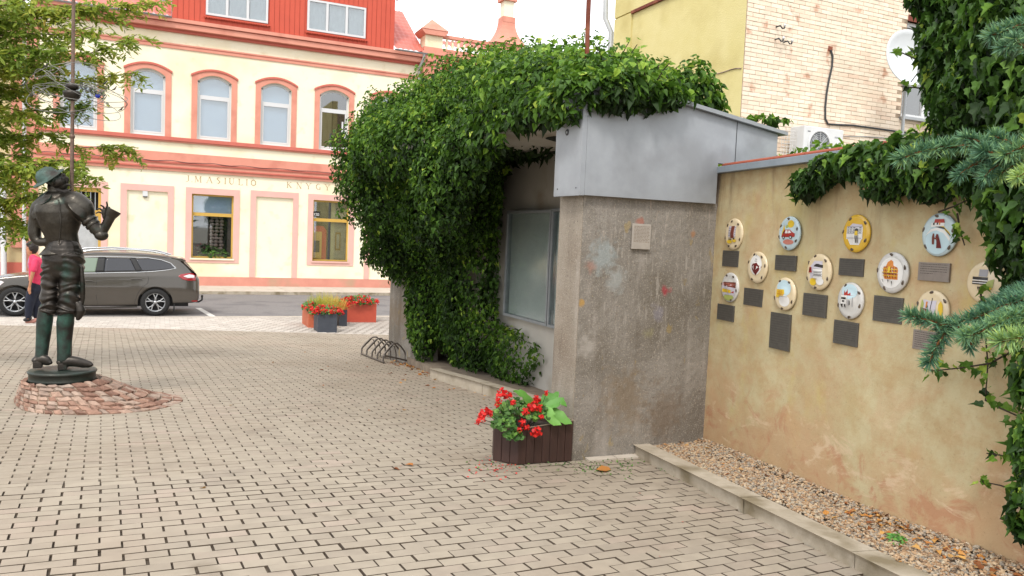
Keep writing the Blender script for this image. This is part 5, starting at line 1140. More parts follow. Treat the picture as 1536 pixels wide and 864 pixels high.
s_ = (P[:, 0]-WALL_A[0])*WALL_N[0]+(P[:, 1]-WALL_A[1])*WALL_N[1]; ok = ~((s_ > -.01) & (P[:, 2] < .72)) & (P[:, 2] > -1.6); P, N, v_, dd = P[ok], N[ok], v_[ok], dd[ok]
P, A, B, N3, S, t = ivy_mass(P, N, .055, r6, droop=1.3)
S = S*(1+.35*(r6.random(len(S)) < .2)); front = (N @ -nrm(np.array(FWD)+.4*np.array(RIGHT)) > .3) & v_
key = np.where(front, dd - S*14, 1e9); order = np.argsort(key)[:240]; sing = np.zeros(len(P), bool); sing[order] = True
V, F = stamp(LEAF_L[0], LEAF_L[1], P[~sing], A[~sing], B[~sing], N3[~sing], S[~sing]); print("wall ivy", len(P))
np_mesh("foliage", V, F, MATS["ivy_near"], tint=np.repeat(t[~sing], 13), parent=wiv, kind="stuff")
me_c = {}
for i in np.nonzero(sing)[0]:
    q = int(min(.999, t[i])*8)
    if q not in me_c:
        o = np_mesh("leaf", LEAF_L[0], LEAF_L[1], MATS["ivy_near"], tint=np.full(13, (q+.5)/8)); me_c[q] = o.data; bpy.data.objects.remove(o)
    o = bpy.data.objects.new("leaf", me_c[q]); C.objects.link(o); M = (Matrix((A[i], B[i], N3[i])).transposed()*float(S[i])).to_4x4(); M.translation = Vector(P[i])
    o.parent = wiv; o.matrix_parent_inverse = world_of(wiv).inverted(); o.matrix_basis = M
P, N = blob_sample([(b[0], b[1], b[2], b[3]*.75, b[4]*.75, b[5]*.75) for b in wb], 420, thick=(.85, 1.0), seed=8)
s_ = (P[:, 0]-WALL_A[0])*WALL_N[0]+(P[:, 1]-WALL_A[1])*WALL_N[1]; ok = ~((s_ > -.01) & (P[:, 2] < .72)); P, N = P[ok], N[ok]
P, A, B, N3, S, t = ivy_mass(P, N, .10, r6); V, F = stamp(LEAF_S[0], LEAF_S[1], P, A, B, N3, S)
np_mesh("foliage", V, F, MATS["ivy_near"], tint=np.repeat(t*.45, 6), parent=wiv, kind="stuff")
cores("ivy_wood_and_shade", [b for b in wb if b[3] > .2], wiv, .62)  # same dark cores behind the wall ivy, shade given as colour
def wl(pts, off=.07): return [WX @ Vector((onwall(x, y, off)[0], off, onwall(x, y, off)[1])) for x, y in pts]
sprays("foliage", [wl([(1470, 430), (1476, 480), (1482, 545), (1478, 600)]), wl([(1478, 600), (1500, 612), (1536, 628), (1560, 640)]), wl([(1530, 520), (1485, 545), (1440, 552), (1402, 556), (1382, 552)]),
     wl([(1560, 660), (1536, 672), (1508, 684), (1480, 680)]), wl([(1560, 760), (1530, 738), (1500, 728), (1470, 722)]), wl([(1560, 800), (1530, 790), (1500, 778)]), wl([(1540, 600), (1530, 700), (1532, 800)]), wl([(1300, 240), (1330, 252), (1380, 254), (1420, 250)], .2),
     wl([(1215, 280), (1200, 296), (1190, 300)]), wl([(1408, 318), (1430, 310), (1460, 296)], .08), wl([(1436, 320), (1440, 345), (1447, 368)], .06), wl([(1490, 300), (1505, 350), (1508, 385)], .06), wl([(1400, 95), (1372, 88), (1350, 78)], -.05), wl([(1410, 130), (1380, 132), (1352, 130)], -.05), wl([(1330, 215), (1300, 225), (1262, 236)], .0)],
     "ivy_near", LEAF_L, .052, 46, wiv, .018, r6, (.66, .2))
def at_wall(P, cond): pass
# --- young yellowish shoots behind the coping, weeds by the kerb and the air conditioner
bsh = empty("yard_shrub", (5.9, 5.9, -1.7), "bushy shrub behind the coping, its yellow-green top showing beside the air conditioner", "shrub")
sb = [(5.2, 5.0, .55, .28, .45, .35), (5.55, 6.3, .6, .35, .5, .42), (5.1, 3.7, .75, .2, .5, .22), (5.4, 5.3, -.6, .5, .8, 1.0)]
P, N = blob_sample(sb, 520, thick=(.7, 1.25), seed=12); P, A, B, N3, S, t = ivy_mass(P, N, .07, r6); V, F = stamp(LEAF_S[0], LEAF_S[1], P, A, B, N3, S)
np_mesh("foliage", V, F, MATS["ivy_leaf"], tint=np.repeat(np.clip(t+.2, 0, 1), 6), parent=bsh, kind="stuff")
mb = MB(); mb.tube([(5.4, 5.3, -1.75), (5.45, 5.5, -.5), (5.3, 5.2, .5)], .03, 6); mb.build("stem", MATS["ivy_wood_and_shade"], bsh)

# ------------------------------------------------------------------ spruce reaching in from the right
spr = empty("spruce_tree", (3.15, .35, -1.7), "blue-green spruce twigs with orange stems reaching in from the right", "spruce")
mb = MB(); mb.tube([(3.15, .35, -1.75), (3.15, .35, .5), (3.13, .36, 3.2)], [.09, .07, .03], 12); mb.build("trunk", MATS["bark"], spr)
SD = 2.25
def sp(x, y, d=SD): return ray(x, y)*d
tw = []   # (polyline tip->base, needle length, tone)
def T_(pts, d=SD, L=.034, tone=.45): tw.append(([sp(x, y, d+(dd_ if False else 0)) for x, y in pts], L, tone))
T_([(1487, 53), (1510, 44), (1545, 34)], 2.2); T_([(1522, 58), (1545, 78)], 2.15, .03); T_([(1505, 70), (1545, 62)], 2.3)
T_([(1352, 238), (1385, 226), (1415, 221), (1452, 218)], 2.3, .036, .5); T_([(1452, 218), (1490, 226), (1545, 228)], 2.35, .034)
T_([(1448, 206), (1475, 214), (1500, 226)], 2.2, .03); T_([(1475, 226), (1500, 232), (1530, 236)], 2.15, .034, .35); T_([(1492, 204), (1515, 214), (1540, 222)], 2.2, .03)
T_([(1508, 232), (1530, 222), (1550, 214)], 2.1, .034, .6); T_([(1440, 262), (1455, 250), (1485, 236)], 2.2, .03, .35); T_([(1462, 246), (1490, 240), (1520, 236)], 2.25, .03, .75); T_([(1477, 266), (1490, 252), (1512, 240)], 2.15, .03, .35); T_([(1500, 262), (1520, 248), (1545, 236)], 2.15, .03, .7); T_([(1525, 266), (1548, 254)], 2.05, .028, .95)
T_([(1366, 474), (1390, 480), (1420, 489), (1440, 490)], 2.2, .034, .4); T_([(1394, 543), (1403, 522), (1412, 508), (1422, 490)], 2.2, .033, .35); T_([(1422, 490), (1455, 480), (1500, 462), (1550, 442)], 2.25, .034, .35)
T_([(1446, 505), (1475, 496), (1510, 478), (1550, 466)], 2.1, .035, .55); T_([(1500, 512), (1525, 507), (1552, 504)], 2.0, .036, .8); T_([(1478, 462), (1510, 448), (1550, 436)], 2.3, .032, .3); T_([(1505, 446), (1545, 430)], 2.35, .03, .25); T_([(1455, 520), (1462, 505), (1475, 492)], 2.15, .028, .25); T_([(1508, 490), (1530, 482), (1552, 474)], 2.1, .034, .7)
r7 = np.random.default_rng(5)
for pts, L, tone in tw:
    mb = MB(); mb.tube(pts, [.003]+[.0048]*(len(pts)-1), 6); t_o = mb.build("twig", MATS["twig_orange"], spr)
    P, D = [], []
    for a, b in zip(pts[:-1], pts[1:]):
        k = int((b-a).length*3600)
        for q in r7.random(k): P.append(tuple(a+(b-a)*q)); D.append(tuple((a-b).normalized()))
    tipd = (pts[0]-pts[1]).normalized()
    for q in range(34): P.append(tuple(pts[0])); D.append(tuple(tipd*1.8))
    P = np.array(P); D = np.array(D); n = len(P); out = r7.normal(0, 1, (n, 3)); out -= (out*nrm(D)).sum(-1, keepdims=True)*nrm(D); out = nrm(out)+np.array((0, 0, .25))
    Dn = nrm(out*1.0+D*.75+r7.normal(0, .08, (n, 3))); A, B, N = frames(r7.normal(0, 1, (n, 3)), Dn)
    w = .036; NT = [(-w, 0, 0), (w, 0, 0), (w*1.1, .6, .012), (-w*1.1, .6, .012), (0, 1, .0)]
    V, F3 = stamp(NT, [(0, 1, 2), (0, 2, 3), (3, 2, 4)], P, A, B, N, L*1.22*r7.uniform(.75, 1.1, n)); tn = np.clip(r7.normal(tone, .16, n), 0, 1)
    np_mesh("needles", V, F3, MATS["needle"], tint=np.repeat(tn, 5), parent=t_o, kind="stuff")
for y0 in (60, 230, 470):
    mb = MB(); a = sp(1545, y0, 2.2); mb.tube([a, a.lerp(Vector((3.14, .36, a.z+.1)), .5)+Vector((0, 0, .03)), Vector((3.14, .36, a.z+.15))], [.004, .008, .014], 7); mb.build("branch", MATS["bark"], spr)

# ------------------------------------------------------------------ tree at the upper left
tr = empty("locust_tree", (-5.3, 10.6, -1.8), "tree with narrow yellow-green leaves hanging in from the upper left", "tree")
mb = MB(); mb.tube([(-5.3, 10.6, -1.9), (-5.25, 10.6, -.2), (-5.1, 10.6, 1.2), (-5.2, 10.7, 3.2), (-5.1, 10.8, 5.0)], [.17, .14, .12, .08, .04], 12); mb.build("trunk", MATS["bark"], tr)
def tp(x, y, Y=10.4): return onY(x, y, Y)
brs = [[(-150, 150), (-40, 90), (40, 75), (110, 88), (165, 70), (205, 52)], [(-150, 180), (-30, 150), (60, 128), (130, 118), (180, 112), (207, 108)], [(-150, 100), (-20, 30), (80, 18), (160, 10), (235, 4)], [(-60, 60), (30, 50), (90, 52), (140, 40)], [(-150, 250), (-20, 215), (60, 200), (120, 222), (170, 218), (208, 222)],
       [(-150, 280), (-10, 262), (60, 252), (110, 258), (150, 268)], [(-150, 300), (-20, 300), (40, 300), (60, 325)], [(-80, 200), (0, 175), (60, 165), (110, 160), (140, 150)], [(-150, 330), (-30, 335), (20, 330), (48, 350)], [(-100, 120), (0, 105), (50, 110), (95, 128)], [(-60, 20), (20, 5), (70, -10)], [(-60, 90), (10, 85), (60, 98), (100, 60)], [(-60, 230), (10, 232), (50, 235)],
       [(-80, 10), (0, 30), (60, 40)], [(-80, 70), (0, 62), (50, 72), (80, 60)], [(-80, 130), (0, 128), (45, 140)], [(-80, 160), (0, 158), (70, 178)], [(-80, 270), (0, 275), (50, 280)], [(-80, 190), (0, 195), (40, 205)], [(-60, 310), (10, 318), (40, 345)], [(-60, 240), (30, 250), (90, 240), (130, 245)], [(-60, 110), (30, 98), (75, 108), (100, 100)], [(-80, 45), (10, 15), (110, 8), (170, 25)], [(-40, 290), (20, 300), (60, 290), (80, 300)]]
PP, DD = [], []; r8 = np.random.default_rng(21)
for k, bl in enumerate(brs):
    Yk = 10.0+1.3*((k*37) % 10)/10; ln = [tp(x, y, Yk) for x, y in bl]; root_ = Vector((-5.15, 10.65, min(4.8, max(.6, ln[0].z-.5))))
    mb = MB(); mb.tube([root_]+ln, [.02]+[.007*(1-.8*i/len(ln))+.002 for i in range(len(ln))], 6); mb.build("limb", MATS["bark"], tr)
    for a, b in zip(ln[:-1], ln[1:]):
        px_ = (a.x+b.x)/2
        nn_ = int((b-a).length*(36 if px_ > -2.2 else 112))
        for q in r8.random(nn_):
            st = a+(b-a)*q; d = Vector(r8.normal(0, 1, 3)*(1, 1, .55)+np.array((.25, -.1, -.35))).normalized(); Lr = r8.uniform(.12, .30)
            for m_ in range(int(Lr/.022)):
                f_ = m_*.022/Lr; pp = st+d*(m_*.022)+Vector((0, 0, -.10*f_*f_))
                for sgn in (-1, 1):
                    PP.append(tuple(pp)); s2 = d.cross(Vector((0, 0, 1))).normalized()*sgn; DD.append(tuple(d*.7+s2*.8+Vector((0, 0, -.35))))
P = np.array(PP); n = len(P); print("locust leaves", n); P = P+r8.normal(0, .008, (n, 3)); D = np.array(DD)+r8.normal(0, .4, (n, 3))+np.array((0, 0, -.3))
N = nrm(np.array((-.1, -.3, 1.))+r8.normal(0, .55, (n, 3))); A, B, N = frames(N, D)
LN = ([(0, 0, 0), (.17, .35, .03), (.13, .7, .02), (0, 1, -.05), (-.13, .7, .02), (-.17, .35, .03)], [(0, 1, 2, 3), (0, 3, 4, 5)])
V, F = stamp(LN[0], LN[1], P, A, B, N, r8.uniform(.06, .105, n)); t = np.clip(.42+.28*np.array([noise.noise(Vector(p)*1.4) for p in P])*1.5+r8.normal(0, .14, n), 0, 1)
np_mesh("foliage", V, F, MATS["locust_leaf"], tint=np.repeat(t, 6), parent=tr, kind="stuff")
# ------------------------------------------------------------------ figures are lofted limbs fused into one skin
def fuse(mb, name, mats, parent, voxel=.012, smooth_it=4, factor=.5, keep=None, kind=None):
    """voxel-fuse the lofted pieces of mb into one continuous surface"""
    me = bpy.data.meshes.new(name); me.from_pydata(mb.v, [], mb.f); me.update()
    bm = bmesh.new(); bm.from_mesh(me); bmesh.ops.remove_doubles(bm, verts=bm.verts, dist=1e-6); bmesh.ops.recalc_face_normals(bm, faces=bm.faces); bm.to_mesh(me); bm.free()
    o = bpy.data.objects.new(name, me); C.objects.link(o)
    md = o.modifiers.new("fuse", 'REMESH'); md.mode = 'VOXEL'; md.voxel_size = voxel; md.use_smooth_shade = True
    ms = o.modifiers.new("smooth", 'SMOOTH'); ms.iterations = smooth_it; ms.factor = factor
    dg = bpy.context.evaluated_depsgraph_get(); new = bpy.data.meshes.new_from_object(o.evaluated_get(dg)); bpy.data.objects.remove(o)
    new.name = name
    for m in (mats if isinstance(mats, (list, tuple)) else [mats]): new.materials.append(m)
    o2 = bpy.data.objects.new(name, new); C.objects.link(o2)
    if parent is not None: adopt(o2, parent)
    return o2
def limb(mb, pts, ra, rb=None, n=20, ref=(0, 1, 0), sub=3):
    """smooth loft through points; ra in the picture plane, rb in depth"""
    pts = [Vector(p) for p in pts]; rb = rb or ra; P, A, B = [], [], []
    k = len(pts)
    for i in range(k-1):
        p0, p1, p2, p3 = pts[max(i-1, 0)], pts[i], pts[i+1], pts[min(i+2, k-1)]
        for s in range(sub):
            t = s/sub; P.append(.5*((2*p1)+(p2-p0)*t+(2*p0-5*p1+4*p2-p3)*t*t+(3*p1-p0-3*p2+p3)*t**3)); A.append(ra[i]+(ra[i+1]-ra[i])*t); B.append(rb[i]+(rb[i+1]-rb[i])*t)
    P.append(pts[-1]); A.append(ra[-1]); B.append(rb[-1])
    mb.tube(P, A, n, r2=B, ref=ref, cap=True)
    mb.ball(tuple(P[0]), (A[0]*.98, B[0]*.98, min(A[0], B[0])*.9), 14, 10); mb.ball(tuple(P[-1]), (A[-1]*.98, B[-1]*.98, min(A[-1], B[-1])*.9), 14, 10)

# ------------------------------------------------------------------ bronze statue
mb0 = mat("bronze", '#332f2a', '#4b4740', 7, .36, metal=.75, bump=.25, bscale=45, c3='#2c4a42', s3=3.2, t3=(.62, .76))
mat("bronze_dark", '#2b2825', '#443f3a', 9, .4, metal=.7, bump=.2, bscale=60, c3='#2a4038', s3=4, t3=(.58, .72))
mat("bronze_green", '#33574b', '#262f2b', 9, .6, metal=.35, bump=.35, bscale=50, c3='#241f1c', s3=4, t3=(.44, .58))
mat("plinth_bronze", '#34413b', '#3f3f3a', 6, .42, metal=.6, bump=.2, bscale=50, c3='#2f5a4d', s3=4, t3=(.6, .75))
mat("patina_hat", '#4c655f', '#39483f', 12, .6, metal=.4, bump=.3, c3='#38342f', s3=7, t3=(.5, .65))
mat("lance_steel", '#7b6658', '#5d4a40', 20, .5, metal=.5); mat("wire_steel", '#8d8c88', '#6b6863', 30, .4, metal=.8)
SYD = 8.5
def S_(x, y, d=0.): return onY(x, y, SYD+d)
k_ = 1/176.
statue = empty("bronze_statue", tuple(S_(92, 548)), "dark bronze knight in a basin hat and breeches, looking up, on a low round plinth", "statue")
# legs, boots
bm_ = MB()
def leg(pts, rad, dep): limb(bm_, [S_(x, y, d) for x, y, d in pts], [r*k_ for r in rad], [r*k_ for r in dep])
leg([(70, 462, .02), (67, 482, .03), (65, 505, .04), (62.5, 530, .03), (62, 540, .02)], [11.5, 12.5, 11., 9.5, 10], [13, 14.5, 12, 10, 10])
leg([(101, 462, -.04), (98, 484, -.02), (97, 505, -.02), (96, 528, -.03), (96, 540, -.03)], [12, 13.5, 12., 10.5, 11], [13, 15, 12, 10, 10])
fuse(bm_, "boot_legs", MATS["bronze_green"], statue, .011, 3)
for (x, d, x2, y0) in ((60, .02, 76, 541), (97, -.03, 137, 544)):
    bm_ = MB()
    limb(bm_, [S_(x-7, y0-1, d), S_(x, y0-2, d), S_(x+(x2-x)*.35, y0-2, d-.02), S_(x+(x2-x)*.7, y0+1, d-.04), S_(x2, y0+3, d-.05)], [6*k_, 10*k_, 8*k_, 5.5*k_, 3.5*k_], [9*k_, 10*k_, 9*k_, 8*k_, 5*k_], ref=(0, 0, 1))
    sh = fuse(bm_, "shoe", MATS["bronze_dark"], statue, .008, 3)
    m2 = MB(); a = S_(x-10, y0+8, d); b = S_(x+4, y0+8, d); m2.box(a.x, b.x, a.y-.05, a.y+.05, a.z-.015, a.z+.05); m2.build("heel", MATS["bronze_dark"], sh, bevel=.006)
# breeches with bunched folds
bm_ = MB()
def folds(pts, rad, dep, nf, amp, seed):
    P = [S_(x, y, d) for x, y, d in pts]; n_ = 64; Q, A, B = [], [], []
    for i in range(n_+1):
        t = i/n_*(len(P)-1); j = min(int(t), len(P)-2); f = t-j
        w = (math.sin(i/n_*nf*2*PI+seed)*.6+.5*math.sin(i/n_*nf*3.7+seed*2))*amp*(.3+.7*i/n_)
        Q.append(P[j].lerp(P[j+1], f)+Vector((.006*math.sin(i*.9+seed), 0, 0))); A.append((rad[j]+(rad[j+1]-rad[j])*f+w)*k_); B.append((dep[j]+(dep[j+1]-dep[j])*f+w)*k_)
    n = 28; vs = []
    for i, p in enumerate(Q):
        for j in range(n):
            a = 2*PI*j/n; tilt = .020*math.sin(a*2+i*.2+seed)+.016*math.sin(a+seed*3)
            r_ = 1+.05*noise.noise(Vector((math.cos(a)*1.5, math.sin(a)*1.5, i*.35+seed)))
            vs.append((p.x+A[i]*r_*math.cos(a), p.y+B[i]*r_*math.sin(a), p.z+tilt))
    k = len(Q); bm_.add(vs, [(i*n+j, i*n+(j+1) % n, (i+1)*n+(j+1) % n, (i+1)*n+j) for i in range(k-1) for j in range(n)])
    bm_.add(vs[:n], [tuple(range(n))]); bm_.add(vs[-n:], [tuple(range(n))])
folds([(84, 382, .02), (78, 405, .03), (75, 432, .03), (74, 462, .02), (72, 472, .02)], [20, 16, 13.5, 14, 12], [25, 22, 18, 16, 13], 11, 2.5, 1.)
folds([(107, 382, -.03), (108, 405, -.03), (106, 432, -.03), (104, 462, -.04), (102, 472, -.04)], [20, 18.5, 17, 17, 14], [27, 25, 21, 18, 15], 11, 2.4, 3.3)
limb(bm_, [S_(96, 374), S_(96, 392), S_(96, 405)], [27*k_, 29*k_, 25*k_], [26*k_, 27*k_, 22*k_])
br_o = fuse(bm_, "breeches", MATS["bronze_dark"], statue, .0075, 1, .4)
for (x, y, r_) in ((73, 466, 15.5), (103, 466, 17.5)):
    m2 = MB(); p = S_(x, y); m2.lathe([(r_*k_*.92, -.014), (r_*k_, -.006), (r_*k_, .006), (r_*k_*.92, .014)], (p.x, p.y+.02 if x < 90 else p.y-.04, p.z), 28); m2.build("knee_band", MATS["bronze_dark"], br_o)
# pouch and scabbard at the right hip
bm_ = MB(); limb(bm_, [S_(122, 400, -.12), S_(124, 425, -.12), S_(124, 448, -.1), S_(120, 470, -.08)], [3*k_, 4*k_, 4*k_, 2.5*k_]); limb(bm_, [S_(116, 455, -.1), S_(121, 466, -.1), S_(117, 478, -.1)], [5*k_, 8*k_, 4*k_]); fuse(bm_, "scabbard", MATS["bronze_dark"], statue, .009, 3)
# torso armour, arms, neck in one skin
bm_ = MB()
limb(bm_, [S_(96, 378), S_(96, 366), S_(92, 352), S_(90, 335), S_(89, 318), S_(88, 304), S_(86, 296)], [30*k_, 23*k_, 25*k_, 32*k_, 37*k_, 34*k_, 22*k_], [22*k_, 17*k_, 19*k_, 23*k_, 24*k_, 20*k_, 13*k_], n=28)
limb(bm_, [S_(100, 300, -.02), S_(113, 304, -.05), S_(124, 314, -.07), S_(131, 325, -.08)], [15*k_, 19*k_, 19*k_, 13*k_], [15*k_, 19*k_, 19*k_, 14*k_])           # near pauldron
limb(bm_, [S_(72, 303, .03), S_(60, 312, .06), S_(54, 330, .08), S_(52, 350, .08), S_(57, 362, .06), S_(70, 363, .0)], [13*k_, 14*k_, 11*k_, 10*k_, 8*k_, 6*k_], [13*k_, 14*k_, 12*k_, 11*k_, 9*k_, 7*k_])
limb(bm_, [S_(127, 322, -.08), S_(137, 334, -.1), S_(147, 347, -.12), S_(152, 352, -.12)], [13*k_, 11*k_, 9.5*k_, 8.5*k_])
limb(bm_, [S_(151, 351, -.12), S_(157, 342, -.13), S_(163, 330, -.14), S_(167, 321, -.14)], [8.5*k_, 7.5*k_, 8*k_, 9.5*k_])
limb(bm_, [S_(83, 298), S_(80, 288), S_(79, 280)], [9.5*k_, 8*k_, 8.5*k_])
torso = fuse(bm_, "armour_and_arms", mb0, statue, .0105, 3)
# shoulder plates with raised rims, arm lames, elbow cop and the back plate seam
def shell(cx_, cy_, d, rx, ry, rz, axis, name="shoulder_plate"):
    q = MB(); c0 = S_(cx_, cy_, d); ax_ = Vector(axis).normalized(); q.lathe([(0, rz), (rx*.45, rz*.9), (rx*.8, rz*.55), (rx, .0), (rx*1.06, -.004), (rx*1.06, -.012), (rx*.98, -.010)], tuple(c0), 30, axis=ax_); q.build(name, mb0, torso)
shell(121, 314, -.08, .125, .11, .075, (.62, -.35, .70)); shell(60, 316, .05, .10, .1, .06, (-.7, -.3, .6))
for (x, y, r_, t_) in ((134, 331, .073, 1), (139, 337, .068, 1), (144, 343, .062, 1)):
    q = MB(); p0 = S_(x, y, -.1); dr_ = (S_(152, 352, -.12)-S_(127, 322, -.08)).normalized(); q.tube([p0-dr_*.016, p0-dr_*.012, p0+dr_*.012, p0+dr_*.018], [r_*.9, r_, r_*1.02, r_*.94], 22); q.build("arm_lame", mb0, torso)
q = MB(); q.ball(tuple(S_(152, 353, -.13)), (.062, .058, .052), 18, 12); q.build("elbow_cop", mb0, torso)
q = MB(); q.tube([S_(88+3*math.sin(t*3), 300+66*t, -.165+.05*abs(t-.5)) for t in np.linspace(0, 1, 12)], .006, 6); q.build("back_seam", mb0, torso)
m2 = MB(); c = S_(92, 377); m2.lathe([(24*k_, .02), (27*k_, .0), (32*k_, -.035), (33*k_, -.045), (30*k_, -.04)], (c.x, c.y, c.z+.02), 36)
m2.v = [(x, c.y+(y-c.y)*.78, z+.02*(x-c.x)/.2) for x, y, z in m2.v]; m2.build("armour_skirt", mb0, torso)
m2 = MB(); a, b = S_(166, 322, -.14), S_(172, 312, -.14); m2.tube([a-(b-a)*.3, a+(b-a)*.2, b-(b-a)*.3], [.052, .064, .074], 20); m2.tube([b-(b-a)*.31, b-(b-a)*.25], [.074, .068], 20); m2.build("gauntlet_cuff", mb0, torso)
hd = MB()                                                                              # hand on top of the cuff, fingers reaching up
limb(hd, [S_(158, 327, -.13), S_(158, 320, -.13), S_(157, 315, -.13)], [4.5*k_, 6*k_, 5*k_], [3*k_, 3.5*k_, 3*k_], sub=2)
for (p, r_) in (([(160, 316), (161, 309), (160, 303)], 1.7), ([(157, 315), (155, 310), (151, 308)], 1.7), ([(154, 317), (150, 313), (146, 314)], 1.6), ([(153, 320), (148, 318), (144, 320)], 1.5), ([(162, 321), (165, 316), (164, 311)], 1.9)):
    limb(hd, [S_(x, y, -.13-.01*i) for i, (x, y) in enumerate(p)], [r_*k_, r_*k_, r_*.8*k_], n=8, sub=2)
fuse(hd, "hand", mb0, torso, .004, 2)
# collar flap and head
m2 = MB(); c = S_(68, 298); m2.lathe([(.0, .0), (.05, .01), (.085, .045), (.088, .055)], tuple(c+Vector((.02, 0, -.03))), 16, axis=(-.6, -.5, .6)); m2.build("collar", MATS["patina_hat"], torso)
bm_ = MB()
limb(bm_, [S_(76, 271), S_(82, 272), S_(89, 275), S_(93, 279)], [9*k_, 13.5*k_, 12.5*k_, 8*k_], [10*k_, 12.5*k_, 11.5*k_, 8*k_], ref=(0, 1, 0))
limb(bm_, [S_(83, 284), S_(90, 287), S_(97, 288), S_(107, 284)], [7*k_, 6*k_, 4.5*k_, 1.6*k_])                  # jaw and pointed beard, tilted up
limb(bm_, [S_(94, 266), S_(101, 267), S_(101, 273)], [2.2*k_, 2.8*k_, 2.2*k_], sub=2)                            # nose
limb(bm_, [S_(92, 262), S_(97, 262)], [3*k_, 2*k_], sub=2)                                                     # brow
limb(bm_, [S_(95, 278), S_(102, 277), S_(107, 279)], [2.0*k_, 2.2*k_, 1.*k_], sub=2)                            # moustache
limb(bm_, [S_(97, 282), S_(101, 281)], [1.8*k_, 1.2*k_], sub=2)
limb(bm_, [S_(80, 275, -.07), S_(79, 271, -.075), S_(81, 268, -.07)], [2*k_, 2.6*k_, 2*k_], sub=2)              # ear
head = fuse(bm_, "head", MATS["bronze_dark"], torso, .0055, 2, .4)
m2 = MB()
for y_ in (265.5,): p = S_(93.5, 268, -.05); m2.ball(tuple(p), (.009, .006, .009), 10, 8)
m2.build("eye", MATS["bronze_dark"], head)
hc = S_(73, 267); axh = Vector((-.60, -.22, .77)).normalized()
m2 = MB(); m2.lathe([(.0, .098), (.05, .092), (.085, .062), (.102, .02), (.112, .0), (.148, -.012), (.158, -.010), (.158, -.002), (.148, -.002), (.112, .010)], tuple(hc+axh*.005), 40, axis=axh); m2.build("basin_hat", MATS["patina_hat"], torso)
# plinth
m2 = MB(); c = S_(94, 557); z1 = c.z+.02; m2.lathe([(0, .0), (.285, .0), (.298, -.012), (.29, -.03), (.285, -.035), (.285, -.085), (.292, -.10), (.0, -.10)], (c.x, c.y, z1), 48); m2.v = [(x, c.y+(y-c.y)*.9, z) for x, y, z in m2.v]; m2.build("round_plinth", MATS["plinth_bronze"], statue)
# lance with the ball and wire work
lance = empty("tall_lance", tuple(S_(105, 545, -.05)), "tall rust-coloured rod beside the bronze knight carrying a dark ball and wire orbits", "lance")
LY = -.13+.22
lb, lt_ = S_(105, 548, LY), S_(111, -60, LY)
m2 = MB(); m2.tube([lb, lb.lerp(lt_, .5), lt_], [.017, .0175, .015], 10); m2.build("rod", MATS["lance_steel"], lance)
for y in (205, 168): 
    p = S_(109-(y-140)*.012, y, LY); m2 = MB(); m2.lathe([(.017, -.02), (.024, -.01), (.024, .01), (.017, .02)], tuple(p), 14); m2.build("collar", MATS["lance_steel"], lance)
c = S_(108, 138, LY)
m2 = MB(); m2.lathe([(0, -.088), (.04, -.08), (.068, -.052), (.078, -.02), (.080, .0), (.055, .012), (.035, .016)], tuple(c), 28); m2.build("ball_lower", MATS["bronze_dark"], lance)
m2 = MB(); m2.lathe([(.03, .018), (.056, .03), (.06, .055), (.05, .075), (.02, .085)], tuple(c), 28); m2.build("ball_cap", MATS["bronze_dark"], lance)
r9 = random.Random(4)
def wire(c, rx, ry, tilt, rot, r=.0028, a0=0, a1=2*PI, wob=.0):
    M = Matrix.Rotation(rot, 3, 'Y') @ Matrix.Rotation(tilt, 3, 'X'); pts = []
    for q in np.linspace(a0, a1, 44): w = 1+wob*math.sin(q*5+rot*9); pts.append(Vector(c)+M @ Vector((rx*w*math.cos(q), ry*w*math.sin(q), 0)))
    mm = MB(); mm.tube(pts, r, 5); mm.build("wire_orbit", MATS["wire_steel"], lance)
for (dx, dz, rx, ry, ti, ro) in ((.08, .0, .40, .40, .30, .05), (.05, -.03, .42, .40, -.25, .10), (.05, -.10, .38, .36, .40, .28), (-.02, .08, .36, .36, -.35, -.3), (.06, .02, .30, .30, .2, .45), (-.05, -.06, .33, .33, .55, -.18), (.12, -.02, .36, .3, -.15, .12)):
    wire((c.x+dx, c.y, c.z+dz), rx, ry, ti, ro)
for (dx, dz, w, s) in ((-.22, .13, .10, 1), (-.12, .18, .07, -1), (.16, .05, .09, 1), (.22, .0, .06, -1), (-.25, -.03, .08, 1), (.1, -.28, .08, 1)):
    pts = [Vector((c.x+dx+w*math.sin(q*1.0)*.9, c.y-.05+.05*math.cos(q*1.3), c.z+dz+w*.45*math.cos(q*1.7*s))) for q in np.linspace(0, 7.5, 44)]
    mm = MB(); mm.tube(pts, .0034, 5); mm.build("wire_curl", MATS["wire_steel"], lance)
mm = MB()                                                                              # handwriting-like black wire to the right of the ball
pts = [Vector((c.x+.07+.22*t+.018*math.cos(t*34), c.y-.03, c.z+.075-.10*t+.026*math.sin(t*34))) for t in np.linspace(0, 1, 130)]; mm.tube(pts, .0042, 5); mm.build("wire_script", MATS["seam_dark"], lance)
mat("blue_glass", '#1a2f9a', None, rough=.1)
mm = MB(); mm.ball(tuple(c+Vector((.22, -.04, -.02))), .022, 12, 8); mm.build("blue_bead", MATS["blue_glass"], lance)
for (dx, dz) in ((-.4, .02), (-.33, -.07), (.36, .07), (.42, -.12), (.28, .12), (-.22, .22)):
    mm = MB(); p = c+Vector((dx, .02, dz)); mm.tube([p, p+Vector((.02, 0, .035))], [.009, .003], 6); mm.tube([p+Vector((0, 0, .002)), p+Vector((-.025, 0, -.012))], [.008, .003], 6); mm.build("small_figure", MATS["bronze_dark"], lance)

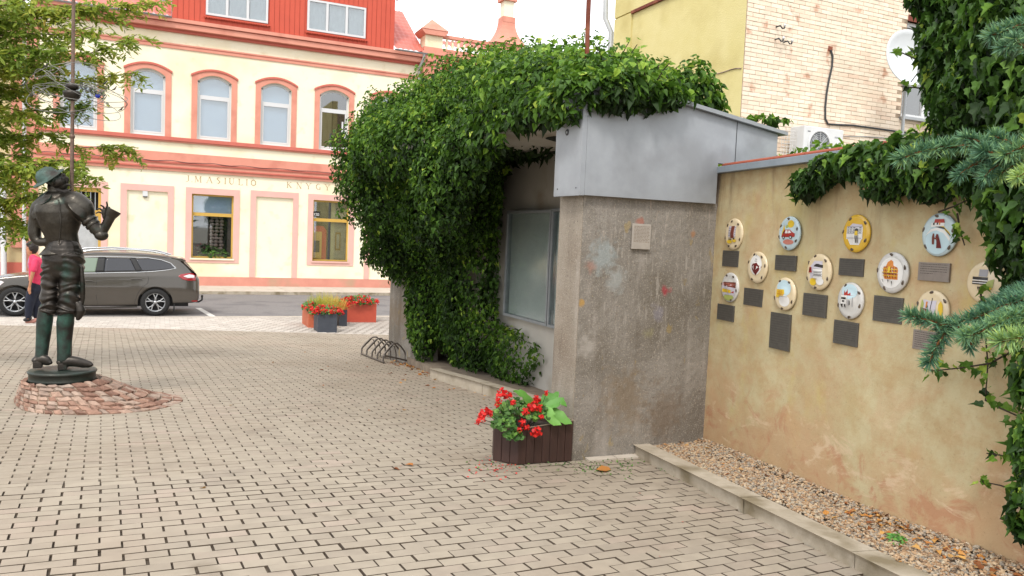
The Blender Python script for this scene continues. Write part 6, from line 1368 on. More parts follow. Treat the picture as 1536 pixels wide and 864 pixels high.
# stone mound
mound = empty("stone_mound", (-.75, 8.4, gz(-.75, 8.4)), "low mound of reddish rough stones carrying the bronze knight, spreading to the right", "stone base")
tint_mat("mound_stone", ['#76584a', '#876757', '#967766', '#a08878', '#948376', '#80695c'], .9, mottled=.25, mscale=22, bump=.8, bscale=50); mat("mound_mortar", '#9b8876', '#867462', 12, .95, bump=.6)
Ct, Cb = np.array((S_(94, 557).x, S_(94, 557).y)), np.array((-.52, 8.42))
ztop = z1-.088
def mpt(a, t, lift=0.):
    T0 = Ct+np.array((.33*math.cos(a), .31*math.sin(a))); w = 1+.03*math.sin(3*a+1)+.02*math.sin(5*a)
    B0 = Cb+np.array((.735*w*math.cos(a), .69*w*math.sin(a))); p = T0+(B0-T0)*t; g0 = gz(p[0], p[1])
    h = (ztop-g0)*max(0, (1-t))**(.95+.75*max(0, math.cos(a))); return Vector((p[0], p[1], g0+h+lift))
na, ntt = 96, 20
V = [tuple(mpt(2*PI*i/na, j/ntt, -.012+(.0 if j < ntt else -.03))) for j in range(ntt+1) for i in range(na)]
F = [(j*na+i, j*na+(i+1) % na, (j+1)*na+(i+1) % na, (j+1)*na+i) for j in range(ntt) for i in range(na)]
np_mesh("mortar_mound", V, F, MATS["mound_mortar"], parent=mound, smooth=True)
r10 = random.Random(9)
ringsN = [(0.0, .13, 22), (.13, .27, 26), (.27, .42, 31), (.42, .57, 36), (.57, .72, 41), (.72, .86, 46), (.86, 1.0, 50)]
for (t0, t1, cnt) in ringsN:
    ph = r10.random()
    cuts = [ph+i+r10.uniform(-.22, .22) for i in range(cnt)]
    for i in range(cnt):
        a0 = cuts[i]/cnt*2*PI; a1 = (cuts[(i+1) % cnt]+(cnt if i == cnt-1 else 0))/cnt*2*PI
        p00, p10, p11, p01 = mpt(a0, t0), mpt(a1, t0), mpt(a1, t1), mpt(a0, t1); cen_ = (p00+p10+p11+p01)/4
        e1, e2 = p10-p00, p01-p00; nn = e2.cross(e1).normalized(); nn = nn if nn.z > 0 else -nn
        sc_ = .95; hh = r10.uniform(.002, .012); til = r10.uniform(-.007, .007); til2 = r10.uniform(-.006, .006)
        base, topv = [], []
        ring8 = [p00, p00.lerp(p10, .5), p10, p10.lerp(p11, .5), p11, p11.lerp(p01, .5), p01, p01.lerp(p00, .5)]
        for q, p in enumerate(ring8):
            pp = cen_+(p-cen_)*(sc_*(1 if q % 2 == 0 else 1.04)+r10.uniform(-.07, .03)); base.append(pp-nn*.03)
            tp_ = cen_+(pp-cen_)*.84+nn*(hh+til*(1 if q in (0, 1, 2) else -1)+til2*(1 if q in (2, 3, 4) else -1)+r10.uniform(-.004, .004)); topv.append(tp_)
        ct = cen_+nn*(hh+.006); vs = base+topv+[ct]
        fs = [(q, (q+1) % 8, 8+(q+1) % 8) for q in range(8)]+[(q, 8+(q+1) % 8, 8+q) for q in range(8)]+[(8+q, 8+(q+1) % 8, 16) for q in range(8)]
        np_mesh("stone", [tuple(v) for v in vs], fs, MATS["mound_stone"], tint=[r10.random()]*17, parent=mound)
# ------------------------------------------------------------------ estate car
mat("car_paint", '#49453f', '#4d4842', 1., .28, metal=.55, coat=.8); mat("car_glass", '#1b1c22', None, rough=.06, spec=.8); mat("car_glass_clear", '#6d7c6c', None, rough=.08, spec=.7)
mat("car_trim", '#151516', None, rough=.6); mat("chrome", '#c9cbcc', None, rough=.2, metal=.95); mat("tyre", '#161616', '#1f1f1f', 30, .85); mat("rim", '#b4b6b8', None, rough=.3, metal=.85); mat("lamp_red", '#8c1219', None, rough=.15, spec=.8); mat("lamp_clear", '#cfc5c5', None, rough=.12, spec=.8)
CY, CW, ZR = 20.62, 1.86, ROAD_Z-.01
cx = lambda x, y=453: onY(x, y, CY).x
def cz(x, y): return onY(x, y, CY).z
xr, xf = cx(233), cx(22); wr = .335
car = empty("parked_car", ((xr+xf)/2, CY+CW/2, ZR), "grey-brown metallic estate car with roof rails parked along the street", "car", )
# stations: x, sill, mid, shoulder(belt), roof z, half widths at sill, shoulder, roof (fractions)
zb = lambda z: ZR+z
prof = [  # x rel to rear axle (negative = front), z lower, z waist crease, z belt, z roofline (top centre), inset belt, inset roof
 (.985, .50, .62, .88, .90, .12, .22), (.96, .36, .62, .92, .98, .05, .17), (.86, .33, .66, .96, 1.10, .02, .16), (.70, .32, .70, .985, 1.30, .0, .17), (.50, .31, .72, .99, 1.44, .0, .18), (.20, .30, .72, .985, 1.50, .0, .19), (-.30, .26, .72, .975, 1.535, .0, .19),
 (-.90, .24, .72, .965, 1.55, .0, .19), (-1.5, .24, .72, .955, 1.53, .0, .19), (-1.85, .24, .72, .95, 1.44, .0, .18), (-2.15, .25, .72, .95, 1.25, .0, .17), (-2.50, .26, .72, .95, 1.05, .0, .14), (-2.62, .27, .72, .945, .985, .01, .12), (-3.0, .28, .70, .90, .93, .03, .13), (-3.35, .28, .66, .84, .87, .06, .16), (-3.62, .30, .60, .74, .78, .14, .24), (-3.72, .40, .56, .66, .68, .24, .34)]
sc_x = (xr-xf)/2.85
def sect(p):
    x, lo_, wa, be, ro, ib, ir = p; X = xr+x*sc_x; w = CW/2; yc = CY+w
    greenhouse = ro-be > .12
    zt = ro-.07 if greenhouse else (be+ro)/2
    pts = [(w-ib-.10, lo_-.02), (w-ib-.03, lo_), (w-ib-.015, lo_+.10), (w-ib+.0, wa-.02), (w-ib-.008, wa+.015), (w-ib-.035, be), (w-ib-.05 if greenhouse else w-ib-.07, be+.02 if greenhouse else be+.012), (w-ir-.02 if greenhouse else w-ib-.16, zt), (w-ir-.10 if greenhouse else w-ib-.3, ro-.02), (w*.35, ro)]
    near = [(X, yc-a, ZR+b) for a, b in pts]; far = [(X, yc+a, ZR+b) for a, b in pts[::-1]]
    return near+far
mb = MB(); V = []; n = 20
for p in prof: V += sect(p)
F = []
for i in range(len(prof)-1):
    for j in range(n-1): F.append((i*n+j, (i+1)*n+j, (i+1)*n+j+1, i*n+j+1))
    F.append((i*n+n-1, (i+1)*n+n-1, (i+1)*n, i*n))
F += [tuple(range(n)), tuple(range((len(prof)-1)*n, len(prof)*n))[::-1]]
me = bpy.data.meshes.new("body"); me.from_pydata(V, [], F); me.update()
bm = bmesh.new(); bm.from_mesh(me); bmesh.ops.recalc_face_normals(bm, faces=bm.faces); bm.to_mesh(me); bm.free()
body = bpy.data.objects.new("body", me); C.objects.link(body); me.materials.append(MATS["car_paint"])
cut = MB()
for X in (xr, xf): cut.lathe([(0, -.3), (wr+.055, -.3), (wr+.055, .32), (0, .32)], (X, CY, ZR+wr), 36, axis=(0, 1, 0))
for X in (xr, xf): cut.lathe([(0, -.3), (wr+.055, -.3), (wr+.055, .32), (0, .32)], (X, CY+CW, ZR+wr), 36, axis=(0, 1, 0))
co = cut.build("cutter", MATS["car_trim"], fix=True)
sb_ = body.modifiers.new("sub", 'SUBSURF'); sb_.levels = 2; sb_.render_levels = 2; bo = body.modifiers.new("cut", 'BOOLEAN'); bo.operation = 'DIFFERENCE'; bo.object = co; bo.solver = 'EXACT'
dg = bpy.context.evaluated_depsgraph_get(); new = bpy.data.meshes.new_from_object(body.evaluated_get(dg)); bpy.data.objects.remove(body); bpy.data.objects.remove(co)
new.name = "body"; new.polygons.foreach_set("use_smooth", [True]*len(new.polygons)); body = bpy.data.objects.new("body", new); C.objects.link(body); adopt(body, car)
new.set_sharp_from_angle(angle=math.radians(38)) if hasattr(new, "set_sharp_from_angle") else None
mb = MB(); mb.box(xf-.5, xr+.75, CY+.25, CY+CW-.25, ZR+.22, ZR+.5); mb.build("underbody", MATS["car_trim"], car)
dgb = bpy.context.evaluated_depsgraph_get()
from mathutils.bvhtree import BVHTree
bvh = BVHTree.FromObject(body, dgb)
def on_body(x, z, off=.004):
    """point on the near flank at world x and height z above the road"""
    h = bvh.ray_cast(Vector((x, CY-1, ZR+z)), Vector((0, 1, 0)))
    y = h[0].y if h[0] is not None else CY+.1
    return Vector((x, y-off, ZR+z))
def decal(name, poly, m, off=.004, parent=None, sub=8):
    """thin panel hugging the body: polygon in (x world, height above road), gridded"""
    bm = bmesh.new(); vs = [bm.verts.new((p[0], 0, p[1])) for p in poly]; bm.faces.new(vs)
    bmesh.ops.triangulate(bm, faces=bm.faces); bmesh.ops.subdivide_edges(bm, edges=bm.edges, cuts=sub, use_grid_fill=True)
    v2 = []; 
    for v in bm.verts: v2.append(tuple(on_body(v.co.x, v.co.z, off)))
    bm.verts.index_update(); f2 = [tuple(v.index for v in f.verts) for f in bm.faces]; bm.free()
    q = MB(); q.add(v2, f2, 0, True); o = q.build(name, m, parent or car); 
    sd_ = o.modifiers.new("thick", 'SOLIDIFY'); sd_.thickness = .004; sd_.offset = 0
    return o
px = lambda x, y: (onY(x, y, CY+.1).x, onY(x, y, CY+.1).z-ZR)
decal("quarter_window", [px(203, 389), px(214, 407), px(232, 406), px(250, 404), px(262, 402), px(255, 396), px(242, 391), px(222, 388)], MATS["car_glass"])
decal("rear_door_window", [px(158, 387), px(156, 408), px(205, 407), px(195, 388)], MATS["car_glass"])
decal("front_door_window", [px(126, 387), px(105, 392), px(88, 402), px(84, 409), px(143, 408), px(147, 387)], MATS["car_glass_clear"])
decal("b_pillar", [px(147, 386), px(143, 409), px(156, 409), px(158, 386)], MATS["car_trim"], .006, sub=4); decal("c_pillar", [px(195, 387), px(205, 408), px(214, 408), px(203, 387)], MATS["car_trim"], .006, sub=4)
def strip(name, pts, r, m, off=.004, parent=None):
    P = [on_body(*px(x, y), off) for x, y in pts]; q = MB(); q.tube(P, r, 6); return q.build(name, m, parent or car)
strip("window_chrome", [(84, 410), (110, 410), (143, 409.5), (170, 409), (205, 408.4), (232, 407), (252, 405), (264, 402.5), (256, 395), (242, 390), (222, 387), (195, 386), (150, 385), (126, 386)], .011, MATS["chrome"])
strip("door_gap", [(146, 410), (145, 425), (145, 445), (147, 456)], .004, MATS["car_trim"], 0); strip("door_gap", [(218, 408), (223, 416), (222, 424), (214, 430), (207, 440), (203, 450), (202, 455)], .004, MATS["car_trim"], 0); strip("door_gap", [(84, 412), (80, 430), (80, 450), (84, 458)], .004, MATS["car_trim"], 0)
for a, b, y in ((127, 140, 421.5), (197, 213, 418.5)):
    strip("door_handle", [(a, y), (a+4, y-.8), (b-4, y-.8), (b, y)], .013, MATS["car_paint"], .022)
strip("side_skirt", [(60, 461), (100, 461.5), (150, 461.5), (206, 460)], .022, MATS["car_paint"], -.002)
decal("tail_light", [px(267, 414), px(272, 411), px(285, 409.5), px(293, 411), px(293.5, 421), px(283, 421), px(274, 419)], MATS["lamp_red"], .010, sub=6); decal("tail_light_lens", [px(275, 414), px(284, 411.5), px(292, 413), px(291.5, 416.5), px(281, 417)], MATS["lamp_clear"], .016, sub=3)
decal("headlight", [px(-14, 428), px(-8, 423), px(2, 421), px(7, 423), (px(1, 428))], MATS["lamp_clear"], .008, sub=5)
rl = MB(); yr = CY+.24
rl.tube([(onY(x, y, yr).x, yr, onY(x, y, yr).z) for x, y in ((112, 381), (122, 377.5), (140, 375), (165, 374), (200, 374.5), (228, 377), (246, 380.5), (254, 384))], [.012]+[.022]*6+[.012], 8); rl.build("roof_rail", MATS["chrome"], car)
rl = MB(); yr2 = CY+CW-.24; rl.tube([(xr+x*sc_x, yr2, ZR+z) for x, z in ((.35, 1.46), (0, 1.56), (-1., 1.6), (-1.6, 1.56), (-1.75, 1.5))], .02, 8); rl.build("roof_rail", MATS["chrome"], car)
sp_ = MB(); x0 = xr+.34*sc_x; sp_.prism([(x0, ZR+1.43), (x0+.24, ZR+1.415), (x0+.34, ZR+1.36), (x0+.32, ZR+1.34), (x0+.1, ZR+1.36)], 'y', CY+.24, CY+CW-.24); sp_.build("roof_spoiler", MATS["car_paint"], car, bevel=.01)
rg = MB(); rg.add([(xr+.56*sc_x, CY+.22, ZR+1.36), (xr+.56*sc_x, CY+CW-.22, ZR+1.36), (xr+.93*sc_x, CY+CW-.12, ZR+1.02), (xr+.93*sc_x, CY+.12, ZR+1.02)], [(0, 1, 2, 3)]); rg.build("rear_screen", MATS["car_glass"], car)
tb = MB(); tb.tube([(xr+.85, CY+CW/2, ZR+.28), (xr+1.02, CY+CW/2, ZR+.27), (xr+1.1, CY+CW/2, ZR+.32), (xr+1.1, CY+CW/2, ZR+.40)], .022, 8); tb.ball((xr+1.1, CY+CW/2, ZR+.42), .03, 10, 8); tb.build("tow_bar", MATS["car_trim"], car)
mf = MB(); mf.prism([(xr+.40, ZR+.10), (xr+.42, ZR+.36), (xr+.44, ZR+.36), (xr+.43, ZR+.10)], 'y', CY+.05, CY+.2); mf.build("mud_flap", MATS["car_trim"], car)
rf = MB(); rf.box(xr+.80*sc_x, xr+.93*sc_x, CY+.03, CY+.09, ZR+.36, ZR+.385); rf.build("reflector", MATS["lamp_red"], car)
def wheel(X, Y, sgn):
    w = MB(); w.lathe([(.215, .0), (.235, -.012), (.30, -.012), (wr-.012, .008), (wr, .04), (wr, .17), (wr-.02, .2), (.22, .2)], (X, Y, ZR+wr), 40, axis=(0, sgn, 0)); wo = w.build("wheel", MATS["tyre"], car)
    r = MB(); r.lathe([(.205, .02), (.222, -.006), (.232, -.004), (.236, .006), (.232, .16), (.205, .16)], (X, Y, ZR+wr), 40, axis=(0, sgn, 0)); r.lathe([(0, .0), (.034, .0), (.04, .012), (.04, .05)], (X, Y, ZR+wr), 20, axis=(0, sgn, 0))
    for k in range(5):
        for da in (-.23, .23):
            q = 2*PI*k/5+.3; a0 = Vector((math.cos(q), 0, math.sin(q)))*.03; a1 = Vector((math.cos(q+da), 0, math.sin(q+da)))*.215; mid = Vector((math.cos(q+da*.35), 0, math.sin(q+da*.35)))*.12
            r.tube([Vector((X, Y+sgn*.012, ZR+wr))+v for v in (a0, mid, a1)], [.020, .013, .015], 6, r2=[.012]*3, ref=(0, 1, 0))
    r.build("rim", MATS["rim"], wo)
    d = MB(); d.lathe([(0, .09), (.2, .09), (.2, .14)], (X, Y, ZR+wr), 24, axis=(0, sgn, 0)); d.build("brake_disc", MATS["car_trim"], wo)
for X in (xr, xf): wheel(X, CY+.015, 1); wheel(X, CY+CW-.015, -1)
mi_ = MB(); p = on_body(*px(92, 408), .09); mi_.ball(tuple(p), (.10, .07, .07), 12, 8); mi_.build("wing_mirror", MATS["car_paint"], car)

# ------------------------------------------------------------------ woman in a pink top
mat("skin", '#b07a5c', '#a8714f', 6, .6); mat("hair", '#1c1513', '#2a1f1a', 40, .6, bump=.4); mat("pink_top", '#d03a5e', '#c53056', 8, .8, bump=.3, bscale=30); mat("jeans", '#0e1222', '#151b2e', 10, .85, bump=.3); mat("shoe_pink", '#a8766a', None, rough=.7); mat("shoe_black", '#1d1c1d', None, rough=.6); mat("scarf", '#7b7f9a', '#a08a9a', 20, .85)
PY = 18.0; k2 = 1/78.
Q_ = lambda x, y, d=0.: onY(x-2.5, y, PY+d)
wom = empty("person", tuple(Q_(50, 482)), "woman in a pink short-sleeved top and dark jeans walking left past the car", "person")
b_ = MB()
limb(b_, [Q_(48.5, 378), Q_(50, 372), Q_(49.5, 368)], [4.6*k2, 6.0*k2, 4.8*k2], [4.6*k2, 5.6*k2, 4.5*k2])
limb(b_, [Q_(46, 376), Q_(47, 380), Q_(51, 385)], [3.2*k2, 3.6*k2, 3.6*k2]); limb(b_, [Q_(43.2, 372), Q_(42.3, 375), Q_(43.5, 376.5)], [.9*k2, 1.1*k2, .8*k2], sub=2); limb(b_, [Q_(44, 379), Q_(46, 380)], [1.4*k2, 2*k2], sub=2)
limb(b_, [Q_(55, 386), Q_(56, 400), Q_(55, 414), Q_(55, 428), Q_(54, 438)], [7*k2, 9*k2, 8.5*k2, 9*k2, 8*k2], [8*k2, 10*k2, 9*k2, 9*k2, 8*k2])
limb(b_, [Q_(55, 391, -.15), Q_(53, 403, -.2), Q_(51, 412, -.2), Q_(48, 424, -.2), Q_(47, 430, -.2)], [3.6*k2, 3.2*k2, 2.7*k2, 1.9*k2, 1.6*k2]); limb(b_, [Q_(56, 391, .15), Q_(52, 403, .2), Q_(47, 414, .18)], [3.4*k2, 3*k2, 2.2*k2])
limb(b_, [Q_(53, 434, -.05), Q_(49, 452, -.06), Q_(46, 468, -.06), Q_(45, 478, -.06)], [6.5*k2, 5.5*k2, 3.8*k2, 2.8*k2]); limb(b_, [Q_(57, 434, .06), Q_(57, 452, .06), Q_(57, 466, .05), Q_(56, 476, .05)], [6.5*k2, 5.2*k2, 3.8*k2, 2.8*k2])
limb(b_, [Q_(47, 430, -.2), Q_(46.5, 433.5, -.2), Q_(46.5, 436, -.21)], [1.9*k2, 2.4*k2, 2.0*k2], [1.2*k2, 1.5*k2, 1.2*k2], sub=2)
for i_, (a_, b2) in enumerate((((45.4, 436), (45.6, 440)), ((46.4, 437), (46.6, 441.6)), ((47.3, 437), (47.8, 441.4)), ((48.1, 436.4), (49, 440)), ((45, 433.5), (43.9, 436.8)))):
    limb(b_, [Q_(*a_, -.21), Q_((a_[0]+b2[0])/2, (a_[1]+b2[1])/2, -.212), Q_(*b2, -.208)], [.62*k2, .6*k2, .48*k2], n=8, sub=2)
body_w = fuse(b_, "body", MATS["skin"], wom, .0062, 2)
b_ = MB(); limb(b_, [Q_(54, 387), Q_(56, 394), Q_(56.5, 404), Q_(56, 414), Q_(56.5, 424)], [7.5*k2, 10.5*k2, 10*k2, 9.2*k2, 10*k2], [10*k2, 12*k2, 11*k2, 10*k2, 10.5*k2]); limb(b_, [Q_(56, 391, -.13), Q_(54, 398, -.18), Q_(53, 405, -.2)], [5*k2, 4.8*k2, 4.6*k2]); limb(b_, [Q_(56, 391, .13), Q_(54, 398, .18), Q_(51, 405, .2)], [5*k2, 4.6*k2, 4.3*k2])
fuse(b_, "pink_top", MATS["pink_top"], wom, .011, 2)
b_ = MB(); limb(b_, [Q_(55.5, 421), Q_(55.5, 430), Q_(55.5, 436)], [9.3*k2, 10*k2, 9.5*k2], [10*k2, 10.5*k2, 10*k2]); limb(b_, [Q_(52, 434, -.05), Q_(47.5, 452, -.06), Q_(45.5, 466, -.06), Q_(45, 475, -.06)], [8*k2, 7*k2, 5.4*k2, 4.4*k2]); limb(b_, [Q_(58, 434, .06), Q_(57.5, 452, .06), Q_(57.5, 466, .05), Q_(56.5, 474, .05)], [8*k2, 6.6*k2, 5.4*k2, 4.4*k2])
fuse(b_, "jeans", MATS["jeans"], wom, .011, 2)
b_ = MB(); limb(b_, [Q_(50, 368), Q_(53, 369), Q_(54.5, 373), Q_(53, 378)], [6.4*k2, 6.6*k2, 5.4*k2, 4.*k2], [6.8*k2, 6.9*k2, 6.2*k2, 4.8*k2]); limb(b_, [Q_(45, 366.5), Q_(48, 366), Q_(51, 367)], [3.2*k2, 5.2*k2, 6*k2], [5.0*k2, 6.4*k2, 6.8*k2]); limb(b_, [Q_(49.5, 370, -.05), Q_(50, 374, -.05)], [4.2*k2, 3.6*k2], [3.6*k2, 3.4*k2]); fuse(b_, "hair", MATS["hair"], wom, .008, 2)
b_ = MB(); limb(b_, [Q_(47.5, 386, -.02), Q_(46, 394, -.04), Q_(45.5, 402, -.04)], [1.6*k2, 2.0*k2, 1.2*k2]); fuse(b_, "scarf", MATS["scarf"], wom, .011, 2)
for pts, m in (([(48, 477, -.06), (44, 479, -.06), (38.5, 480, -.06)], "shoe_black"), ([(58, 479.5, .0), (51, 482, -.02), (41.5, 483, -.03)], "shoe_pink")):
    b_ = MB(); limb(b_, [Q_(*p) for p in pts], [2.6*k2, 2.7*k2, 1.5*k2], [3.2*k2, 3.4*k2, 2.4*k2], ref=(0, 0, 1)); fuse(b_, "shoe", MATS[m], wom, .009, 2)

# ------------------------------------------------------------------ planters
mat("slat_brown", '#33211c', '#422b24', 9, .6, bump=.35, bscale=50, stretch=(1, 1, .15)); mat("soil", '#2a211a', '#3a2e24', 20, .95, bump=.8)
tint_mat("petal_red", ['#a30f12', '#c4181a', '#d9261f', '#e0352c'], .5, transl=.25); tint_mat("geranium_leaf", ['#2c4a1c', '#3d6426', '#547d33', '#6f9540'], .5, transl=.25, mottled=.15); tint_mat("broad_leaf", ['#4a8034', '#5f9640', '#78ab50'], .5, transl=.3, mottled=.1, mscale=14)
tint_mat("tuft_grass", ['#8a9a3c', '#b3b04a', '#c9b85a', '#c79a50'], .6, transl=.35)
r11 = np.random.default_rng(31)
RNG5 = ([(0, 0, 0), (.5, .3, .1), (.55, .75, .15), (0, 1, .1), (-.55, .75, .15), (-.5, .3, .1)], [(0, 1, 2, 3), (0, 3, 4, 5)])
HEX_L = ([(math.cos(a)*.5, .5+math.sin(a)*.5, .06*math.sin(3*a)+.04) for a in np.linspace(-PI/2, 1.5*PI, 9)[:-1]]+[(0, .45, -.03)], [(i, (i+1) % 8, 8) for i in range(8)])
def flower_head(c, r, parent, n=26, view=(-.3, -.8, .4)):
    P = nrm(r11.normal(0, 1, (n, 3))+np.array(view)*.8); Pc = np.array(c)+P*r*r11.uniform(.6, 1., (n, 1)); A, B, N = frames(P+r11.normal(0, .3, (n, 3)), r11.normal(0, 1, (n, 3)))
    V, F = stamp(RNG5[0], RNG5[1], Pc, A, B, N, np.full(n, r*.62)*r11.uniform(.8, 1.2, n)); return np_mesh("flower_head", V, F, MATS["petal_red"], tint=np.repeat(r11.random(n), 6), parent=parent)
def leafy(c, R, n, size, parent, m="geranium_leaf", tm=HEX_L, view=(-.2, -.5, .7)):
    u = nrm(r11.normal(0, 1, (n, 3))); u[:, 2] = np.abs(u[:, 2]); P = np.array(c)+u*np.array(R)*r11.uniform(.6, 1.05, (n, 1)); A, B, N = frames(u*.6+np.array(view)+r11.normal(0, .4, (n, 3)), u+r11.normal(0, .5, (n, 3)))
    V, F = stamp(tm[0], tm[1], P, A, B, N, size*r11.uniform(.6, 1.2, n)); return np_mesh("leaves", V, F, MATS[m], tint=np.repeat(r11.random(n), len(tm[0])), parent=parent, kind="stuff")
bp_ = empty("brown_planter", (2.75, 5.5, -1.77), "dark brown slatted planter full of red geraniums beside the concrete pier", "planter")
foot = [(2.54, 5.30), (3.035, 5.332), (3.03, 5.60), (2.86, 5.80), (2.52, 5.76), (2.40, 5.47)]
def slatbox(foot, zt, nslat, m, parent, th=.022):
    k = len(foot)
    for i in range(k):
        a = Vector(foot[i]); b = Vector(foot[(i+1) % k]); d = b-a; L = d.length; d.normalize(); o = Vector((d.y, -d.x)); ns_ = max(1, round(L/nslat))
        for j in range(ns_):
            p = a+d*(L*j/ns_+.0018); q = a+d*(L*(j+1)/ns_-.0018); jz = random.uniform(-.004, .004); jo = o*random.uniform(-.002, .002)
            vs = [(p+jo), (q+jo), (q+jo-o*th), (p+jo-o*th)]; w = MB(); w.add([(v.x, v.y, gz(v.x, v.y)+.004) for v in vs]+[(v.x, v.y, zt(v.x, v.y)+jz) for v in vs], [(3, 2, 1, 0), (4, 5, 6, 7), (0, 1, 5, 4), (1, 2, 6, 5), (2, 3, 7, 6), (3, 0, 4, 7)])
            w.build("slat", MATS[m], parent, bevel=.003)
slatbox(foot, lambda x, y: -1.475+.06*(x-2.54), .074, "slat_brown", bp_)
w = MB(); w.add([(x, y, -1.52) for x, y in foot], [tuple(range(6))]); w.build("soil", MATS["soil"], bp_)
w = MB()
for i in range(6):
    a, b = Vector(foot[i]), Vector(foot[(i+1) % 6])
    w.tube([(a.x, a.y, -1.468+.06*(a.x-2.54)), (b.x, b.y, -1.468+.06*(b.x-2.54))], .006, 5)
w.build("rim_strip", MATS["kerb_brown"], bp_)
ger = empty("geranium", (2.65, 5.5, -1.52), "red geranium with round scalloped leaves growing in the brown planter", "geranium")
G = lambda x, y, Y=5.35: onY(x, y, Y)
leafy(tuple(G(778, 622, 5.45)), (.20, .16, .12), 330, .042, ger); leafy(tuple(G(757, 640, 5.33)), (.09, .08, .07), 120, .04, ger); leafy(tuple(G(800, 622, 5.42)), (.11, .12, .09), 120, .042, ger); leafy(tuple(G(772, 655, 5.27)), (.06, .03, .05), 60, .036, ger)
for x, y, r, Y in ((754, 590, .042, 5.35), (748, 600, .03, 5.33), (763, 594, .032, 5.36), (745, 608, .02, 5.33), (727, 619, .04, 5.25), (722, 628, .03, 5.24), (734, 620, .028, 5.26), (716, 633, .02, 5.22), (770, 604, .024, 5.3), (798, 610, .042, 5.34), (806, 600, .03, 5.36), (788, 618, .034, 5.32), (808, 612, .032, 5.33), (803, 596, .022, 5.36), (783, 634, .028, 5.28), (790, 641, .024, 5.27), (779, 645, .022, 5.27), (805, 648, .042, 5.24), (820, 590, .02, 5.4), (812, 625, .02, 5.3)):
    p = G(x, y, Y); h = flower_head(tuple(p), r*.95, ger, 34); w = MB(); w.tube([tuple(p), (2.7+(p.x-2.7)*.4, 5.48, -1.5)], .0022, 5); w.build("stem", MATS["ivy_shade_core_and_stem"], ger)
hos = empty("broad_leaf_plant", (2.92, 5.5, -1.5), "plant with large bright green ovate leaves at the right of the brown planter", "plant")
def bigleaf(pts, w, t=.5):
    w = w*1.25
    pts = [Vector(p) for p in pts]; n = 9; vs = []; 
    for i in range(n+1):
        f = i/n*(len(pts)-1); j = min(int(f), len(pts)-2); p = pts[j].lerp(pts[j+1], f-j); d = (pts[j+1]-pts[j]).normalized(); s = d.cross(Vector((-.2, -.65, .72))).normalized(); ww = w*math.sin(PI*min(1, (i/n)**.8))**.75+.002
        for q in (-1, -.5, 0, .5, 1): vs.append(tuple(p+s*q*ww+Vector((0, 0, .25*ww*abs(q)+.006*math.sin(i*2+q*3)))))
    np_mesh("leaf", vs, [(i*5+j, i*5+j+1, (i+1)*5+j+1, (i+1)*5+j) for i in range(n) for j in range(4)], MATS["broad_leaf"], tint=[t]*len(vs), parent=hos, smooth=True)
bigleaf([G(808, 620, 5.4), G(795, 604, 5.4), G(782, 592, 5.38), G(770, 587, 5.36)], .034, .6); bigleaf([G(812, 618, 5.4), G(830, 622, 5.36), G(845, 630, 5.3), G(858, 636, 5.27)], .045, .75)
bigleaf([G(812, 622, 5.42), G(823, 606, 5.42), G(832, 595, 5.44), G(838, 588, 5.46)], .03, .4); bigleaf([G(812, 618, 5.4), G(828, 608, 5.38), G(842, 602, 5.36), G(850, 610, 5.34)], .03, .5); bigleaf([G(810, 618, 5.4), G(820, 618, 5.34), G(828, 632, 5.28), G(842, 638, 5.24)], .04, .9); bigleaf([G(815, 612, 5.44), G(818, 598, 5.46), G(826, 590, 5.48)], .026, .3); bigleaf([G(812, 620, 5.4), G(806, 612, 5.36), G(815, 606, 5.33)], .025, .5)
# far planters
mat("planter_dark", '#3f444e', '#363b45', 6, .55, bump=.15); mat("planter_red", '#b04a34', '#a54230', 4, .6, bump=.15); mat("planter_orange", '#bb6444', '#ad5a3e', 4, .6, bump=.15); mat("grey_side", '#6d6f72', None, rough=.6)
def box_planter(x0, x1, y0, y1, h, m, label, z=None, rot=.0):
    z = gz(x0, y0) if z is None else z; root = empty("planter_box", (x0, y0, z), label, "planter", "planter boxes by the street"); t = .03
    for (a, b, c, d) in ((x0, x1, y0, y0+t), (x0, x1, y1-t, y1), (x0, x0+t, y0+t, y1-t), (x1-t, x1, y0+t, y1-t)):
        w = MB(); w.box(a, b, c, d, z-.03, z+h); w.build("side_panel", MATS[m], root, bevel=.004)
    w = MB(); w.box(x0+t, x1-t, y0+t, y1-t, z+h-.08, z+h-.05); w.build("soil", MATS["soil"], root); return root, z+h
r_, zt1 = box_planter(3.21, 3.64, 17.35, 17.85, .40, "planter_dark", "dark grey square planter box, nearest of the group by the street")
r_, zt2 = box_planter(3.92, 4.12, 18.5, 18.95, .40, "planter_dark", "dark planter box mostly hidden between the near box and the red box", gz(3.9, 18.5)+.02)
r_, zt3 = box_planter(4.17, 5.02, 19.2, 19.65, .47, "planter_red", "long red planter box with geraniums, rightmost by the street")
r_, zt4 = box_planter(3.13, 3.6, 18.1, 18.95, .42, "planter_orange", "orange planter box with the grass tuft behind the dark grey box", gz(3.2, 18.3))
def gers(label, c, R, nl, heads, hr):
    g_ = empty("geranium", c, label, "geranium"); leafy(c, R, nl, .07, g_)
    for _ in range(heads):
        u = nrm(r11.normal(0, 1, 3)); u[2] = abs(u[2])*.9; u[1] = -abs(u[1]); p = np.array(c)+u*np.array(R)*1.05; flower_head(tuple(p), hr, g_, 13)
gers("red geraniums spilling over the nearest dark planter box", (3.42, 17.55, zt1+.0), (.34, .26, .17), 160, 30, .05)
gers("red geraniums between the dark boxes and the red box", (3.95, 18.6, zt2+.02), (.2, .24, .16), 70, 14, .05)
gers("red geraniums with green leaves over the long red planter box", (4.6, 19.35, zt3-.0), (.46, .26, .18), 260, 34, .055)
gers("dull red flowers at the left rim of the orange planter box", (3.22, 18.3, zt4), (.2, .3, .16), 110, 10, .045)
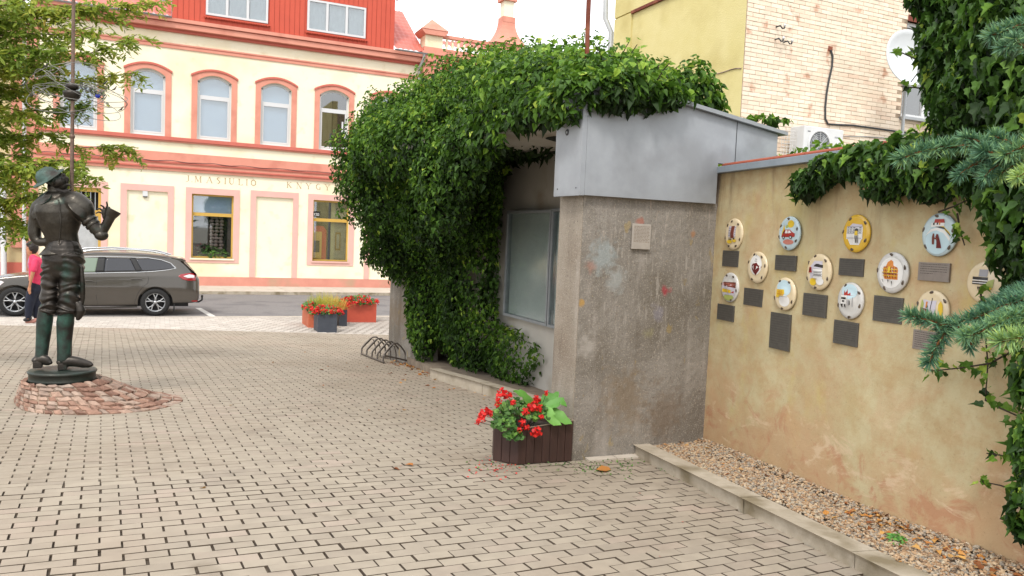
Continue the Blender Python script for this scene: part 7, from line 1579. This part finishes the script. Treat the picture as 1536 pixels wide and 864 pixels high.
tf = empty("grass_tuft", (3.5, 18.5, zt4), "yellow-green ornamental grass tuft rising above the geraniums by the street", "grass")
n = 900; P = np.stack([r11.uniform(3.22, 3.98, n), r11.uniform(18.15, 18.8, n), np.full(n, zt4-.02)], -1); D = nrm(np.stack([(P[:, 0]-3.6)*.9+r11.normal(0, .22, n), r11.normal(0, .25, n), np.full(n, 1.)], -1)); A, B, N = frames(r11.normal(0, 1, (n, 3)), D)
V, F = stamp([(-.016, 0, 0), (.016, 0, 0), (.012, .6, .02), (-.012, .6, .02), (.0, 1., .08), (.001, 1., .08)], [(0, 1, 2, 3), (3, 2, 5, 4)], P, A, B, N, r11.uniform(.22, .44, n)*np.clip(1.1-np.abs(P[:, 0]-3.6)*.8, .5, 1.1))
np_mesh("blades", V, F, MATS["tuft_grass"], tint=np.repeat(np.clip((P[:, 0]-3.2)/.8+r11.normal(0, .15, n), 0, 1), 6), parent=tf, kind="stuff")
# ------------------------------------------------------------------ bicycle rack
mat("rack_steel", '#6f6862', '#5a534d', 25, .45, metal=.6)
rk = empty("bicycle_rack", (3.4, 12.2, -2.07), "low steel bicycle rack of five hoops against the ivy covered pier", "bicycle rack")
zf = lambda x, y: gz(x, y)
fr0, fr1 = Vector((3.13, 12.85)), Vector((3.20, 11.72)); bk0, bk1 = Vector((3.62, 12.9)), Vector((3.66, 11.86))
for a, b in ((fr0, fr1), (bk0, bk1)):
    w = MB(); d = (b-a).normalized()*.03; a2, b2 = a-d, b+d; w.tube([(a2.x, a2.y, zf(*a2)+.02), (b2.x, b2.y, zf(*b2)+.02)], .016, 8); w.build("base_rail", MATS["rack_steel"], rk)
w = MB(); w.tube([(fr1.x, fr1.y-.03, zf(*fr1)+.13), (bk1.x, bk1.y-.03, zf(*bk1)+.03)], .014, 8); w.build("end_bar", MATS["rack_steel"], rk)
for i in range(5):
    f = i/4; a = fr0.lerp(fr1, f); b = bk0.lerp(bk1, f); z0 = zf(*a); g0 = lambda t, h: (a.x+(b.x-a.x)*t, a.y+(b.y-a.y)*t+.02, z0+h)
    w = MB(); w.tube([g0(0, .0), g0(0, .11), g0(.02, .13), g0(.12, .19), g0(.30, .27), g0(.40, .30), g0(.52, .30), g0(.66, .25), g0(.80, .17), g0(.86, .11), g0(.87, .0)], .0125, 8); w.build("hoop", MATS["rack_steel"], rk)
    w = MB(); w.tube([g0(0.0, .0), g0(.02, .115), g0(.34, .27), g0(.42, .25), g0(.50, .12), g0(.5, .0)], .009, 6); w.build("inner_hoop", MATS["rack_steel"], rk)
# ------------------------------------------------------------------ litter: dry leaves, petals, weeds
tint_mat("dry_leaf", ['#6e3f1e', '#95592a', '#b57a3a', '#c99b55', '#8a6a4a'], .7, transl=.15)
r12 = np.random.default_rng(77)
def litter(pts, size, m, label, name, tm=LEAF_S, lift=.006, flat=.25, group=None, cat="litter"):
    P = np.array(pts); n = len(P); P[:, 2] += lift; A, B, N = frames(np.array((0, 0, 1.))+r12.normal(0, flat, (n, 3)), r12.normal(0, 1, (n, 3)))
    V, F = stamp(tm[0], tm[1], P, A, B, N, size*r12.uniform(.6, 1.3, n)); return np_mesh(name, V, F, MATS[m], tint=np.repeat(r12.random(n), len(tm[0])), kind="stuff", label=label, cat=cat)
pts = []
for _ in range(150): t = r12.random(); x = 3.62-.0*t+r12.normal(0, .09)+.12*t; y = 11.9-2.1*t+r12.normal(0, .15); pts.append((x-.12, y, gz(x, y)))
for _ in range(30): x, y = r12.normal(3.3, .5), r12.normal(9.5, 1.3); pts.append((min(x, 3.6), y, gz(x, y)))
for _ in range(9): x, y = r12.uniform(-.5, 3.2), r12.uniform(4, 12); pts.append((x, y, gz(x, y)))
litter(pts, .05, "dry_leaf", "dry brown leaves lying along the foot of the ivy covered shelter", "fallen_leaves")
pts = []
for _ in range(110): s = r12.uniform(2.2, 3.6); d = abs(r12.normal(0, .22)); p = WX @ Vector((s, d+.02, 0)); pts.append((p.x, p.y, gz(p.x, p.y)+.092))
for _ in range(26): s = r12.uniform(0, 2.5); p = WX @ Vector((s, r12.uniform(.02, .5), 0)); pts.append((p.x, p.y, gz(p.x, p.y)+.09))
litter(pts, .045, "dry_leaf", "dry orange leaves scattered on the gravel at the right end of the bed", "fallen_leaves", lift=.008)
pts = [tuple(gnd(x, y)) for x, y in [(r12.normal(745, 22), r12.normal(703, 8)) for _ in range(70)]+[(907, 706), (990, 835), (1026, 784), (960, 740), (703, 716), (600, 700)]]
litter(pts, .013, "petal_red", "fallen red petals on the pavers around the brown planter", "fallen_petals", tm=RNG5, flat=.3, lift=.004)
one = tag(np_mesh("fallen_leaf", [tuple(gnd(905+x, 706+y)+Vector((0, 0, z))) for x, y, z in ((-11, 0, .01), (-3, -4, .022), (8, -3, .015), (11, 0, .008), (4, 3, .012), (-5, 3, .018))], [(0, 1, 2, 3), (0, 3, 4, 5)], MATS["dry_leaf"], tint=[.45]*6), "single curled orange leaf on the pavers before the concrete wall", "fallen leaf")
pts = []
for _ in range(340):
    q = r12.random(); 
    if q < .45: x, y = r12.uniform(700, 960), r12.normal(697, 5)
    elif q < .75: x = r12.uniform(960, 1330); y = 690+(x-960)*.47+r12.normal(0, 2)
    else: x, y = r12.uniform(860, 950), r12.normal(705, 6)
    p = gnd(x, y); pts.append(tuple(p))
litter(pts, .016, "geranium_leaf", "small weeds and moss growing in the paver joints by the planter and kerb", "joint_weeds", flat=.9, lift=.004, cat="weeds")
mat("pebble_white", '#c9c3b8', '#a8a093', 30, .8)
for x, y, lb in ((1118, 730, "small white pebble at the kerb foot, farthest towards the concrete wall"), (1152, 747, "white pebble at the kerb foot, left one of a close trio"), (1160, 751, "white pebble at the kerb foot, middle one of a close trio"), (1168, 755, "white pebble at the kerb foot, right one of a close trio"), (1206, 780, "white pebble at the kerb foot, left one of the nearest pair"), (1216, 786, "white pebble at the kerb foot, nearest to the viewer")):
    p = gnd(x, y); b = MB(); b.ball((p.x, p.y, p.z+.008), (.013, .010, .009), 8, 6); o = b.build("pebble", MATS["pebble_white"], None); tag(o, lb, "pebble", "white pebbles by the kerb")
wd_ = empty("weed", tuple(WX @ Vector((2.72, .33, -1.55))), "small bright green weed growing in the gravel at the right end", "weed")
p = WX @ Vector((2.72, .33, 0)); leafy((p.x, p.y, gz(p.x, p.y)+.085), (.05, .05, .05), 46, .028, wd_, "broad_leaf", LEAF_S)

wp = empty("potted_plant", (1.75, FY+.24, -1.1), "green plant at the foot of the stone column inside the left shop window", "plant"); leafy((1.72, FY+.22, -1.12), (.5, .05, .34), 160, .13, wp)
